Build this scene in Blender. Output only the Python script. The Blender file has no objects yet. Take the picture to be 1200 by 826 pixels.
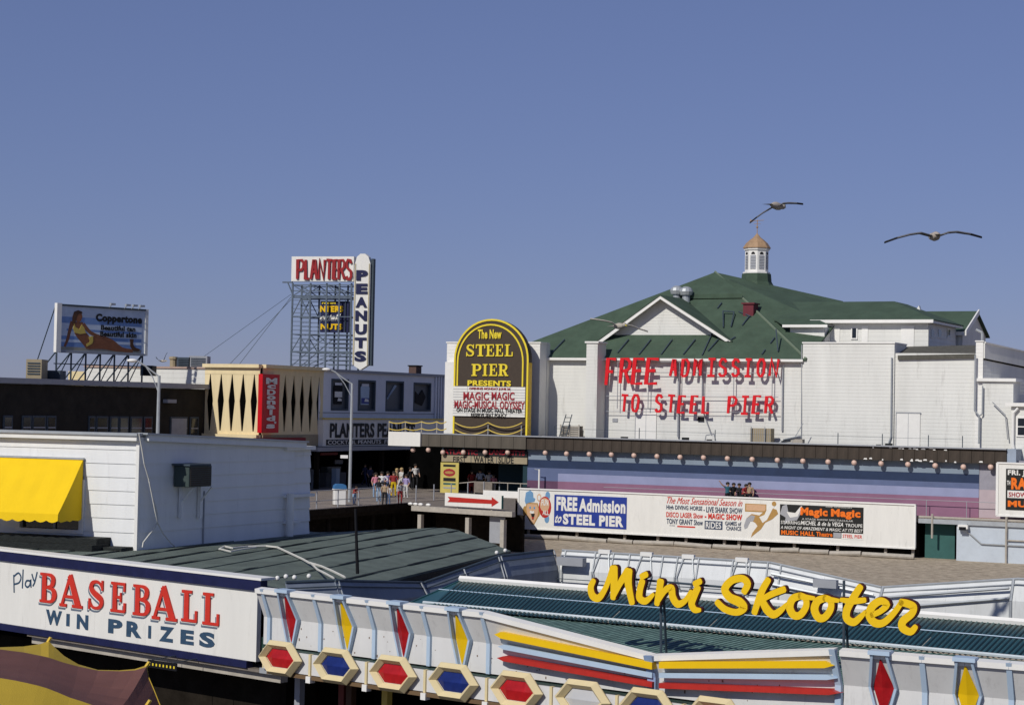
import bpy, bmesh, math, random
from mathutils import Vector, Matrix
random.seed(7)
C = bpy.context.scene
COL = C.collection
# ------------------------------------------------------------------ camera
CAMH, FPX, CX, CY = 6.2, 2200.0, 600.0, 413.0
PITCH = math.atan(65.0/FPX); ROLL = 0.020
fw = Vector((0, math.cos(PITCH), math.sin(PITCH))); up0 = Vector((0, -math.sin(PITCH), math.cos(PITCH))); rt0 = Vector((1, 0, 0))
rt = rt0*math.cos(ROLL)+up0*math.sin(ROLL); up = up0*math.cos(ROLL)-rt0*math.sin(ROLL)
EYE = Vector((0, 0, CAMH))
cam_d = bpy.data.cameras.new('camera'); cam = bpy.data.objects.new('camera', cam_d); COL.objects.link(cam)
cam.matrix_world = Matrix(((rt.x, up.x, -fw.x, 0), (rt.y, up.y, -fw.y, 0), (rt.z, up.z, -fw.z, CAMH), (0, 0, 0, 1)))
cam_d.sensor_width = 36; cam_d.lens = 36*FPX/1200.0; cam_d.clip_end = 9000; cam_d.clip_start = 0.5
C.camera = cam
# ------------------------------------------------------------------ light
SUN_AZ, SUN_EL = math.radians(37), math.radians(38)
S = Vector((-math.sin(SUN_AZ)*math.cos(SUN_EL), -math.cos(SUN_AZ)*math.cos(SUN_EL), math.sin(SUN_EL)))
w = bpy.data.worlds.new("World"); C.world = w; w.use_nodes = True
nt = w.node_tree; bg = nt.nodes['Background']
sky = nt.nodes.new('ShaderNodeTexSky'); sky.sky_type = 'NISHITA'; sky.sun_disc = False
sky.sun_elevation = SUN_EL; sky.sun_rotation = math.radians(217); sky.air_density = 1.0; sky.dust_density = 0.0; sky.ozone_density = 4.0
hs = nt.nodes.new('ShaderNodeHueSaturation'); hs.inputs['Saturation'].default_value = 0.9; hs.inputs['Value'].default_value = 1.0
gm = nt.nodes.new('ShaderNodeMixRGB'); gm.blend_type = 'MULTIPLY'; gm.inputs[0].default_value = 1; gm.inputs[2].default_value = (1.0, 0.90, 1.12, 1)
nt.links.new(sky.outputs[0], hs.inputs['Color']); nt.links.new(hs.outputs[0], gm.inputs[1]); g2 = nt.nodes.new('ShaderNodeGamma'); g2.inputs[1].default_value = 0.6; nt.links.new(gm.outputs[0], g2.inputs[0])
m2_ = nt.nodes.new('ShaderNodeMixRGB'); m2_.blend_type = 'MULTIPLY'; m2_.inputs[0].default_value = 1; m2_.inputs[2].default_value = (.73, .86, 1.20, 1)
nt.links.new(g2.outputs[0], m2_.inputs[1]); nt.links.new(m2_.outputs[0], bg.inputs[0])
bg.inputs[1].default_value = 0.1
sun_d = bpy.data.lights.new('sun', 'SUN'); sun = bpy.data.objects.new('sun', sun_d); COL.objects.link(sun)
sun_d.energy = 3.3; sun_d.angle = math.radians(0.53); sun_d.color = (1.0, 0.968, 0.905)
sun.rotation_euler = (-S).to_track_quat('-Z', 'Y').to_euler()
C.view_settings.view_transform = 'Standard'; C.view_settings.look = 'None'; C.view_settings.exposure = 0.0; C.view_settings.gamma = 1
# ------------------------------------------------------------------ projection helpers (pixel of the 1200x826 photo -> world)
def ray(px, py):
    return (rt*((px-CX)/FPX) - up*((py-CY)/FPX) + fw)
def G(px, py, z=0.0):
    d = ray(px, py); t = (z-CAMH)/d.z; return EYE+d*t
def PY(px, py, Y):
    d = ray(px, py); return EYE+d*(Y/d.y)
class Fr:                                      # a vertical wall plane: x right along the wall, y into the wall, z up
    def __init__(s, ox, oy, ux, uy):
        l = math.hypot(ux, uy); s.o = Vector((ox, oy, 0)); s.u = Vector((ux/l, uy/l, 0)); s.n = Vector((-uy/l, ux/l, 0))
        s.M = Matrix(((s.u.x, s.n.x, 0, ox), (s.u.y, s.n.y, 0, oy), (0, 0, 1, 0), (0, 0, 0, 1)))
    def l(s, px, py, d=0.0):                   # local point on the plane at depth d
        r = ray(px, py); k = (s.o+s.n*d-EYE).dot(s.n)/r.dot(s.n); p = EYE+r*k
        return Vector(((p-s.o).dot(s.u), d, p.z))
    def side(s, px, py, x):                    # local point on the plane x = const
        r = ray(px, py); k = (s.o+s.u*x-EYE).dot(s.u)/r.dot(s.u); p = EYE+r*k
        return Vector((x, (p-s.o).dot(s.n), p.z))
    def xz(s, px, py, d=0.0):
        v = s.l(px, py, d); return (v.x, v.z)
    def at(s, x=0, y=0, z=0):
        return s.M @ Matrix.Translation((x, y, z))
def Tm(x, y, z, rz=0): return Matrix.Translation((x, y, z)) @ Matrix.Rotation(rz, 4, 'Z')
# ------------------------------------------------------------------ materials
MATS = {}
def mat(name, col, rough=0.7, var=0.12, scale=3.0, bump=0.0, bscale=40, metal=0.0, dirt=0.0, spec=0.3, streak=False, coat=0.0):
    if name in MATS: return MATS[name]
    m = bpy.data.materials.new(name); m.use_nodes = True; N = m.node_tree; b = N.nodes['Principled BSDF']
    b.inputs['Roughness'].default_value = rough; b.inputs['Metallic'].default_value = metal
    b.inputs['Specular IOR Level'].default_value = spec; b.inputs['Coat Weight'].default_value = coat
    tc = N.nodes.new('ShaderNodeTexCoord'); mp = N.nodes.new('ShaderNodeMapping'); N.links.new(tc.outputs['Object'], mp.inputs[0])
    if streak: mp.inputs['Scale'].default_value = (1, 1, 0.16)
    n1 = N.nodes.new('ShaderNodeTexNoise'); n1.inputs['Scale'].default_value = scale; n1.inputs['Detail'].default_value = 7; n1.inputs['Roughness'].default_value = 0.65
    N.links.new(mp.outputs[0], n1.inputs['Vector'])
    r = N.nodes.new('ShaderNodeValToRGB'); e = r.color_ramp.elements
    c = Vector(col[:3]); e[0].position = 0.3; e[1].position = 0.7
    e[0].color = (*(c*(1-var)), 1); e[1].color = (*[min(1, x) for x in c*(1+var*0.6)], 1)
    N.links.new(n1.outputs['Fac'], r.inputs[0]); out = r.outputs[0]
    if dirt > 0:
        n2 = N.nodes.new('ShaderNodeTexNoise'); n2.inputs['Scale'].default_value = scale*2.7; n2.inputs['Detail'].default_value = 9; n2.inputs['Roughness'].default_value = 0.75
        N.links.new(mp.outputs[0], n2.inputs['Vector'])
        r2 = N.nodes.new('ShaderNodeValToRGB'); r2.color_ramp.elements[0].position = 0.56; r2.color_ramp.elements[1].position = 0.72
        r2.color_ramp.elements[0].color = (0, 0, 0, 1); r2.color_ramp.elements[1].color = (dirt, dirt, dirt, 1)
        mx = N.nodes.new('ShaderNodeMixRGB'); mx.inputs[2].default_value = (*(c*0.3+Vector((.05, .04, .03))), 1)
        N.links.new(n2.outputs['Fac'], r2.inputs[0]); N.links.new(r2.outputs[0], mx.inputs[0]); N.links.new(out, mx.inputs[1]); out = mx.outputs[0]
    N.links.new(out, b.inputs['Base Color'])
    if bump > 0:
        n3 = N.nodes.new('ShaderNodeTexNoise'); n3.inputs['Scale'].default_value = bscale; n3.inputs['Detail'].default_value = 5
        N.links.new(tc.outputs['Object'], n3.inputs['Vector'])
        bp = N.nodes.new('ShaderNodeBump'); bp.inputs['Strength'].default_value = bump; bp.inputs['Distance'].default_value = 0.03
        N.links.new(n3.outputs['Fac'], bp.inputs['Height']); N.links.new(bp.outputs[0], b.inputs['Normal'])
    MATS[name] = m; return m
WHITE = mat('white_paint', (.74, .72, .66), .6, .07, 1.3, .05, 30, dirt=.22, streak=True)
SIDEW = mat('white_siding_paint', (.71, .70, .65), .65, .10, .7, .05, 20, dirt=.38, streak=True)
SIDEW2 = mat('white_clapboard_paint', (.78, .78, .76), .6, .06, 2.2, .08, 40, dirt=.2, streak=True)
TRIM = mat('white_trim_paint', (.80, .78, .73), .5, .05, 3, dirt=.12)
SIGNW = mat('sign_white_enamel', (.76, .74, .68), .5, .06, 2, .03, 8, dirt=.28, streak=True)
NAVY = mat('navy_enamel', (.012, .015, .062), .45, .25, 6, dirt=.2)
NAVYL = mat('faded_navy_letter_paint', (.035, .075, .13), .55, .2, 9, dirt=.2)
RED = mat('red_enamel', (.46, .028, .02), .45, .15, 6, dirt=.12)
REDL = mat('red_letter_paint', (.60, .035, .02), .5, .12, 8, dirt=.10)
REDB = mat('bright_red_channel_letter', (.70, .008, .016), .5, .12, 5)
YEL = mat('yellow_enamel', (.80, .50, .006), .4, .05, 5)
YELF = mat('yellow_letter_face', (.84, .53, .01), .38, .04, 4, coat=.2)
YELS = mat('gold_sign_letters', (.80, .62, .04), .5, .08, 5)
GOLDT = mat('gold_trim_paint', (.68, .50, .10), .5, .1, 6)
CREAM = mat('cream_paint', (.70, .58, .33), .5, .06, 3, dirt=.1)
CREAMF = mat('cream_fiberglass', (.76, .62, .36), .6, .08, 2, dirt=.12, streak=True)
LBLUE = mat('light_blue_paint', (.42, .53, .65), .45, .06, 3, dirt=.08)
BLUEJ = mat('blue_jewel_plastic', (.010, .024, .15), .35, .3, 9, dirt=.15)
REDJ = mat('red_jewel_plastic', (.40, .010, .014), .35, .25, 9, dirt=.25)
CLRJ = mat('clear_gray_jewel_plastic', (.50, .50, .50), .3, .06, 5, coat=.4)
BROWN = mat('brown_sign_face', (.060, .043, .030), .55, .12, 3)
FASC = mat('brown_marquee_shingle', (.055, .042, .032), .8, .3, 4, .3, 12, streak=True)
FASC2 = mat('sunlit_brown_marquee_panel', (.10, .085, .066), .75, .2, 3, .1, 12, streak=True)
BLACK = mat('black_paint', (.012, .012, .014), .6, .2, 4, spec=.1)
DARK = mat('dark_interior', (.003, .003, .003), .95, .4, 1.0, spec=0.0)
DARKW = mat('dark_creosoted_wood', (.022, .018, .014), .85, .4, 3, .3, 20, spec=0.0)
TAR = mat('black_tar_flashing', (.014, .017, .016), .75, .4, 5, .5, 25)
ROOFG = mat('green_rolled_roofing', (.125, .152, .128), .85, .32, 1.8, .6, 45, dirt=.6)
SHING = mat('dark_green_shingle', (.060, .094, .062), .85, .25, .8, .5, 14, dirt=.4)
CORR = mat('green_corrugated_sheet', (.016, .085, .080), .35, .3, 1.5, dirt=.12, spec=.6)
CORRD = mat('painted_shade_green_valley', (.004, .022, .022), .5, .3, 2)  # dark stripe colour paints the shade between the corrugation ridges
CORRWD = mat('painted_shade_worn_valley', (.035, .075, .068), .7, .5, 4, dirt=.5)  # same painted valley shade for the worn lower sheets
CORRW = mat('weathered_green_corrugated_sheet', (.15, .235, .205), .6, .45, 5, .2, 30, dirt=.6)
STEEL = mat('galvanised_steel', (.42, .44, .45), .45, .12, 4, metal=.3, dirt=.2)
DSTEEL = mat('dark_painted_steel', (.05, .07, .09), .6, .25, 6)
BSTEEL = mat('blue_gray_tower_steel', (.10, .13, .17), .6, .3, 6)
GRAYP = mat('gray_enamel', (.33, .34, .36), .6, .1, 3, dirt=.15)
PARAB = mat('painted_shade_gray_sheet', (.20, .23, .28), .55, .2, 1.6, .1, 12, dirt=.3, streak=True)  # darker copy of the pale panel, with the left parapet's shade in its colour
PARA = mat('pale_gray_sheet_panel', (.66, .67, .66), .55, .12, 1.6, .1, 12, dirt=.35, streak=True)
AWN = mat('yellow_canvas', (.86, .56, .005), .8, .05, 2, .15, 60)
WIN = mat('dark_window_glass', (.012, .016, .022), .12, .3, 2, spec=.6)
BRICK = mat('dark_brown_brick', (.022, .019, .014), .85, .5, 1.0, .4, 8)
WOOD = mat('weathered_wood', (.20, .17, .14), .8, .3, 3, .3, 20, dirt=.3)
WOODL = mat('pale_weathered_wood', (.42, .38, .32), .8, .2, 3, .2, 20, dirt=.25)
COPPER = mat('weathered_copper', (.38, .245, .14), .6, .25, 3, metal=.0, dirt=.3)
BLUEW = mat('pale_blue_painted_wall', (.76, .77, .80), .7, .08, .6, dirt=.12)
TAN = mat('tan_paint', (.34, .28, .18), .7, .1, 2)
MG = mat('gray_blue_mural_paint', (.22, .27, .33), .7, .1, 1.0, dirt=.1)
MN = mat('navy_mural_paint', (.020, .036, .085), .7, .15, 1.5)
MM = mat('blue_mural_paint', (.11, .14, .25), .7, .1, 1.2)
ML = mat('lavender_mural_paint', (.28, .30, .45), .7, .08, 1.0)
MP = mat('mauve_pink_mural_paint', (.27, .13, .20), .7, .1, 1.0)
PINKW = mat('pale_pink_wall_paint', (.46, .38, .40), .7, .1, 1.0)
DECKB = mat('reddish_brown_deck_paint', (.28, .12, .07), .8, .2, 2)
GREEND = mat('green_door_paint', (.035, .11, .10), .7, .15, 2, dirt=.2)
TEALD = mat('dark_teal_wall_paint', (.012, .035, .045), .8, .2, 1)
ORANGE = mat('orange_poster_ink', (.85, .17, .01), .55, .05, 5)
PBLUE = mat('blue_poster_ink', (.020, .045, .27), .5, .1, 4, dirt=.06)
PBLK = mat('black_poster_ink', (.016, .016, .014), .5, .1, 4)
PTAN = mat('tan_poster_ink', (.42, .24, .07), .6, .15, 6)
PFLESH = mat('peach_poster_ink', (.62, .38, .22), .6, .08, 6)
PSKYB = mat('sky_blue_poster_ink', (.15, .30, .48), .6, .12, 6)
PGRAY = mat('gray_poster_ink', (.35, .35, .36), .6, .1, 6)
SEA1 = mat('pale_sea_poster_ink', (.60, .68, .78), .55, .15, 1.2)
SEA2 = mat('blue_sea_poster_ink', (.20, .32, .58), .55, .2, 2)
SKINB = mat('bronze_skin_poster_ink', (.26, .10, .045), .55, .2, 3)
HAIRP = mat('brown_hair_poster_ink', (.10, .045, .02), .55, .2, 3)
GLOBE = mat('pinkish_milk_glass', (.66, .46, .37), .3, .12, 3)
TENTB = mat('brown_canvas', (.145, .062, .050), .8, .15, 2, .2, 60)
TENTY = mat('mustard_canvas', (.42, .29, .03), .8, .1, 2, .2, 60)
ROPE = mat('white_cable', (.62, .60, .54), .7, .1, 5)
STRUT_Y = mat('brass_paint', (.70, .48, .06), .45, .1, 5)
BLKIN = mat('black_poster_panel', (.012, .012, .012), .6, .1, 3)

def sandmat():
    m = bpy.data.materials.new('beach_sand'); m.use_nodes = True; N = m.node_tree; b = N.nodes['Principled BSDF']; b.inputs['Roughness'].default_value = .95
    tc = N.nodes.new('ShaderNodeTexCoord'); n = N.nodes.new('ShaderNodeTexNoise'); n.inputs['Scale'].default_value = 2.2; n.inputs['Detail'].default_value = 14; n.inputs['Roughness'].default_value = .75
    N.links.new(tc.outputs['Object'], n.inputs['Vector']); r = N.nodes.new('ShaderNodeValToRGB'); e = r.color_ramp.elements
    e[0].position = .36; e[0].color = (.24, .19, .13, 1); e[1].position = .62; e[1].color = (.52, .43, .31, 1)
    N.links.new(n.outputs['Fac'], r.inputs[0]); N.links.new(r.outputs[0], b.inputs['Base Color'])
    n2 = N.nodes.new('ShaderNodeTexNoise'); n2.inputs['Scale'].default_value = 2.2; n2.inputs['Detail'].default_value = 8
    N.links.new(tc.outputs['Object'], n2.inputs['Vector']); bp = N.nodes.new('ShaderNodeBump'); bp.inputs['Strength'].default_value = 1; bp.inputs['Distance'].default_value = .10
    N.links.new(n2.outputs['Fac'], bp.inputs['Height']); N.links.new(bp.outputs[0], b.inputs['Normal']); return m
def plankmat(name, c1, c2, w=.14, l=3.5, rot=0):
    m = bpy.data.materials.new(name); m.use_nodes = True; N = m.node_tree; b = N.nodes['Principled BSDF']; b.inputs['Roughness'].default_value = .85
    tc = N.nodes.new('ShaderNodeTexCoord'); mp = N.nodes.new('ShaderNodeMapping'); mp.inputs['Rotation'].default_value = (0, 0, rot); N.links.new(tc.outputs['Object'], mp.inputs[0])
    br = N.nodes.new('ShaderNodeTexBrick'); br.inputs['Color1'].default_value = (*c1, 1); br.inputs['Color2'].default_value = (*c2, 1); br.inputs['Mortar'].default_value = (.02, .018, .015, 1)
    br.inputs['Scale'].default_value = 1; br.inputs['Mortar Size'].default_value = .012; br.inputs['Brick Width'].default_value = l; br.inputs['Row Height'].default_value = w
    N.links.new(mp.outputs[0], br.inputs['Vector'])
    n = N.nodes.new('ShaderNodeTexNoise'); n.inputs['Scale'].default_value = .6; n.inputs['Detail'].default_value = 8; N.links.new(tc.outputs['Object'], n.inputs['Vector'])
    mx = N.nodes.new('ShaderNodeMixRGB'); mx.blend_type = 'MULTIPLY'; mx.inputs[0].default_value = .6
    N.links.new(br.outputs[0], mx.inputs[1]); N.links.new(n.outputs[0], mx.inputs[2]); N.links.new(mx.outputs[0], b.inputs['Base Color']); return m
# ------------------------------------------------------------------ mesh builder
class MB:
    def __init__(s): s.v = []; s.f = []
    def add(s, vs, fs):
        b = len(s.v); s.v += [tuple(v) for v in vs]; s.f += [tuple(i+b for i in f) for f in fs]; return s
    def box(s, x0, x1, y0, y1, z0, z1):
        if x0 > x1: x0, x1 = x1, x0
        if y0 > y1: y0, y1 = y1, y0
        if z0 > z1: z0, z1 = z1, z0
        return s.add([(x0, y0, z0), (x1, y0, z0), (x1, y1, z0), (x0, y1, z0), (x0, y0, z1), (x1, y0, z1), (x1, y1, z1), (x0, y1, z1)],
              [(0, 3, 2, 1), (4, 5, 6, 7), (0, 1, 5, 4), (1, 2, 6, 5), (2, 3, 7, 6), (3, 0, 4, 7)])
    def prism(s, pts, y0, y1):                 # polygon in x,z pushed from y0 (front) to y1
        n = len(pts); a = sum(pts[i][0]*pts[(i+1) % n][1]-pts[(i+1) % n][0]*pts[i][1] for i in range(n))
        if a < 0: pts = pts[::-1]
        vs = [(x, y0, z) for x, z in pts]+[(x, y1, z) for x, z in pts]
        fs = [tuple(range(n)), tuple(range(2*n-1, n-1, -1))]+[(i, i+n, (i+1) % n+n, (i+1) % n) for i in range(n)]
        return s.add(vs, fs)
    def slab(s, pts, z0, z1):                  # polygon in x,y
        n = len(pts); a = sum(pts[i][0]*pts[(i+1) % n][1]-pts[(i+1) % n][0]*pts[i][1] for i in range(n))
        if a < 0: pts = pts[::-1]
        vs = [(p[0], p[1], z0) for p in pts]+[(p[0], p[1], z1) for p in pts]
        return s.add(vs, [tuple(range(n-1, -1, -1)), tuple(range(n, 2*n))]+[(i, (i+1) % n, (i+1) % n+n, i+n) for i in range(n)])
    def sheet(s, pts, t=0.08):                 # a 3-D polygon with thickness straight down
        n = len(pts); vs = [tuple(p) for p in pts]+[(p[0], p[1], p[2]-t) for p in pts]
        return s.add(vs, [tuple(range(n)), tuple(range(2*n-1, n-1, -1))]+[(i, i+n, (i+1) % n+n, (i+1) % n) for i in range(n)])
    def tube(s, p0, p1, r0, r1=None, n=6):
        r1 = r0 if r1 is None else r1; p0 = Vector(p0); p1 = Vector(p1); d = (p1-p0)
        if d.length < 1e-6: return s
        d.normalize(); a = d.orthogonal().normalized(); b = d.cross(a); vs = []
        for p, r in ((p0, r0), (p1, r1)):
            for i in range(n):
                t = 2*math.pi*i/n; vs.append(p+a*math.cos(t)*r+b*math.sin(t)*r)
        return s.add(vs, [tuple(range(n-1, -1, -1)), tuple(range(n, 2*n))]+[(i, (i+1) % n, (i+1) % n+n, i+n) for i in range(n)])
    def path(s, pts, r, n=6):
        for a, b in zip(pts, pts[1:]): s.tube(a, b, r, r, n)
        return s
    def lathe(s, prof, n=10, c=(0, 0, 0)):     # prof: (r, z)
        vs = []; fs = []
        for r, z in prof:
            for i in range(n):
                t = 2*math.pi*(i+.5)/n; vs.append((c[0]+r*math.cos(t), c[1]+r*math.sin(t), c[2]+z))
        for k in range(len(prof)-1):
            for i in range(n): fs.append((k*n+i, k*n+(i+1) % n, (k+1)*n+(i+1) % n, (k+1)*n+i))
        fs.append(tuple(range(n-1, -1, -1))); fs.append(tuple((len(prof)-1)*n+i for i in range(n)))
        return s.add(vs, fs)
    def ball(s, c, r, n=10, m=6, sx=1, sy=1, sz=1):
        prof = [(max(r*math.sin(math.pi*k/m), .002), -r*math.cos(math.pi*k/m)) for k in range(m+1)]
        b = len(s.v); s.lathe(prof, n); s.v[b:] = [(c[0]+x*sx, c[1]+y*sy, c[2]+z*sz) for x, y, z in s.v[b:]]; return s
    def ribbon(s, pts, ws, y0, y1, sm=4, caps=True):    # stroke of changing width in x,z pushed from y0 to y1
        if sm > 1 and len(pts) > 2:
            P = [Vector(p) for p in pts]; closed = False; q = []; qw = []
            for i in range(len(P)-1):
                a = P[max(i-1, 0)]; b = P[i]; c = P[i+1]; d = P[min(i+2, len(P)-1)]
                for k in range(sm):
                    t = k/sm; q.append(.5*((2*b)+(c-a)*t+(2*a-5*b+4*c-d)*t*t+(3*b-a-3*c+d)*t**3)); qw.append(ws[i]*(1-t)+ws[i+1]*t)
            q.append(P[-1]); qw.append(ws[-1])
        else: q = [Vector(p) for p in pts]; qw = list(ws)
        if caps:
            d0 = (q[0]-q[1]).normalized(); d1 = (q[-1]-q[-2]).normalized(); a, b = qw[0], qw[-1]
            q = [q[0]+d0*a*.30, q[0]+d0*a*.18]+q+[q[-1]+d1*b*.18, q[-1]+d1*b*.30]; qw = [a*.5, a*.85]+qw+[b*.85, b*.5]
        n = len(q); L = []; R = []
        for i in range(n):
            d = (q[min(i+1, n-1)]-q[max(i-1, 0)])
            if d.length < 1e-9: d = Vector((1, 0))
            d.normalize(); nn = Vector((-d[1], d[0])); 
            f = 1.0
            if 0 < i < n-1:
                a = (q[i]-q[i-1]); b = (q[i+1]-q[i])
                if a.length > 1e-9 and b.length > 1e-9:
                    ca = max(-.2, a.normalized().dot(b.normalized())); f = min(1.5, 1/max(.3, math.sqrt((1+ca)/2)))
            L.append(q[i]+nn*qw[i]/2*f); R.append(q[i]-nn*qw[i]/2*f)
        vs = [(p[0], y0, p[1]) for p in L]+[(p[0], y0, p[1]) for p in R]+[(p[0], y1, p[1]) for p in L]+[(p[0], y1, p[1]) for p in R]
        fs = []
        for i in range(n-1):
            fs += [(i, n+i, n+i+1, i+1), (2*n+i, 2*n+i+1, 3*n+i+1, 3*n+i), (i, i+1, 2*n+i+1, 2*n+i), (n+i, 3*n+i, 3*n+i+1, n+i+1)]
        fs += [(0, 2*n, 3*n, n), (n-1, 2*n-1, 4*n-1, 3*n-1)]
        return s.add(vs, fs)
    def build(s, name, m, parent=None, kind=None, smooth=False, label=None, bevel=0, local=None):
        me = bpy.data.meshes.new(name); me.from_pydata(s.v, [], s.f); me.update()
        o = bpy.data.objects.new(name, me); COL.objects.link(o)
        me.materials.append(m)
        if smooth:
            for p in me.polygons: p.use_smooth = True
        if parent is not None: o.parent = parent
        if local is not None: o.matrix_local = local
        if kind: o['kind'] = kind
        if label: o['label'] = label
        if bevel:
            bv = o.modifiers.new('b', 'BEVEL'); bv.width = bevel; bv.segments = 1; bv.limit_method = 'ANGLE'
        return o
def thing(name, label, cat, M=None, group=None):
    o = bpy.data.objects.new(name, None); COL.objects.link(o); o.empty_display_size = .3
    if M is not None: o.matrix_world = M
    o['label'] = label; o['category'] = cat
    if group: o['group'] = group
    return o
def tag(o, label, cat, group=None):
    o['label'] = label; o['category'] = cat
    if group: o['group'] = group
    return o
def share(src, parent=None, M=None, name=None):
    c = src.copy(); COL.objects.link(c); c.parent = parent
    if M is not None: c.matrix_local = M
    return c
def copy_tree(o, M, label=None, group=None):
    c = o.copy(); COL.objects.link(c); c.parent = None; c.matrix_world = M
    if label: c['label'] = label
    if group: c['group'] = group
    for ch in list(o.children):
        k = ch.copy(); COL.objects.link(k); k.parent = c
        for g in list(ch.children):
            q = g.copy(); COL.objects.link(q); q.parent = k
    return c
def txt(name, s, parent, m, x0, x1, z0, z1, y, depth=.01, bold=.0, shear=0.0, pad=0):
    cu = bpy.data.curves.new(name, 'FONT'); cu.body = s; cu.extrude = 0.5; cu.offset = bold; cu.resolution_u = 3; cu.space_character = 1.0+bold*2
    o = bpy.data.objects.new(name, cu); COL.objects.link(o); bpy.context.view_layer.update()
    me = bpy.data.meshes.new_from_object(o.evaluated_get(bpy.context.evaluated_depsgraph_get()))
    bpy.data.objects.remove(o)
    xs = [v.co.x for v in me.vertices]; ys = [v.co.y for v in me.vertices]; ax, bx, ay, by = min(xs), max(xs), min(ys), max(ys)
    for v in me.vertices:
        u = (v.co.x-ax)/(bx-ax); t = (v.co.y-ay)/(by-ay); k = 0 if v.co.z > 0 else 1
        v.co = (x0+(x1-x0)*u+shear*(t-.5)*(z1-z0), y+(0 if k else -depth), z0+(z1-z0)*t)
    me.materials.clear(); me.materials.append(m); me.name = name
    q = bpy.data.objects.new(name, me); COL.objects.link(q); q.parent = parent; return q
def fbox(mb, fr, px0, py0, px1, py1, d0, d1, dref=None):   # box from two pixel corners on plane fr
    a = fr.l(px0, py0, d0 if dref is None else dref); b = fr.l(px1, py1, d0 if dref is None else dref)
    return mb.box(a.x, b.x, d0, d1, a.z, b.z)
def siding(x0, x1, z0, z1, pitch, y=0.0, proud=.010, back=.15):
    mb = MB(); n = max(1, round((z1-z0)/pitch)); p = (z1-z0)/n
    for i in range(n):
        a = z0+i*p; b = a+p
        mb.add([(x0, y-proud, a), (x1, y-proud, a), (x1, y, b), (x0, y, b), (x0, y+.0, a), (x1, y, a)], [(0, 1, 2, 3), (4, 5, 1, 0)])
    mb.box(x0, x1, y+.004, y+back, z0, z1); return mb
def siding_side(x, y0, y1, z0, z1, pitch, proud=.025):     # wall facing +x, at x=const
    mb = MB(); n = max(1, round((z1-z0)/pitch)); p = (z1-z0)/n
    for i in range(n):
        a = z0+i*p; b = a+p
        mb.add([(x+proud, y0, a), (x+proud, y1, a), (x, y1, b), (x, y0, b), (x, y0, a), (x, y1, a)], [(0, 1, 2, 3), (4, 5, 1, 0)])
    mb.box(x-.15, x-.004, y0, y1, z0, z1); return mb
# slab-serif and stick alphabets
SER = {
 'A': [('s', [(.10, .05), (.47, 1)], [.10, .12]), ('s', [(.44, 1), (.84, .05)], [.20, .24]), ('b', .24, .74, .28, .37), ('b', 0, .32, 0, .09), ('b', .58, 1.04, 0, .09)],
 'B': [('b', .12, .36, 0, 1), ('b', 0, .5, .91, 1), ('b', 0, .5, 0, .09), ('s', [(.42, .955), (.6, .93), (.72, .84), (.74, .75), (.7, .64), (.58, .56), (.36, .53)], [.09, .13, .2, .22, .2, .12, .09]), ('s', [(.36, .52), (.64, .49), (.78, .4), (.82, .28), (.78, .16), (.64, .06), (.42, .045)], [.09, .12, .2, .25, .2, .12, .09])],
 'S': [('s', [(.80, .70), (.72, .85), (.55, .935), (.35, .93), (.2, .84), (.18, .70), (.3, .58), (.55, .46), (.74, .36), (.78, .22), (.68, .10), (.48, .055), (.28, .075), (.15, .18), (.1, .32)], [.05, .1, .1, .14, .2, .22, .22, .24, .22, .2, .15, .1, .1, .1, .05]), ('b', .76, .86, .66, 1), ('b', .04, .14, 0, .36)],
 'E': [('b', .12, .36, 0, 1), ('b', 0, .85, .91, 1), ('b', 0, .85, 0, .09), ('b', .3, .62, .46, .55), ('b', .75, .85, .7, .95), ('b', .77, .89, .04, .33), ('b', .55, .64, .35, .66)],
 'L': [('b', .14, .39, 0, 1), ('b', 0, .56, .91, 1), ('b', 0, .85, 0, .09), ('b', .75, .87, .04, .37)],
 'T': [('b', .33, .60, 0, 1), ('b', 0, .93, .89, 1), ('b', 0, .1, .66, .95), ('b', .83, .93, .66, .95), ('b', .18, .75, 0, .09)],
 'P': [('b', .12, .38, 0, 1), ('b', 0, .5, .91, 1), ('b', 0, .52, 0, .09), ('s', [(.4, .955), (.64, .93), (.77, .84), (.8, .72), (.77, .6), (.64, .5), (.38, .48)], [.09, .13, .2, .24, .2, .13, .09])],
 'I': [('b', .14, .41, 0, 1), ('b', 0, .55, .91, 1), ('b', 0, .55, 0, .09)],
}
SER['R'] = SER['P']+[('s', [(.48, .5), (.66, .3), (.78, .06)], [.16, .22, .24]), ('b', .7, 1.02, 0, .09)]
def serif(name, ch, parent, m, x0, x1, z0, z1, y, depth=.02):
    g = SER[ch]; W = .55 if ch == 'I' else (1.04 if ch == 'A' else (1.02 if ch == 'R' else .9)); sx = (x1-x0)/W; sz = z1-z0; mb = MB(); k = 0
    for e in g:
        yy = y-depth-.0006*k; k += 1
        if e[0] == 'b': mb.box(x0+e[1]*sx, x0+e[2]*sx, yy, y, z0+e[3]*sz, z0+e[4]*sz)
        else: mb.ribbon([(x0+a*sx, z0+b*sz) for a, b in e[1]], [v*sx for v in e[2]], yy, y, 3, False)
    return mb.build(name, m, parent)
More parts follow.
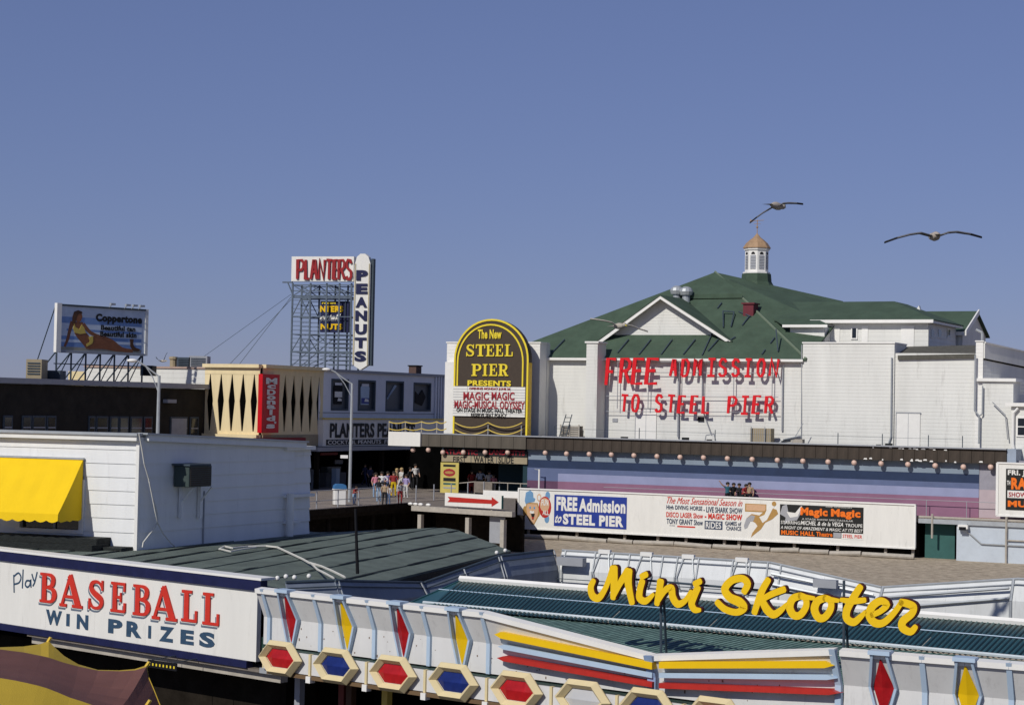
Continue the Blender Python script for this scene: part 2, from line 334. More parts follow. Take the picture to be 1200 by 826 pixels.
STK = {'F': [[(0, 0), (.05, 1), (1, .98)], [(.03, .52), (.75, .5)]], 'R': [[(0, 0), (.04, 1), (.7, .98), (.95, .85), (.9, .62), (.65, .52), (.05, .5)], [(.45, .52), (1, .0)]],
 'E': [[(1, .98), (.08, 1), (0, 0), (.98, .02)], [(.05, .52), (.78, .53)]], 'A': [[(0, 0), (.45, 1), (.6, 1), (1, 0)], [(.18, .38), (.85, .38)]],
 'D': [[(0, 0), (.03, 1), (.6, .98), (.95, .8), (1, .4), (.8, .08), (.5, 0), (0, 0)]], 'M': [[(0, 0), (.08, 1), (.5, .45), (.92, 1), (1, 0)]],
 'I': [[(.5, 0), (.5, 1)], [(.05, 1), (.95, 1)], [(.05, 0), (.95, 0)]], 'S': [[(.95, .82), (.7, .98), (.3, 1), (.05, .85), (.08, .62), (.5, .5), (.92, .4), (.98, .15), (.7, 0), (.25, 0), (0, .15)]],
 'O': [[(.3, 0), (.05, .2), (.0, .75), (.3, 1), (.7, 1), (1, .78), (.97, .2), (.7, 0), (.3, 0)]], 'N': [[(0, 0), (.08, 1), (.88, 0), (1, 1)]],
 'T': [[(.5, 0), (.52, 1)], [(0, 1), (1, .98)]], 'L': [[(0, 1), (.05, 0), (1, .02)]], 'P': [[(0, 0), (.04, 1), (.7, .98), (.98, .82), (.92, .58), (.65, .48), (.05, .46)]]}
def stick(name, ch, parent, m, x0, x1, z0, z1, y0, y1, wd, lean=0):
    mb = MB(); k = 0
    for st in STK[ch]:
        pts = [(x0+a*(x1-x0)+lean*(b-.5)*(z1-z0), z0+b*(z1-z0)) for a, b in st]; mb.ribbon(pts, [wd]*len(pts), y0-.004*k, y1, 1, False); k += 1
    return mb.build(name, m, parent)
# ================================================================== THE SETTING
UX, UY = .894, -.447
SAND = -2.6
def struct(o): o['kind'] = 'structure'; return o
mb = MB(); mb.add([(-3000, -200, SAND), (3000, -200, SAND), (3000, 6000, SAND), (-3000, 6000, SAND)], [(0, 1, 2, 3)])
struct(mb.build('sand', sandmat()))
o0 = G(1100, 603, 0); SP = Fr(o0.x, o0.y, UX, UY)                       # long side wall of the pier theatre (mural plane); x right, y into it
def sp(x, y, z=0): return SP.M @ Vector((x, y, z))
b0 = G(363, 597, 0); BW = Fr(b0.x, b0.y, .447, .894)                     # seaward edge of the boardwalk; x along the street (away), y = landward
DECKM = plankmat('boardwalk_planks', (.33, .27, .22), (.42, .35, .29), .15, 4, math.atan2(.894, .447)+math.pi/2)
mb = MB(); pts = [BW.M @ Vector(p) for p in ((-60, 0, 0), (-60, 24, 0), (90, 24, 0), (90, 0, 0))]; mb.slab([(p.x, p.y) for p in pts], -.35, 0)
struct(mb.build('boardwalk', DECKM))
BBd = -3.0                                                               # beach edge of the pier deck
xl = -34.5
mb = MB(); pts = [SP.M @ Vector(p) for p in ((xl+4.3, BBd+.4, 0), (16, BBd+.4, 0), (16, 40, 0), (xl+4.3, 40, 0))]; mb.slab([(p.x, p.y) for p in pts], -.36, -.006)
struct(mb.build('pier_deck', DECKM))
# dark bulkheads and piles under the decks
mb = MB(); M_ = BW; 
t = thing('boardwalk_substructure', 'dark timber piles and bulkhead holding up the boardwalk above the beach', 'pilings', BW.at(0, 0, 0))
MB().box(-60, 90, 1.5, 1.8, SAND-.3, -.36).build('bulkhead', DARKW, t)
pile = MB().tube((0, 0, SAND-.3), (0, 0, -.36), .17, .15, 8); po = None
for i in range(14):
    M = Tm(-18+i*2.6, .45, 0)
    po = pile.build('pile', DARKW, t, local=M) if po is None else share(po, t, M)
MB().box(-60, 90, .06, .30, -.62, -.37).build('edge_beam', DARKW, t); MB().box(-60, 90, -.06, -.005, -.40, -.03).build('edge_board', DARKW, t)
t = thing('pier_substructure', 'dark timber bulkhead and piles in shadow under the amusement pier beside the theatre', 'pilings', SP.at(0, 0, 0))
MB().box(xl+4.3, -5.2, BBd+1.3, BBd+1.6, SAND-.3, -.37).build('bulkhead', DARKW, t)
po = None; pile2 = MB().tube((0, 0, SAND-.3), (0, 0, -.37), .16, .15, 8)
for i in range(9):
    M = Tm(xl+5+i*2.9, BBd+.75, 0); po = pile2.build('pile', DARKW, t, local=M) if po is None else share(po, t, M)
# foreground amusement pier deck (all around and under the rides)
K1o = PY(300, 679, 33.5); K1 = Fr(K1o.x, K1o.y, .7895, -.6137)           # plane of the baseball sign
Ao = PY(296, 690, 32.0); K2 = Fr(Ao.x, Ao.y, .7895, -.6137)              # front of the bumper car pavilion
mb = MB(); q = [(-40, 5), (40, -10), (40, 27), (22, 34.5), (2, 46), (-1, 47), (-40, 60)]; mb.slab(q, -.4, 0)
struct(mb.build('amusement_pier_deck', plankmat('pier_planks', (.10, .085, .07), (.14, .12, .10), .15, 4, .5)))
# ================================================================== STEEL PIER THEATRE
TH = thing('pier_theatre', 'long white clapboard pier theatre with green hipped roofs behind the brown marquee', 'theatre', SP.at(0, 0, 0))
dF, dQ = 1.8, -2.2                                                       # facade above the marquee, marquee front
def X(px, d, py=500): return SP.l(px, py, d).x
def Z(px, py, d): return SP.l(px, py, d).z
zt, zb = 4.30, 3.38                                                      # marquee top and bottom
PITCHS = .235
# --- siding walls
siding(X(600, dF), X(940, dF), 3.9, 9.75, PITCHS, dF).build('clapboard_wall', SIDEW, TH, 'stuff')
zA = Z(994, 402.5, dF-.25)
siding(X(939.5, dF-.25), X(1047, dF-.25), 3.9, zA, PITCHS, dF-.25, back=3).build('clapboard_wall', SIDEW, TH, 'stuff')
MB().box(X(938.5, dF-.3), X(1047.5, dF-.3), dF-.32, dF+2.8, zA+.003, zA+.09).build('parapet_cap', TRIM, TH)
zB = Z(1096, 414, dF-.1)
siding(X(1047.5, dF-.1), X(1143, dF-.1), 3.9, zB, PITCHS, dF-.1).build('clapboard_wall', SIDEW, TH, 'stuff')
xa, xb = X(1047.7, dF), X(1143, dF)
mb = MB(); a0 = SP.l(1052, 417, dF-.3); a1 = SP.l(1143, 415.2, dF-.3); a2 = SP.l(1143, 406.5, dF+3.2); a3 = SP.l(1052, 408.5, dF+3.2)
a2.z += .12; a3.z += .12; mb.sheet([a0, a1, a2, a3], .22).build('lean_to_roof', mat('gray_brown_felt_roof', (.10, .095, .078), .85, .3, 3, .3, 10), TH)
zC = Z(1146, 400.5, dF-.2); xc0, xc1 = X(1142.5, dF-.2), X(1151, dF-.2)
siding(xc0, xc1, 3.9, zC, PITCHS, dF-.2, back=.4).build('clapboard_wall', TRIM, TH, 'stuff')
MB().box(xc0-.05, xc1+.05, dF-.26, dF+.3, zC+.002, zC+.08).build('parapet_cap', TRIM, TH)
# shaded return wall beyond it
rt_ = Fr(sp(xc1, dF-.15).x, sp(xc1, dF-.15).y, .66, .75)
z1 = Z(1150, 401.5, dF); z2 = z1-.75; L = 14
RET = thing('rear_pier_wing', 'white clapboard wing in blue shade running back at the right edge behind the theatre', 'building', rt_.at())
siding(0.02, L, 5, z1-1.08, .25, 0).build('lower_wall', SIDEW, RET, 'stuff')
mb = MB(); mb.prism([(0.02, z1-1.0), (L, z1-1.9), (L, z1-1.0), (0.02, z1-.03)], -.10, .1).build('upper_wall', SIDEW, RET)
mb = MB(); mb.prism([(0.02, z1-.03), (L, z1-1.0), (L, z1-.92), (0.02, z1+.05)], -.16, .15).build('coping', TRIM, RET)
mb = MB(); mb.prism([(0.02, z1-1.10), (L, z1-2.0), (L, z1-1.90), (0.02, z1-1.0)], -.05, .1).build('ledge', DARKW, RET)
# low wall block right
zD = Z(1170, 447, dF-.3)
siding(xc1+.01, X(1187, dF-.3), 3.3, zD, PITCHS, dF-.3, back=2).build('clapboard_wall', SIDEW, TH, 'stuff')
MB().box(X(1144, dF-.45), X(1190, dF-.45), dF-.5, dF+2, zD, zD+.2).build('parapet_cap', TRIM, TH)
# --- eave trim and fascia shadow
xe0, xe1 = X(575, dF-.5), X(939.2, dF-.5)
MB().box(xe0, xe1, dF-.46, dF-.365, 9.64, 9.81).build('eave_board', TRIM, TH)
MB().box(xe0, xe1, dF-.362, dF+.3, 9.645, 9.70).build('soffit', TRIM, TH)
# --- main hipped roof
E0 = SP.l(575, 418.2, dF-.35); E1 = SP.l(945, 418.5, dF-.35); E0.z = E1.z = 9.81
A = SP.l(838, 319, 11.0); R1 = SP.l(988, 353, 15.0); Qv = SP.l(978, 381, 6.0); Bk = SP.l(700, 400, 24)
mb = MB(); mb.sheet([E0, E1, A], .1).build('roof', SHING, TH)
mb = MB(); mb.sheet([E1, Qv, R1, A], .1)
mb.sheet([E0+Vector((0, .03, -.02)), A+Vector((0, .03, -.02)), Vector((E0.x, 26, 9.8))], .1); mb.build('roof', SHING, TH)
# raised crown and hip ridges
m1 = SP.l(804, 350, 9.2); m2 = SP.l(871, 349, 9.2)
def onroof(px, py, lift=.0):     # point on the front roof plane under a pixel
    n = (E1-E0).cross(A-E0).normalized(); r3 = SP.M.to_3x3().inverted() @ ray(px, py); e3 = SP.M.inverted() @ EYE
    k = (E0-e3).dot(n)/r3.dot(n); return e3+r3*k+n*(lift if n.z > 0 else -lift)
mb = MB(); p1 = onroof(798, 350, .34); p2 = onroof(871, 349, .34); p3 = A+Vector((0, -.02, .03)); mb.sheet([p1, p2, p3], .30).build('roof_crown', SHING, TH)
mb = MB(); mb.tube(E1+Vector((0, 0, .03)), A+Vector((0, 0, .04)), .08, .08, 5).build('hip_ridge', mat('pale_green_ridge_cap', (.16, .20, .14), .8), TH)
# --- gable dormer (pediment)
dG = onroof(774, 400.3).y-.02
gl = SP.l(700, 400.5, dG); gr = SP.l(857, 400, dG); ga = SP.l(774, 346.5, dG)
gx = (gl.x+gr.x)/2; zg = 10.55
mb = MB(); 
w_ = siding(0, 1, 0, 1, 1)
WD = .75; il, ir = SP.l(705, 399.5, dG+WD), SP.l(851, 399.5, dG+WD); ia = SP.l(774.5, 349, dG+WD)
mb = MB(); n = 15; zb0 = il.z
for i in range(n):
    f0, f1 = i/n, (i+1)/n
    xl0, xl1 = il.x+(ia.x-il.x)*f0, il.x+(ia.x-il.x)*f1; xr0, xr1 = ir.x+(ia.x-ir.x)*f0, ir.x+(ia.x-ir.x)*f1; za, zb_ = zb0+(ia.z-zb0)*f0, zb0+(ia.z-zb0)*f1
    mb.add([(xl0, dG+WD-.012, za), (xr0, dG+WD-.012, za), (xr1, dG+WD, zb_), (xl1, dG+WD, zb_)], [(0, 1, 2, 3)]) if i < n-1 else mb.add([(xl0, dG+.32, za), (xr0, dG+.32, za), (ia.x, dG+WD, ia.z)], [(0, 1, 2)])
mb.prism([(il.x, il.z), (ir.x, ir.z), (ia.x, ia.z)], dG+WD+.01, dG+WD+.3); mb.build('gable_wall', SIDEW, TH, 'stuff')
th = .62
mb = MB(); mb.prism([(gl.x, gl.z), (gl.x+.42, gl.z), (ga.x, ga.z-.24), (ga.x, ga.z)], dG-.05, dG+.05).build('rake_board', TRIM, TH)
mb = MB(); mb.prism([(gr.x, gr.z), (gr.x-.42, gr.z), (ga.x, ga.z-.24), (ga.x, ga.z)], dG-.05, dG+.05).build('rake_board', TRIM, TH)
ab = onroof(838, 380); 
bk = 7.6
mb = MB(); mb.sheet([Vector((gl.x-.1, dG-.1, gl.z+.02)), Vector((ga.x, dG-.1, ga.z+.06)), Vector((ga.x, dG+bk, ga.z+.06)), Vector((gl.x-.1, dG+1.0, gl.z+.02))], .06)
mb.sheet([Vector((gr.x+.1, dG-.1, gr.z+.02)), Vector((gr.x+.1, dG+1.0, gr.z+.02)), Vector((ga.x, dG+bk, ga.z+.06)), Vector((ga.x, dG-.1, ga.z+.06))], .06); mb.build('dormer_roof', SHING, TH)
# --- small dormer and long wing
dW = 6.0
zw0 = Z(1030, 410, dW)-1.5; zw1 = Z(1030, 378.5, dW)
xw0, xw1 = X(955, dW), X(1086.5, dW)
siding(xw0, xw1, zw0, zw1, .3, dW, back=.2).build('clapboard_wall', SIDEW, TH, 'stuff')
sw = SP.side(1120, 385, xw1); dW2 = min(sw.y, dW+9)
siding_side(xw1, dW+.01, dW2, zw0, zw1-.02, .3).build('clapboard_wall', SIDEW, TH, 'stuff')
MB().box(xw0-.3, xw1+.45, dW-.55, dW-.42, zw1-.02, zw1+.20).build('eave_board', TRIM, TH)
MB().box(xw1+.33, xw1+.45, dW-.41, dW2+.2, zw1-.02, zw1+.20).build('eave_board', TRIM, TH)
MB().box(xw0-.3, xw1+.32, dW-.41, dW2, zw1+.0, zw1+.06).build('soffit', TRIM, TH)
rz = Z(1000, 353.5, dW+3.6); rl, rr = X(905, dW+3.6), X(1046, dW+3.6)
mb = MB(); e = zw1+.21
mb.sheet([Vector((X(905, dW-.5), dW-.5, e)), Vector((xw1+.5, dW-.5, e)), Vector((rr, dW+3.6, rz)), Vector((rl, dW+3.6, rz))], .08)
mb.sheet([Vector((xw1+.5, dW-.49, e)), Vector((xw1+.5, dW2+.3, e)), Vector((rr+.4, dW+5.6, rz-.1)), Vector((rr+.01, dW+3.6, rz-.005))], .08); mb.build('wing_roof', SHING, TH)
# little peak on the wing roof
p = SP.l(1075, 364, dW+5); MB().prism([(p.x-.45, p.z-.5), (p.x+.35, p.z-.5), (p.x+.1, p.z+.35)], p.y, p.y+.4).build('roof_peak', TRIM, TH)
def wnd(px0, py0, px1, py1, d, par=None, fmat=TRIM, name='window'):
    a = SP.l(px0, py0, d); b = SP.l(px1, py1, d); f = .09
    o = MB().box(a.x-f, b.x+f, d-.06, d+.02, b.z-f, a.z+f).build(name, fmat, par or TH)
    MB().box(a.x, b.x, d-.075, d+.01, b.z, a.z).build('pane', WIN, o); return o
wnd(999, 384.5, 1003.5, 396, dW-.03)
for pa, pb in ((970.5, 984), (1010, 1017), (1056, 1071)):
    a = SP.l(pa, 382, dW-.03); b = SP.l(pb, 406, dW-.03); MB().box(a.x, b.x, dW-.06, dW, zw0+.4, a.z).build('wall_panel', TRIM, TH)
for px in (1091, 1099.5, 1110):
    a = SP.side(px, 386, xw1+.03); b = SP.side(px+3, 395, xw1+.03)
    o = MB().box(xw1-.02, xw1+.05, a.y-.08, b.y+.08, b.z-.1, a.z+.1).build('window', SIDEW, TH); MB().box(xw1-.01, xw1+.065, a.y, b.y, b.z, a.z).build('pane', WIN, o)
# small dormer in front
dS = 4.6; a = SP.l(926, 383, dS); b = SP.l(966, 404, dS)
siding(a.x, b.x, b.z-1.2, a.z, .3, dS, back=1.5).build('dormer_wall', SIDEW, TH, 'stuff')
siding_side(b.x+.001, dS+.02, dS+1.8, b.z-1.2, a.z, .3).build('dormer_wall', SIDEW, TH, 'stuff')
e0 = SP.l(917, 381.5, dS-.4); e1 = SP.l(968, 381.5, dS-.4); MB().box(e0.x, e1.x+.1, dS-.45, dS-.33, e0.z-.12, e0.z+.06).build('eave_board', TRIM, TH)
f0 = SP.l(905, 372, dS+1.6); f1 = SP.l(955, 372.5, dS+1.6)
MB().sheet([Vector((e0.x, dS-.4, e0.z+.08)), Vector((e1.x+.15, dS-.4, e0.z+.08)), Vector((f1.x, dS+1.6, f1.z)), Vector((f0.x, dS+1.6, f1.z))], .06).build('dormer_roof', SHING, TH)
# --- gabled house at the far right
GH = thing('gabled_annex', 'small gabled annex with green roof and white rake trim at the far right', 'building', SP.at(0, 0, 0))
x1_ = SP.l(1128, 388.5, dW+8).x; yb = dW+8
g0 = SP.side(1128, 388.5, x1_); g1 = SP.side(1155, 395, x1_); gp = SP.side(1142, 364.5, x1_)
g1.z = g0.z+.0
mb = MB(); zlow = g0.z-3
mb.add([(x1_, g0.y, zlow), (x1_, g1.y, zlow), (x1_, g1.y, g0.z), (x1_, (g0.y+g1.y)/2, gp.z-.1), (x1_, g0.y, g0.z)], [(0, 1, 2, 3, 4)])
mb.add([(x1_-.3, g0.y, zlow), (x1_-.3, g1.y, zlow), (x1_-.3, g1.y, g0.z), (x1_-.3, (g0.y+g1.y)/2, gp.z-.1), (x1_-.3, g0.y, g0.z)], [(4, 3, 2, 1, 0)]); mb.build('gable_wall', SIDEW, GH)
ym = (g0.y+g1.y)/2; xL = SP.l(1060, 388, g0.y).x
siding(SP.l(1112, 395, g0.y+.02).x, x1_-.01, zlow, g0.z, .3, g0.y+.05).build('side_wall', SIDEW, GH, 'stuff')
mb = MB(); mb.sheet([Vector((xL, g0.y-.3, g0.z-.05)), Vector((x1_+.25, g0.y-.3, g0.z-.05)), Vector((x1_+.25, ym, gp.z)), Vector((xL, ym, gp.z))], .1)
mb.sheet([Vector((x1_+.25, g1.y+.3, g0.z-.05)), Vector((xL, g1.y+.3, g0.z-.05)), Vector((xL, ym+.01, gp.z)), Vector((x1_+.25, ym+.01, gp.z))], .1); mb.build('roof', SHING, GH)
MB().box(SP.l(1113, 389, g0.y-.35).x, x1_+.2, g0.y-.42, g0.y-.31, g0.z-.28, g0.z-.02).build('eave_board', TRIM, GH)
mb = MB(); dz = gp.z-g0.z
mb.add([(x1_+.26, g0.y-.4, g0.z-.3), (x1_+.26, ym, gp.z-.25), (x1_+.26, ym, gp.z+.12), (x1_+.26, g0.y-.4, g0.z+.06), (x1_+.36, g0.y-.4, g0.z-.3), (x1_+.36, ym, gp.z-.25), (x1_+.36, ym, gp.z+.12), (x1_+.36, g0.y-.4, g0.z+.06)],
       [(3, 2, 1, 0), (4, 5, 6, 7), (0, 4, 7, 3), (3, 7, 6, 2), (0, 1, 5, 4), (1, 2, 6, 5)]); mb.build('rake_board', TRIM, GH)
p = SP.l(1151, 400, dF+.6); MB().path([(p.x, p.y, p.z-.3), (p.x, p.y, p.z+.55), (p.x-.4, p.y, p.z+.75)], .09).build('roof_vent_pipe', STEEL, TH)
# --- cupola
cp = SP.l(886.5, 321, 13.0); CU = thing('cupola', 'white octagonal louvred cupola with copper cap and weather vane on the green ridge', 'cupola', SP.at(cp.x, cp.y, cp.z))
s_ = 146/2200.
mb = MB(); mb.lathe([(2.3*s_*13/2.2*1.35, -2.2), (1.55, -1.3), (1.12, -.6), (1.06, 0)], 8).build('flared_base', SHING, CU)
mb = MB(); mb.lathe([(1.0, 0), (1.0, .12), (.86, .13), (.86, 1.72), (.95, 1.73), (.95, 1.86)], 8).build('octagon_body', TRIM, CU)
lv = MB(); 
for k in range(9): lv.add([(-.21, -.03, .32+k*.115), (.21, -.03, .32+k*.115), (.21, .02, .42+k*.115), (-.21, .02, .42+k*.115)], [(0, 1, 2, 3)])
lo = None; ao = None
for i in range(8):
    an = 2*math.pi*(i+1)/8; R_ = .86*math.cos(math.pi/8)+.012; M = Matrix.Translation((R_*math.cos(an), R_*math.sin(an), 0)) @ Matrix.Rotation(an+math.pi/2, 4, 'Z')
    if lo is None:
        ao = MB().prism([(-.15, 1.40), (.15, 1.40), (.11, 1.52), (0, 1.58), (-.11, 1.52)], -.02, .02).build('arch_opening', BLACK, CU, local=M); lo = lv.build('louvre', GRAYP, CU, local=M)
    else: share(ao, CU, M); share(lo, CU, M)
mb = MB(); mb.lathe([(1.02, 1.862), (1.02, 1.92), (.80, 2.25), (.52, 2.5), (.28, 2.68), (.08, 2.92), (.02, 3.0)], 8).build('copper_cap', COPPER, CU)
mb = MB(); mb.tube((0, 0, 2.9), (0, 0, 4.0), .03); mb.ball((0, 0, 3.45), .09, 6, 4); mb.tube((-.5, 0, 3.9), (.5, 0, 3.95), .02); mb.prism([(-.55, 3.75), (-.3, 3.9), (-.55, 4.05)], -.02, .02); mb.tube((-.25, 0, 3.7), (.25, 0, 3.7), .015); mb.build('weather_vane', COPPER, CU)
# --- roof furniture
def roofthing(px, py, name, label, cat, builder, m):
    p = onroof(px, py); t = thing(name, label, cat, SP.at(p.x, p.y, p.z)); builder(t); return t
def turb(t):
    MB().lathe([(.28, -.5), (.28, .45), (.42, .5), (.50, .75), (.42, .95), (.2, 1.1), (.02, 1.12)], 12).build('vent_hood', STEEL, t, smooth=False)
    MB().box(-.4, .4, -.4, .4, -.6, -.05).build('curb', SHING, t)
roofthing(793, 353, 'roof_ventilator', 'left metal turbine ventilator behind the white gable peak', 'ventilator', turb, STEEL)
roofthing(804, 354, 'roof_ventilator', 'right rounder metal ventilator behind the white gable peak', 'ventilator', turb, STEEL)
def rb(t):
    MB().box(-.38, .38, -.4, .6, -.3, .55).build('vent_box', mat('dull_dark_red_metal', (.14, .02, .03), .6), t); MB().box(-.48, .48, -.5, .7, .553, .65).build('lid', mat('dull_dark_red_metal', (.14, .02, .03), .6), t)
roofthing(879, 366, 'red_roof_vent', 'small dark red box vent on the green roof right of the white gable', 'vent', rb, RED)
rods = [((724, 414), (737, 399)), ((749, 416), (763, 399)), ((775, 416), (788, 399)), ((801, 416), (815, 399)), ((823, 417), (838, 385)), ((830, 412), (842, 399)), ((647, 414), (662, 399)), ((866, 366), (880, 372)), ((870, 382), (878, 372)), ((903, 403), (908, 397)), ((841, 362), (846, 356)), ((893, 416), (897, 411)), ((853, 401), (862, 396))]
ROD = thing('roof_stay_rods', 'thin dark stay rods leaning across the green roof above the red letters', 'rods', SP.at(0, 0, 0))
for a, b in rods: MB().tube(onroof(*a, .06), onroof(*b, .10), .05, .05, 5).build('rod', DSTEEL, ROD)
MB().path([onroof(848, 385, .1), onroof(848, 368, .25), onroof(861, 369, .25), onroof(857, 384, .1)], .045).build('pipe_frame', DSTEEL, ROD)
MB().path([onroof(912, 413, .1), onroof(912, 399, .9)], .05).build('rod', DSTEEL, ROD)
# --- pilaster
dP = .3; a = SP.l(687.5, 402, dP); b = SP.l(698.5, 511, dP)
siding(a.x, b.x, 3.9, a.z, .235, dP, back=1.45).build('pilaster', SIDEW, TH, 'stuff'); MB().box(a.x-.1, b.x+.1, dP-.1, dP+1.5, a.z+.003, a.z+.12).build('pilaster_cap', TRIM, TH)
MB().tube((SP.l(705, 430, 1.6).x, 1.6, 4), (SP.l(705, 430, 1.6).x, 1.6, 9.5), .12).build('downspout', STEEL, TH)
for pa, pb in (((1143.3, 416), (1142, 480)),):
    pass
def pipe(pts, d, r, m=STEEL, name='downspout'): MB().path([SP.l(x, y, d) for x, y in pts], r).build(name, m, TH)
pipe([(1045, 419), (1044, 512), (1041.5, 519)], dF-.35, .06)
pipe([(1143, 416), (1142, 481), (1147.5, 487), (1147, 520)], dF-.5, .06); pipe([(1151.5, 452), (1151, 485), (1147.5, 487)], dF-.52, .05)
pipe([(939.5, 404), (939, 516)], dF-.3, .035, GRAYP)
pipe([(917.5, 428), (916.5, 505)], dF-.1, .06, GRAYP); pipe([(795.5, 425), (794.5, 512)], dF-.15, .07, GRAYP); pipe([(823, 425), (823, 480), (833, 508)], dF-.15, .04, GRAYP)
pipe([(1163, 471), (1178, 486), (1181, 515)], dF-.6, .035, GRAYP, 'conduit')
# doors in the wall
def door(px0, py0, px1, py1, d):
    a = SP.l(px0, py0, d); b = SP.l(px1, py1, d); o = MB().box(a.x, b.x, d-.045, d, 3.95, a.z).build('door', TRIM, TH)
    MB().box(a.x-.06, b.x+.06, d-.07, d-.04, a.z, a.z+.07).build('door_head', GRAYP, o); MB().box((a.x+b.x)/2-.015, (a.x+b.x)/2+.015, d-.05, d-.04, 3.95, a.z).build('seam', GRAYP, o); MB().box(a.x-.05, a.x, d-.06, d-.03, 3.95, a.z).build('seam', GRAYP, o)
door(745.5, 479, 769, 512, dF-.03); door(1051, 484, 1078, 520, dF-.13)
a = SP.l(718, 490, dF); MB().box(a.x, a.x+.4, dF-.05, dF, a.z-.25, a.z).build('wall_hatch', GRAYP, TH)
a = SP.l(818, 489, dF); MB().box(a.x, a.x+.45, dF-.12, dF, a.z-.25, a.z+.05).build('wall_vent', BLACK, TH)
# --- pylon behind the arch
dY = .2
a = SP.l(524, 402, dY); b = SP.l(631, 508, dY)
PYL = thing('entrance_pylon', 'tall white boxy pylon standing behind the arched sign', 'pylon', SP.at(0, 0, 0))
siding(a.x, b.x, 3.9, a.z, .235, dY, back=1.4).build('clapboard_wall', TRIM, PYL, 'stuff'); MB().box(a.x-.06, b.x+.06, dY-.06, dY+1.45, a.z+.002, a.z+.1).build('cap', TRIM, PYL)
c_ = SP.l(517.8, 424, dY-.35); MB().box(SP.l(522, 424, dY-.35).x, SP.l(534.5, 424, dY-.35).x, dY-.38, dY-.04, 4.3, c_.z).build('side_pier', TRIM, PYL)
siding(SP.l(632, 450, 1.3).x, SP.l(640.5, 450, 1.3).x, 3.9, SP.l(636, 403, 1.3).z, .235, 1.3, back=.5).build('rear_pier', SIDEW, PYL, 'stuff')
MB().tube((SP.l(637, 450, 1.1).x, 1.1, 4), (SP.l(637, 450, 1.1).x, 1.1, 9), .09).build('pipe', STEEL, PYL)
# --- mural wall, marquee
xm0, xm1 = X(619, 0), X(1148, 0)
DM = -1.7
def zmid(a, b): return (Z(619, a, DM)+Z(1147, b, DM))/2
zn, zbl, zla, zma = zmid(538, 556), zmid(547.5, 566), zmid(553, 573), zmid(563, 582.5)
xm0, xm1 = X(619, DM), X(1148, DM)
bands = [('gray_blue', MG, zn, 3.6), ('navy', MN, zbl, zn-.003), ('blue', MM, zla, zbl-.003), ('lavender', ML, zma, zla-.003), ('mauve', MP, -.05, zma-.003)]
MUR = thing('mural_wall', 'long wall painted in navy, lavender and mauve stripes under the brown marquee', 'mural wall', SP.at(0, 0, 0))
for nm, m, za, zb_ in bands:
    x0_ = xm0 if nm in ('gray_blue', 'navy', 'blue') else X(655, DM)
    MB().box(x0_, xm1, DM, DM+.3, za, zb_).build(nm+'_stripe', m, MUR)
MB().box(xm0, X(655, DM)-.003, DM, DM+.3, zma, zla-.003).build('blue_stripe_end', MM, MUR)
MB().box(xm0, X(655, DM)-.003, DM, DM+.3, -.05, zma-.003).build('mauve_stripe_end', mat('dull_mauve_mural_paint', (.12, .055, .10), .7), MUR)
MB().box(xm1+.003, X(1200, 0)+2, DM+.05, DM+.3, -.05, 1.75).build('pink_end_wall', PINKW, MUR)
MB().box(xm1+.003, X(1200, 0)+2, DM+.05, DM+.3, 1.753, 3.6).build('gray_end_wall', mat('gray_mural_end_paint', (.30, .29, .33), .7), MUR)
MQ = thing('marquee', 'long brown shingled marquee with round globe lamps running the length of the pier', 'marquee', SP.at(0, 0, 0))
xq0, xq1 = X(490, dQ), X(1180, dQ)
xbrk = X(617.5, dQ)
n = 46; so = None; wseg = (xq1-xbrk)/n                                                       # fascia shingle bays
for i in range(n):
    M = Tm(xbrk+i*wseg, dQ, zb)
    if so is None: so = MB().box(.012, wseg-.012, 0, .12, 0, zt-zb-.06).build('fascia_bay', FASC, MQ, local=M)
    else: share(so, MQ, M)
n = 9; so = None; wseg = (xbrk-xq0)/n
for i in range(n):
    M = Tm(xq0+i*wseg, dQ-.12, zb)
    if so is None: so = MB().box(.012, wseg-.012, 0, .2, 0, zt-zb-.06).build('fascia_bay', FASC2, MQ, local=M)
    else: share(so, MQ, M)
MB().box(xq0, xq1, dQ+.125, dQ+.3, zb, zt-.07).build('fascia_backing', BLACK, MQ)
MB().box(xq0-.05, xq1, dQ-.16, dQ+.4, zt-.058, zt+.02).build('drip_edge', GRAYP, MQ)
MB().box(xq0, xq1, dQ+.41, dF-.01, 3.95, 4.08).build('roof_deck', TAR, MQ)
MB().box(xq0, xbrk, dQ+.31, .5, zb+.25, zb+.33).build('soffit', mat('soffit_gray_paint', (.22, .22, .24), .8), MQ)
a = SP.l(456, 505.5, dQ-.2); b = SP.l(493, 523, dQ-.2); MB().box(a.x, b.x, dQ-.3, dQ-.1, b.z, a.z).build('white_end_panel', SIGNW, MQ)
a = SP.l(456, 506, dQ-.08); MB().box(a.x, xq0-.06, dQ-.09, 3, 3.9, 4.05).build('end_deck', TAR, MQ)
MB().box(xq1+.01, xq1+.55, dQ+.1, dQ+2, 2.9, zt).build('end_block', mat('end_block_gray_blue', (.30, .35, .42), .7), MQ)
gp_ = [(484, 527), (502, 527), (519, 530), (543, 530), (568.5, 530), (595, 530), (639, 530.5), (664, 531.5), (690.5, 532), (716.5, 532.5), (743, 533.5), (770, 534.5), (797, 535.5), (824.5, 536), (852.5, 537), (881.5, 538), (911, 539), (941, 540), (970.5, 541), (1001, 542), (1032.5, 543), (1064, 544), (1096, 545.5), (1129, 547), (1161, 547)]
gl_ = MB().ball((0, 0, 0), .18, 12, 8); cpm = MB().tube((0, 0, .17), (0, 0, .4), .06); g_o = None
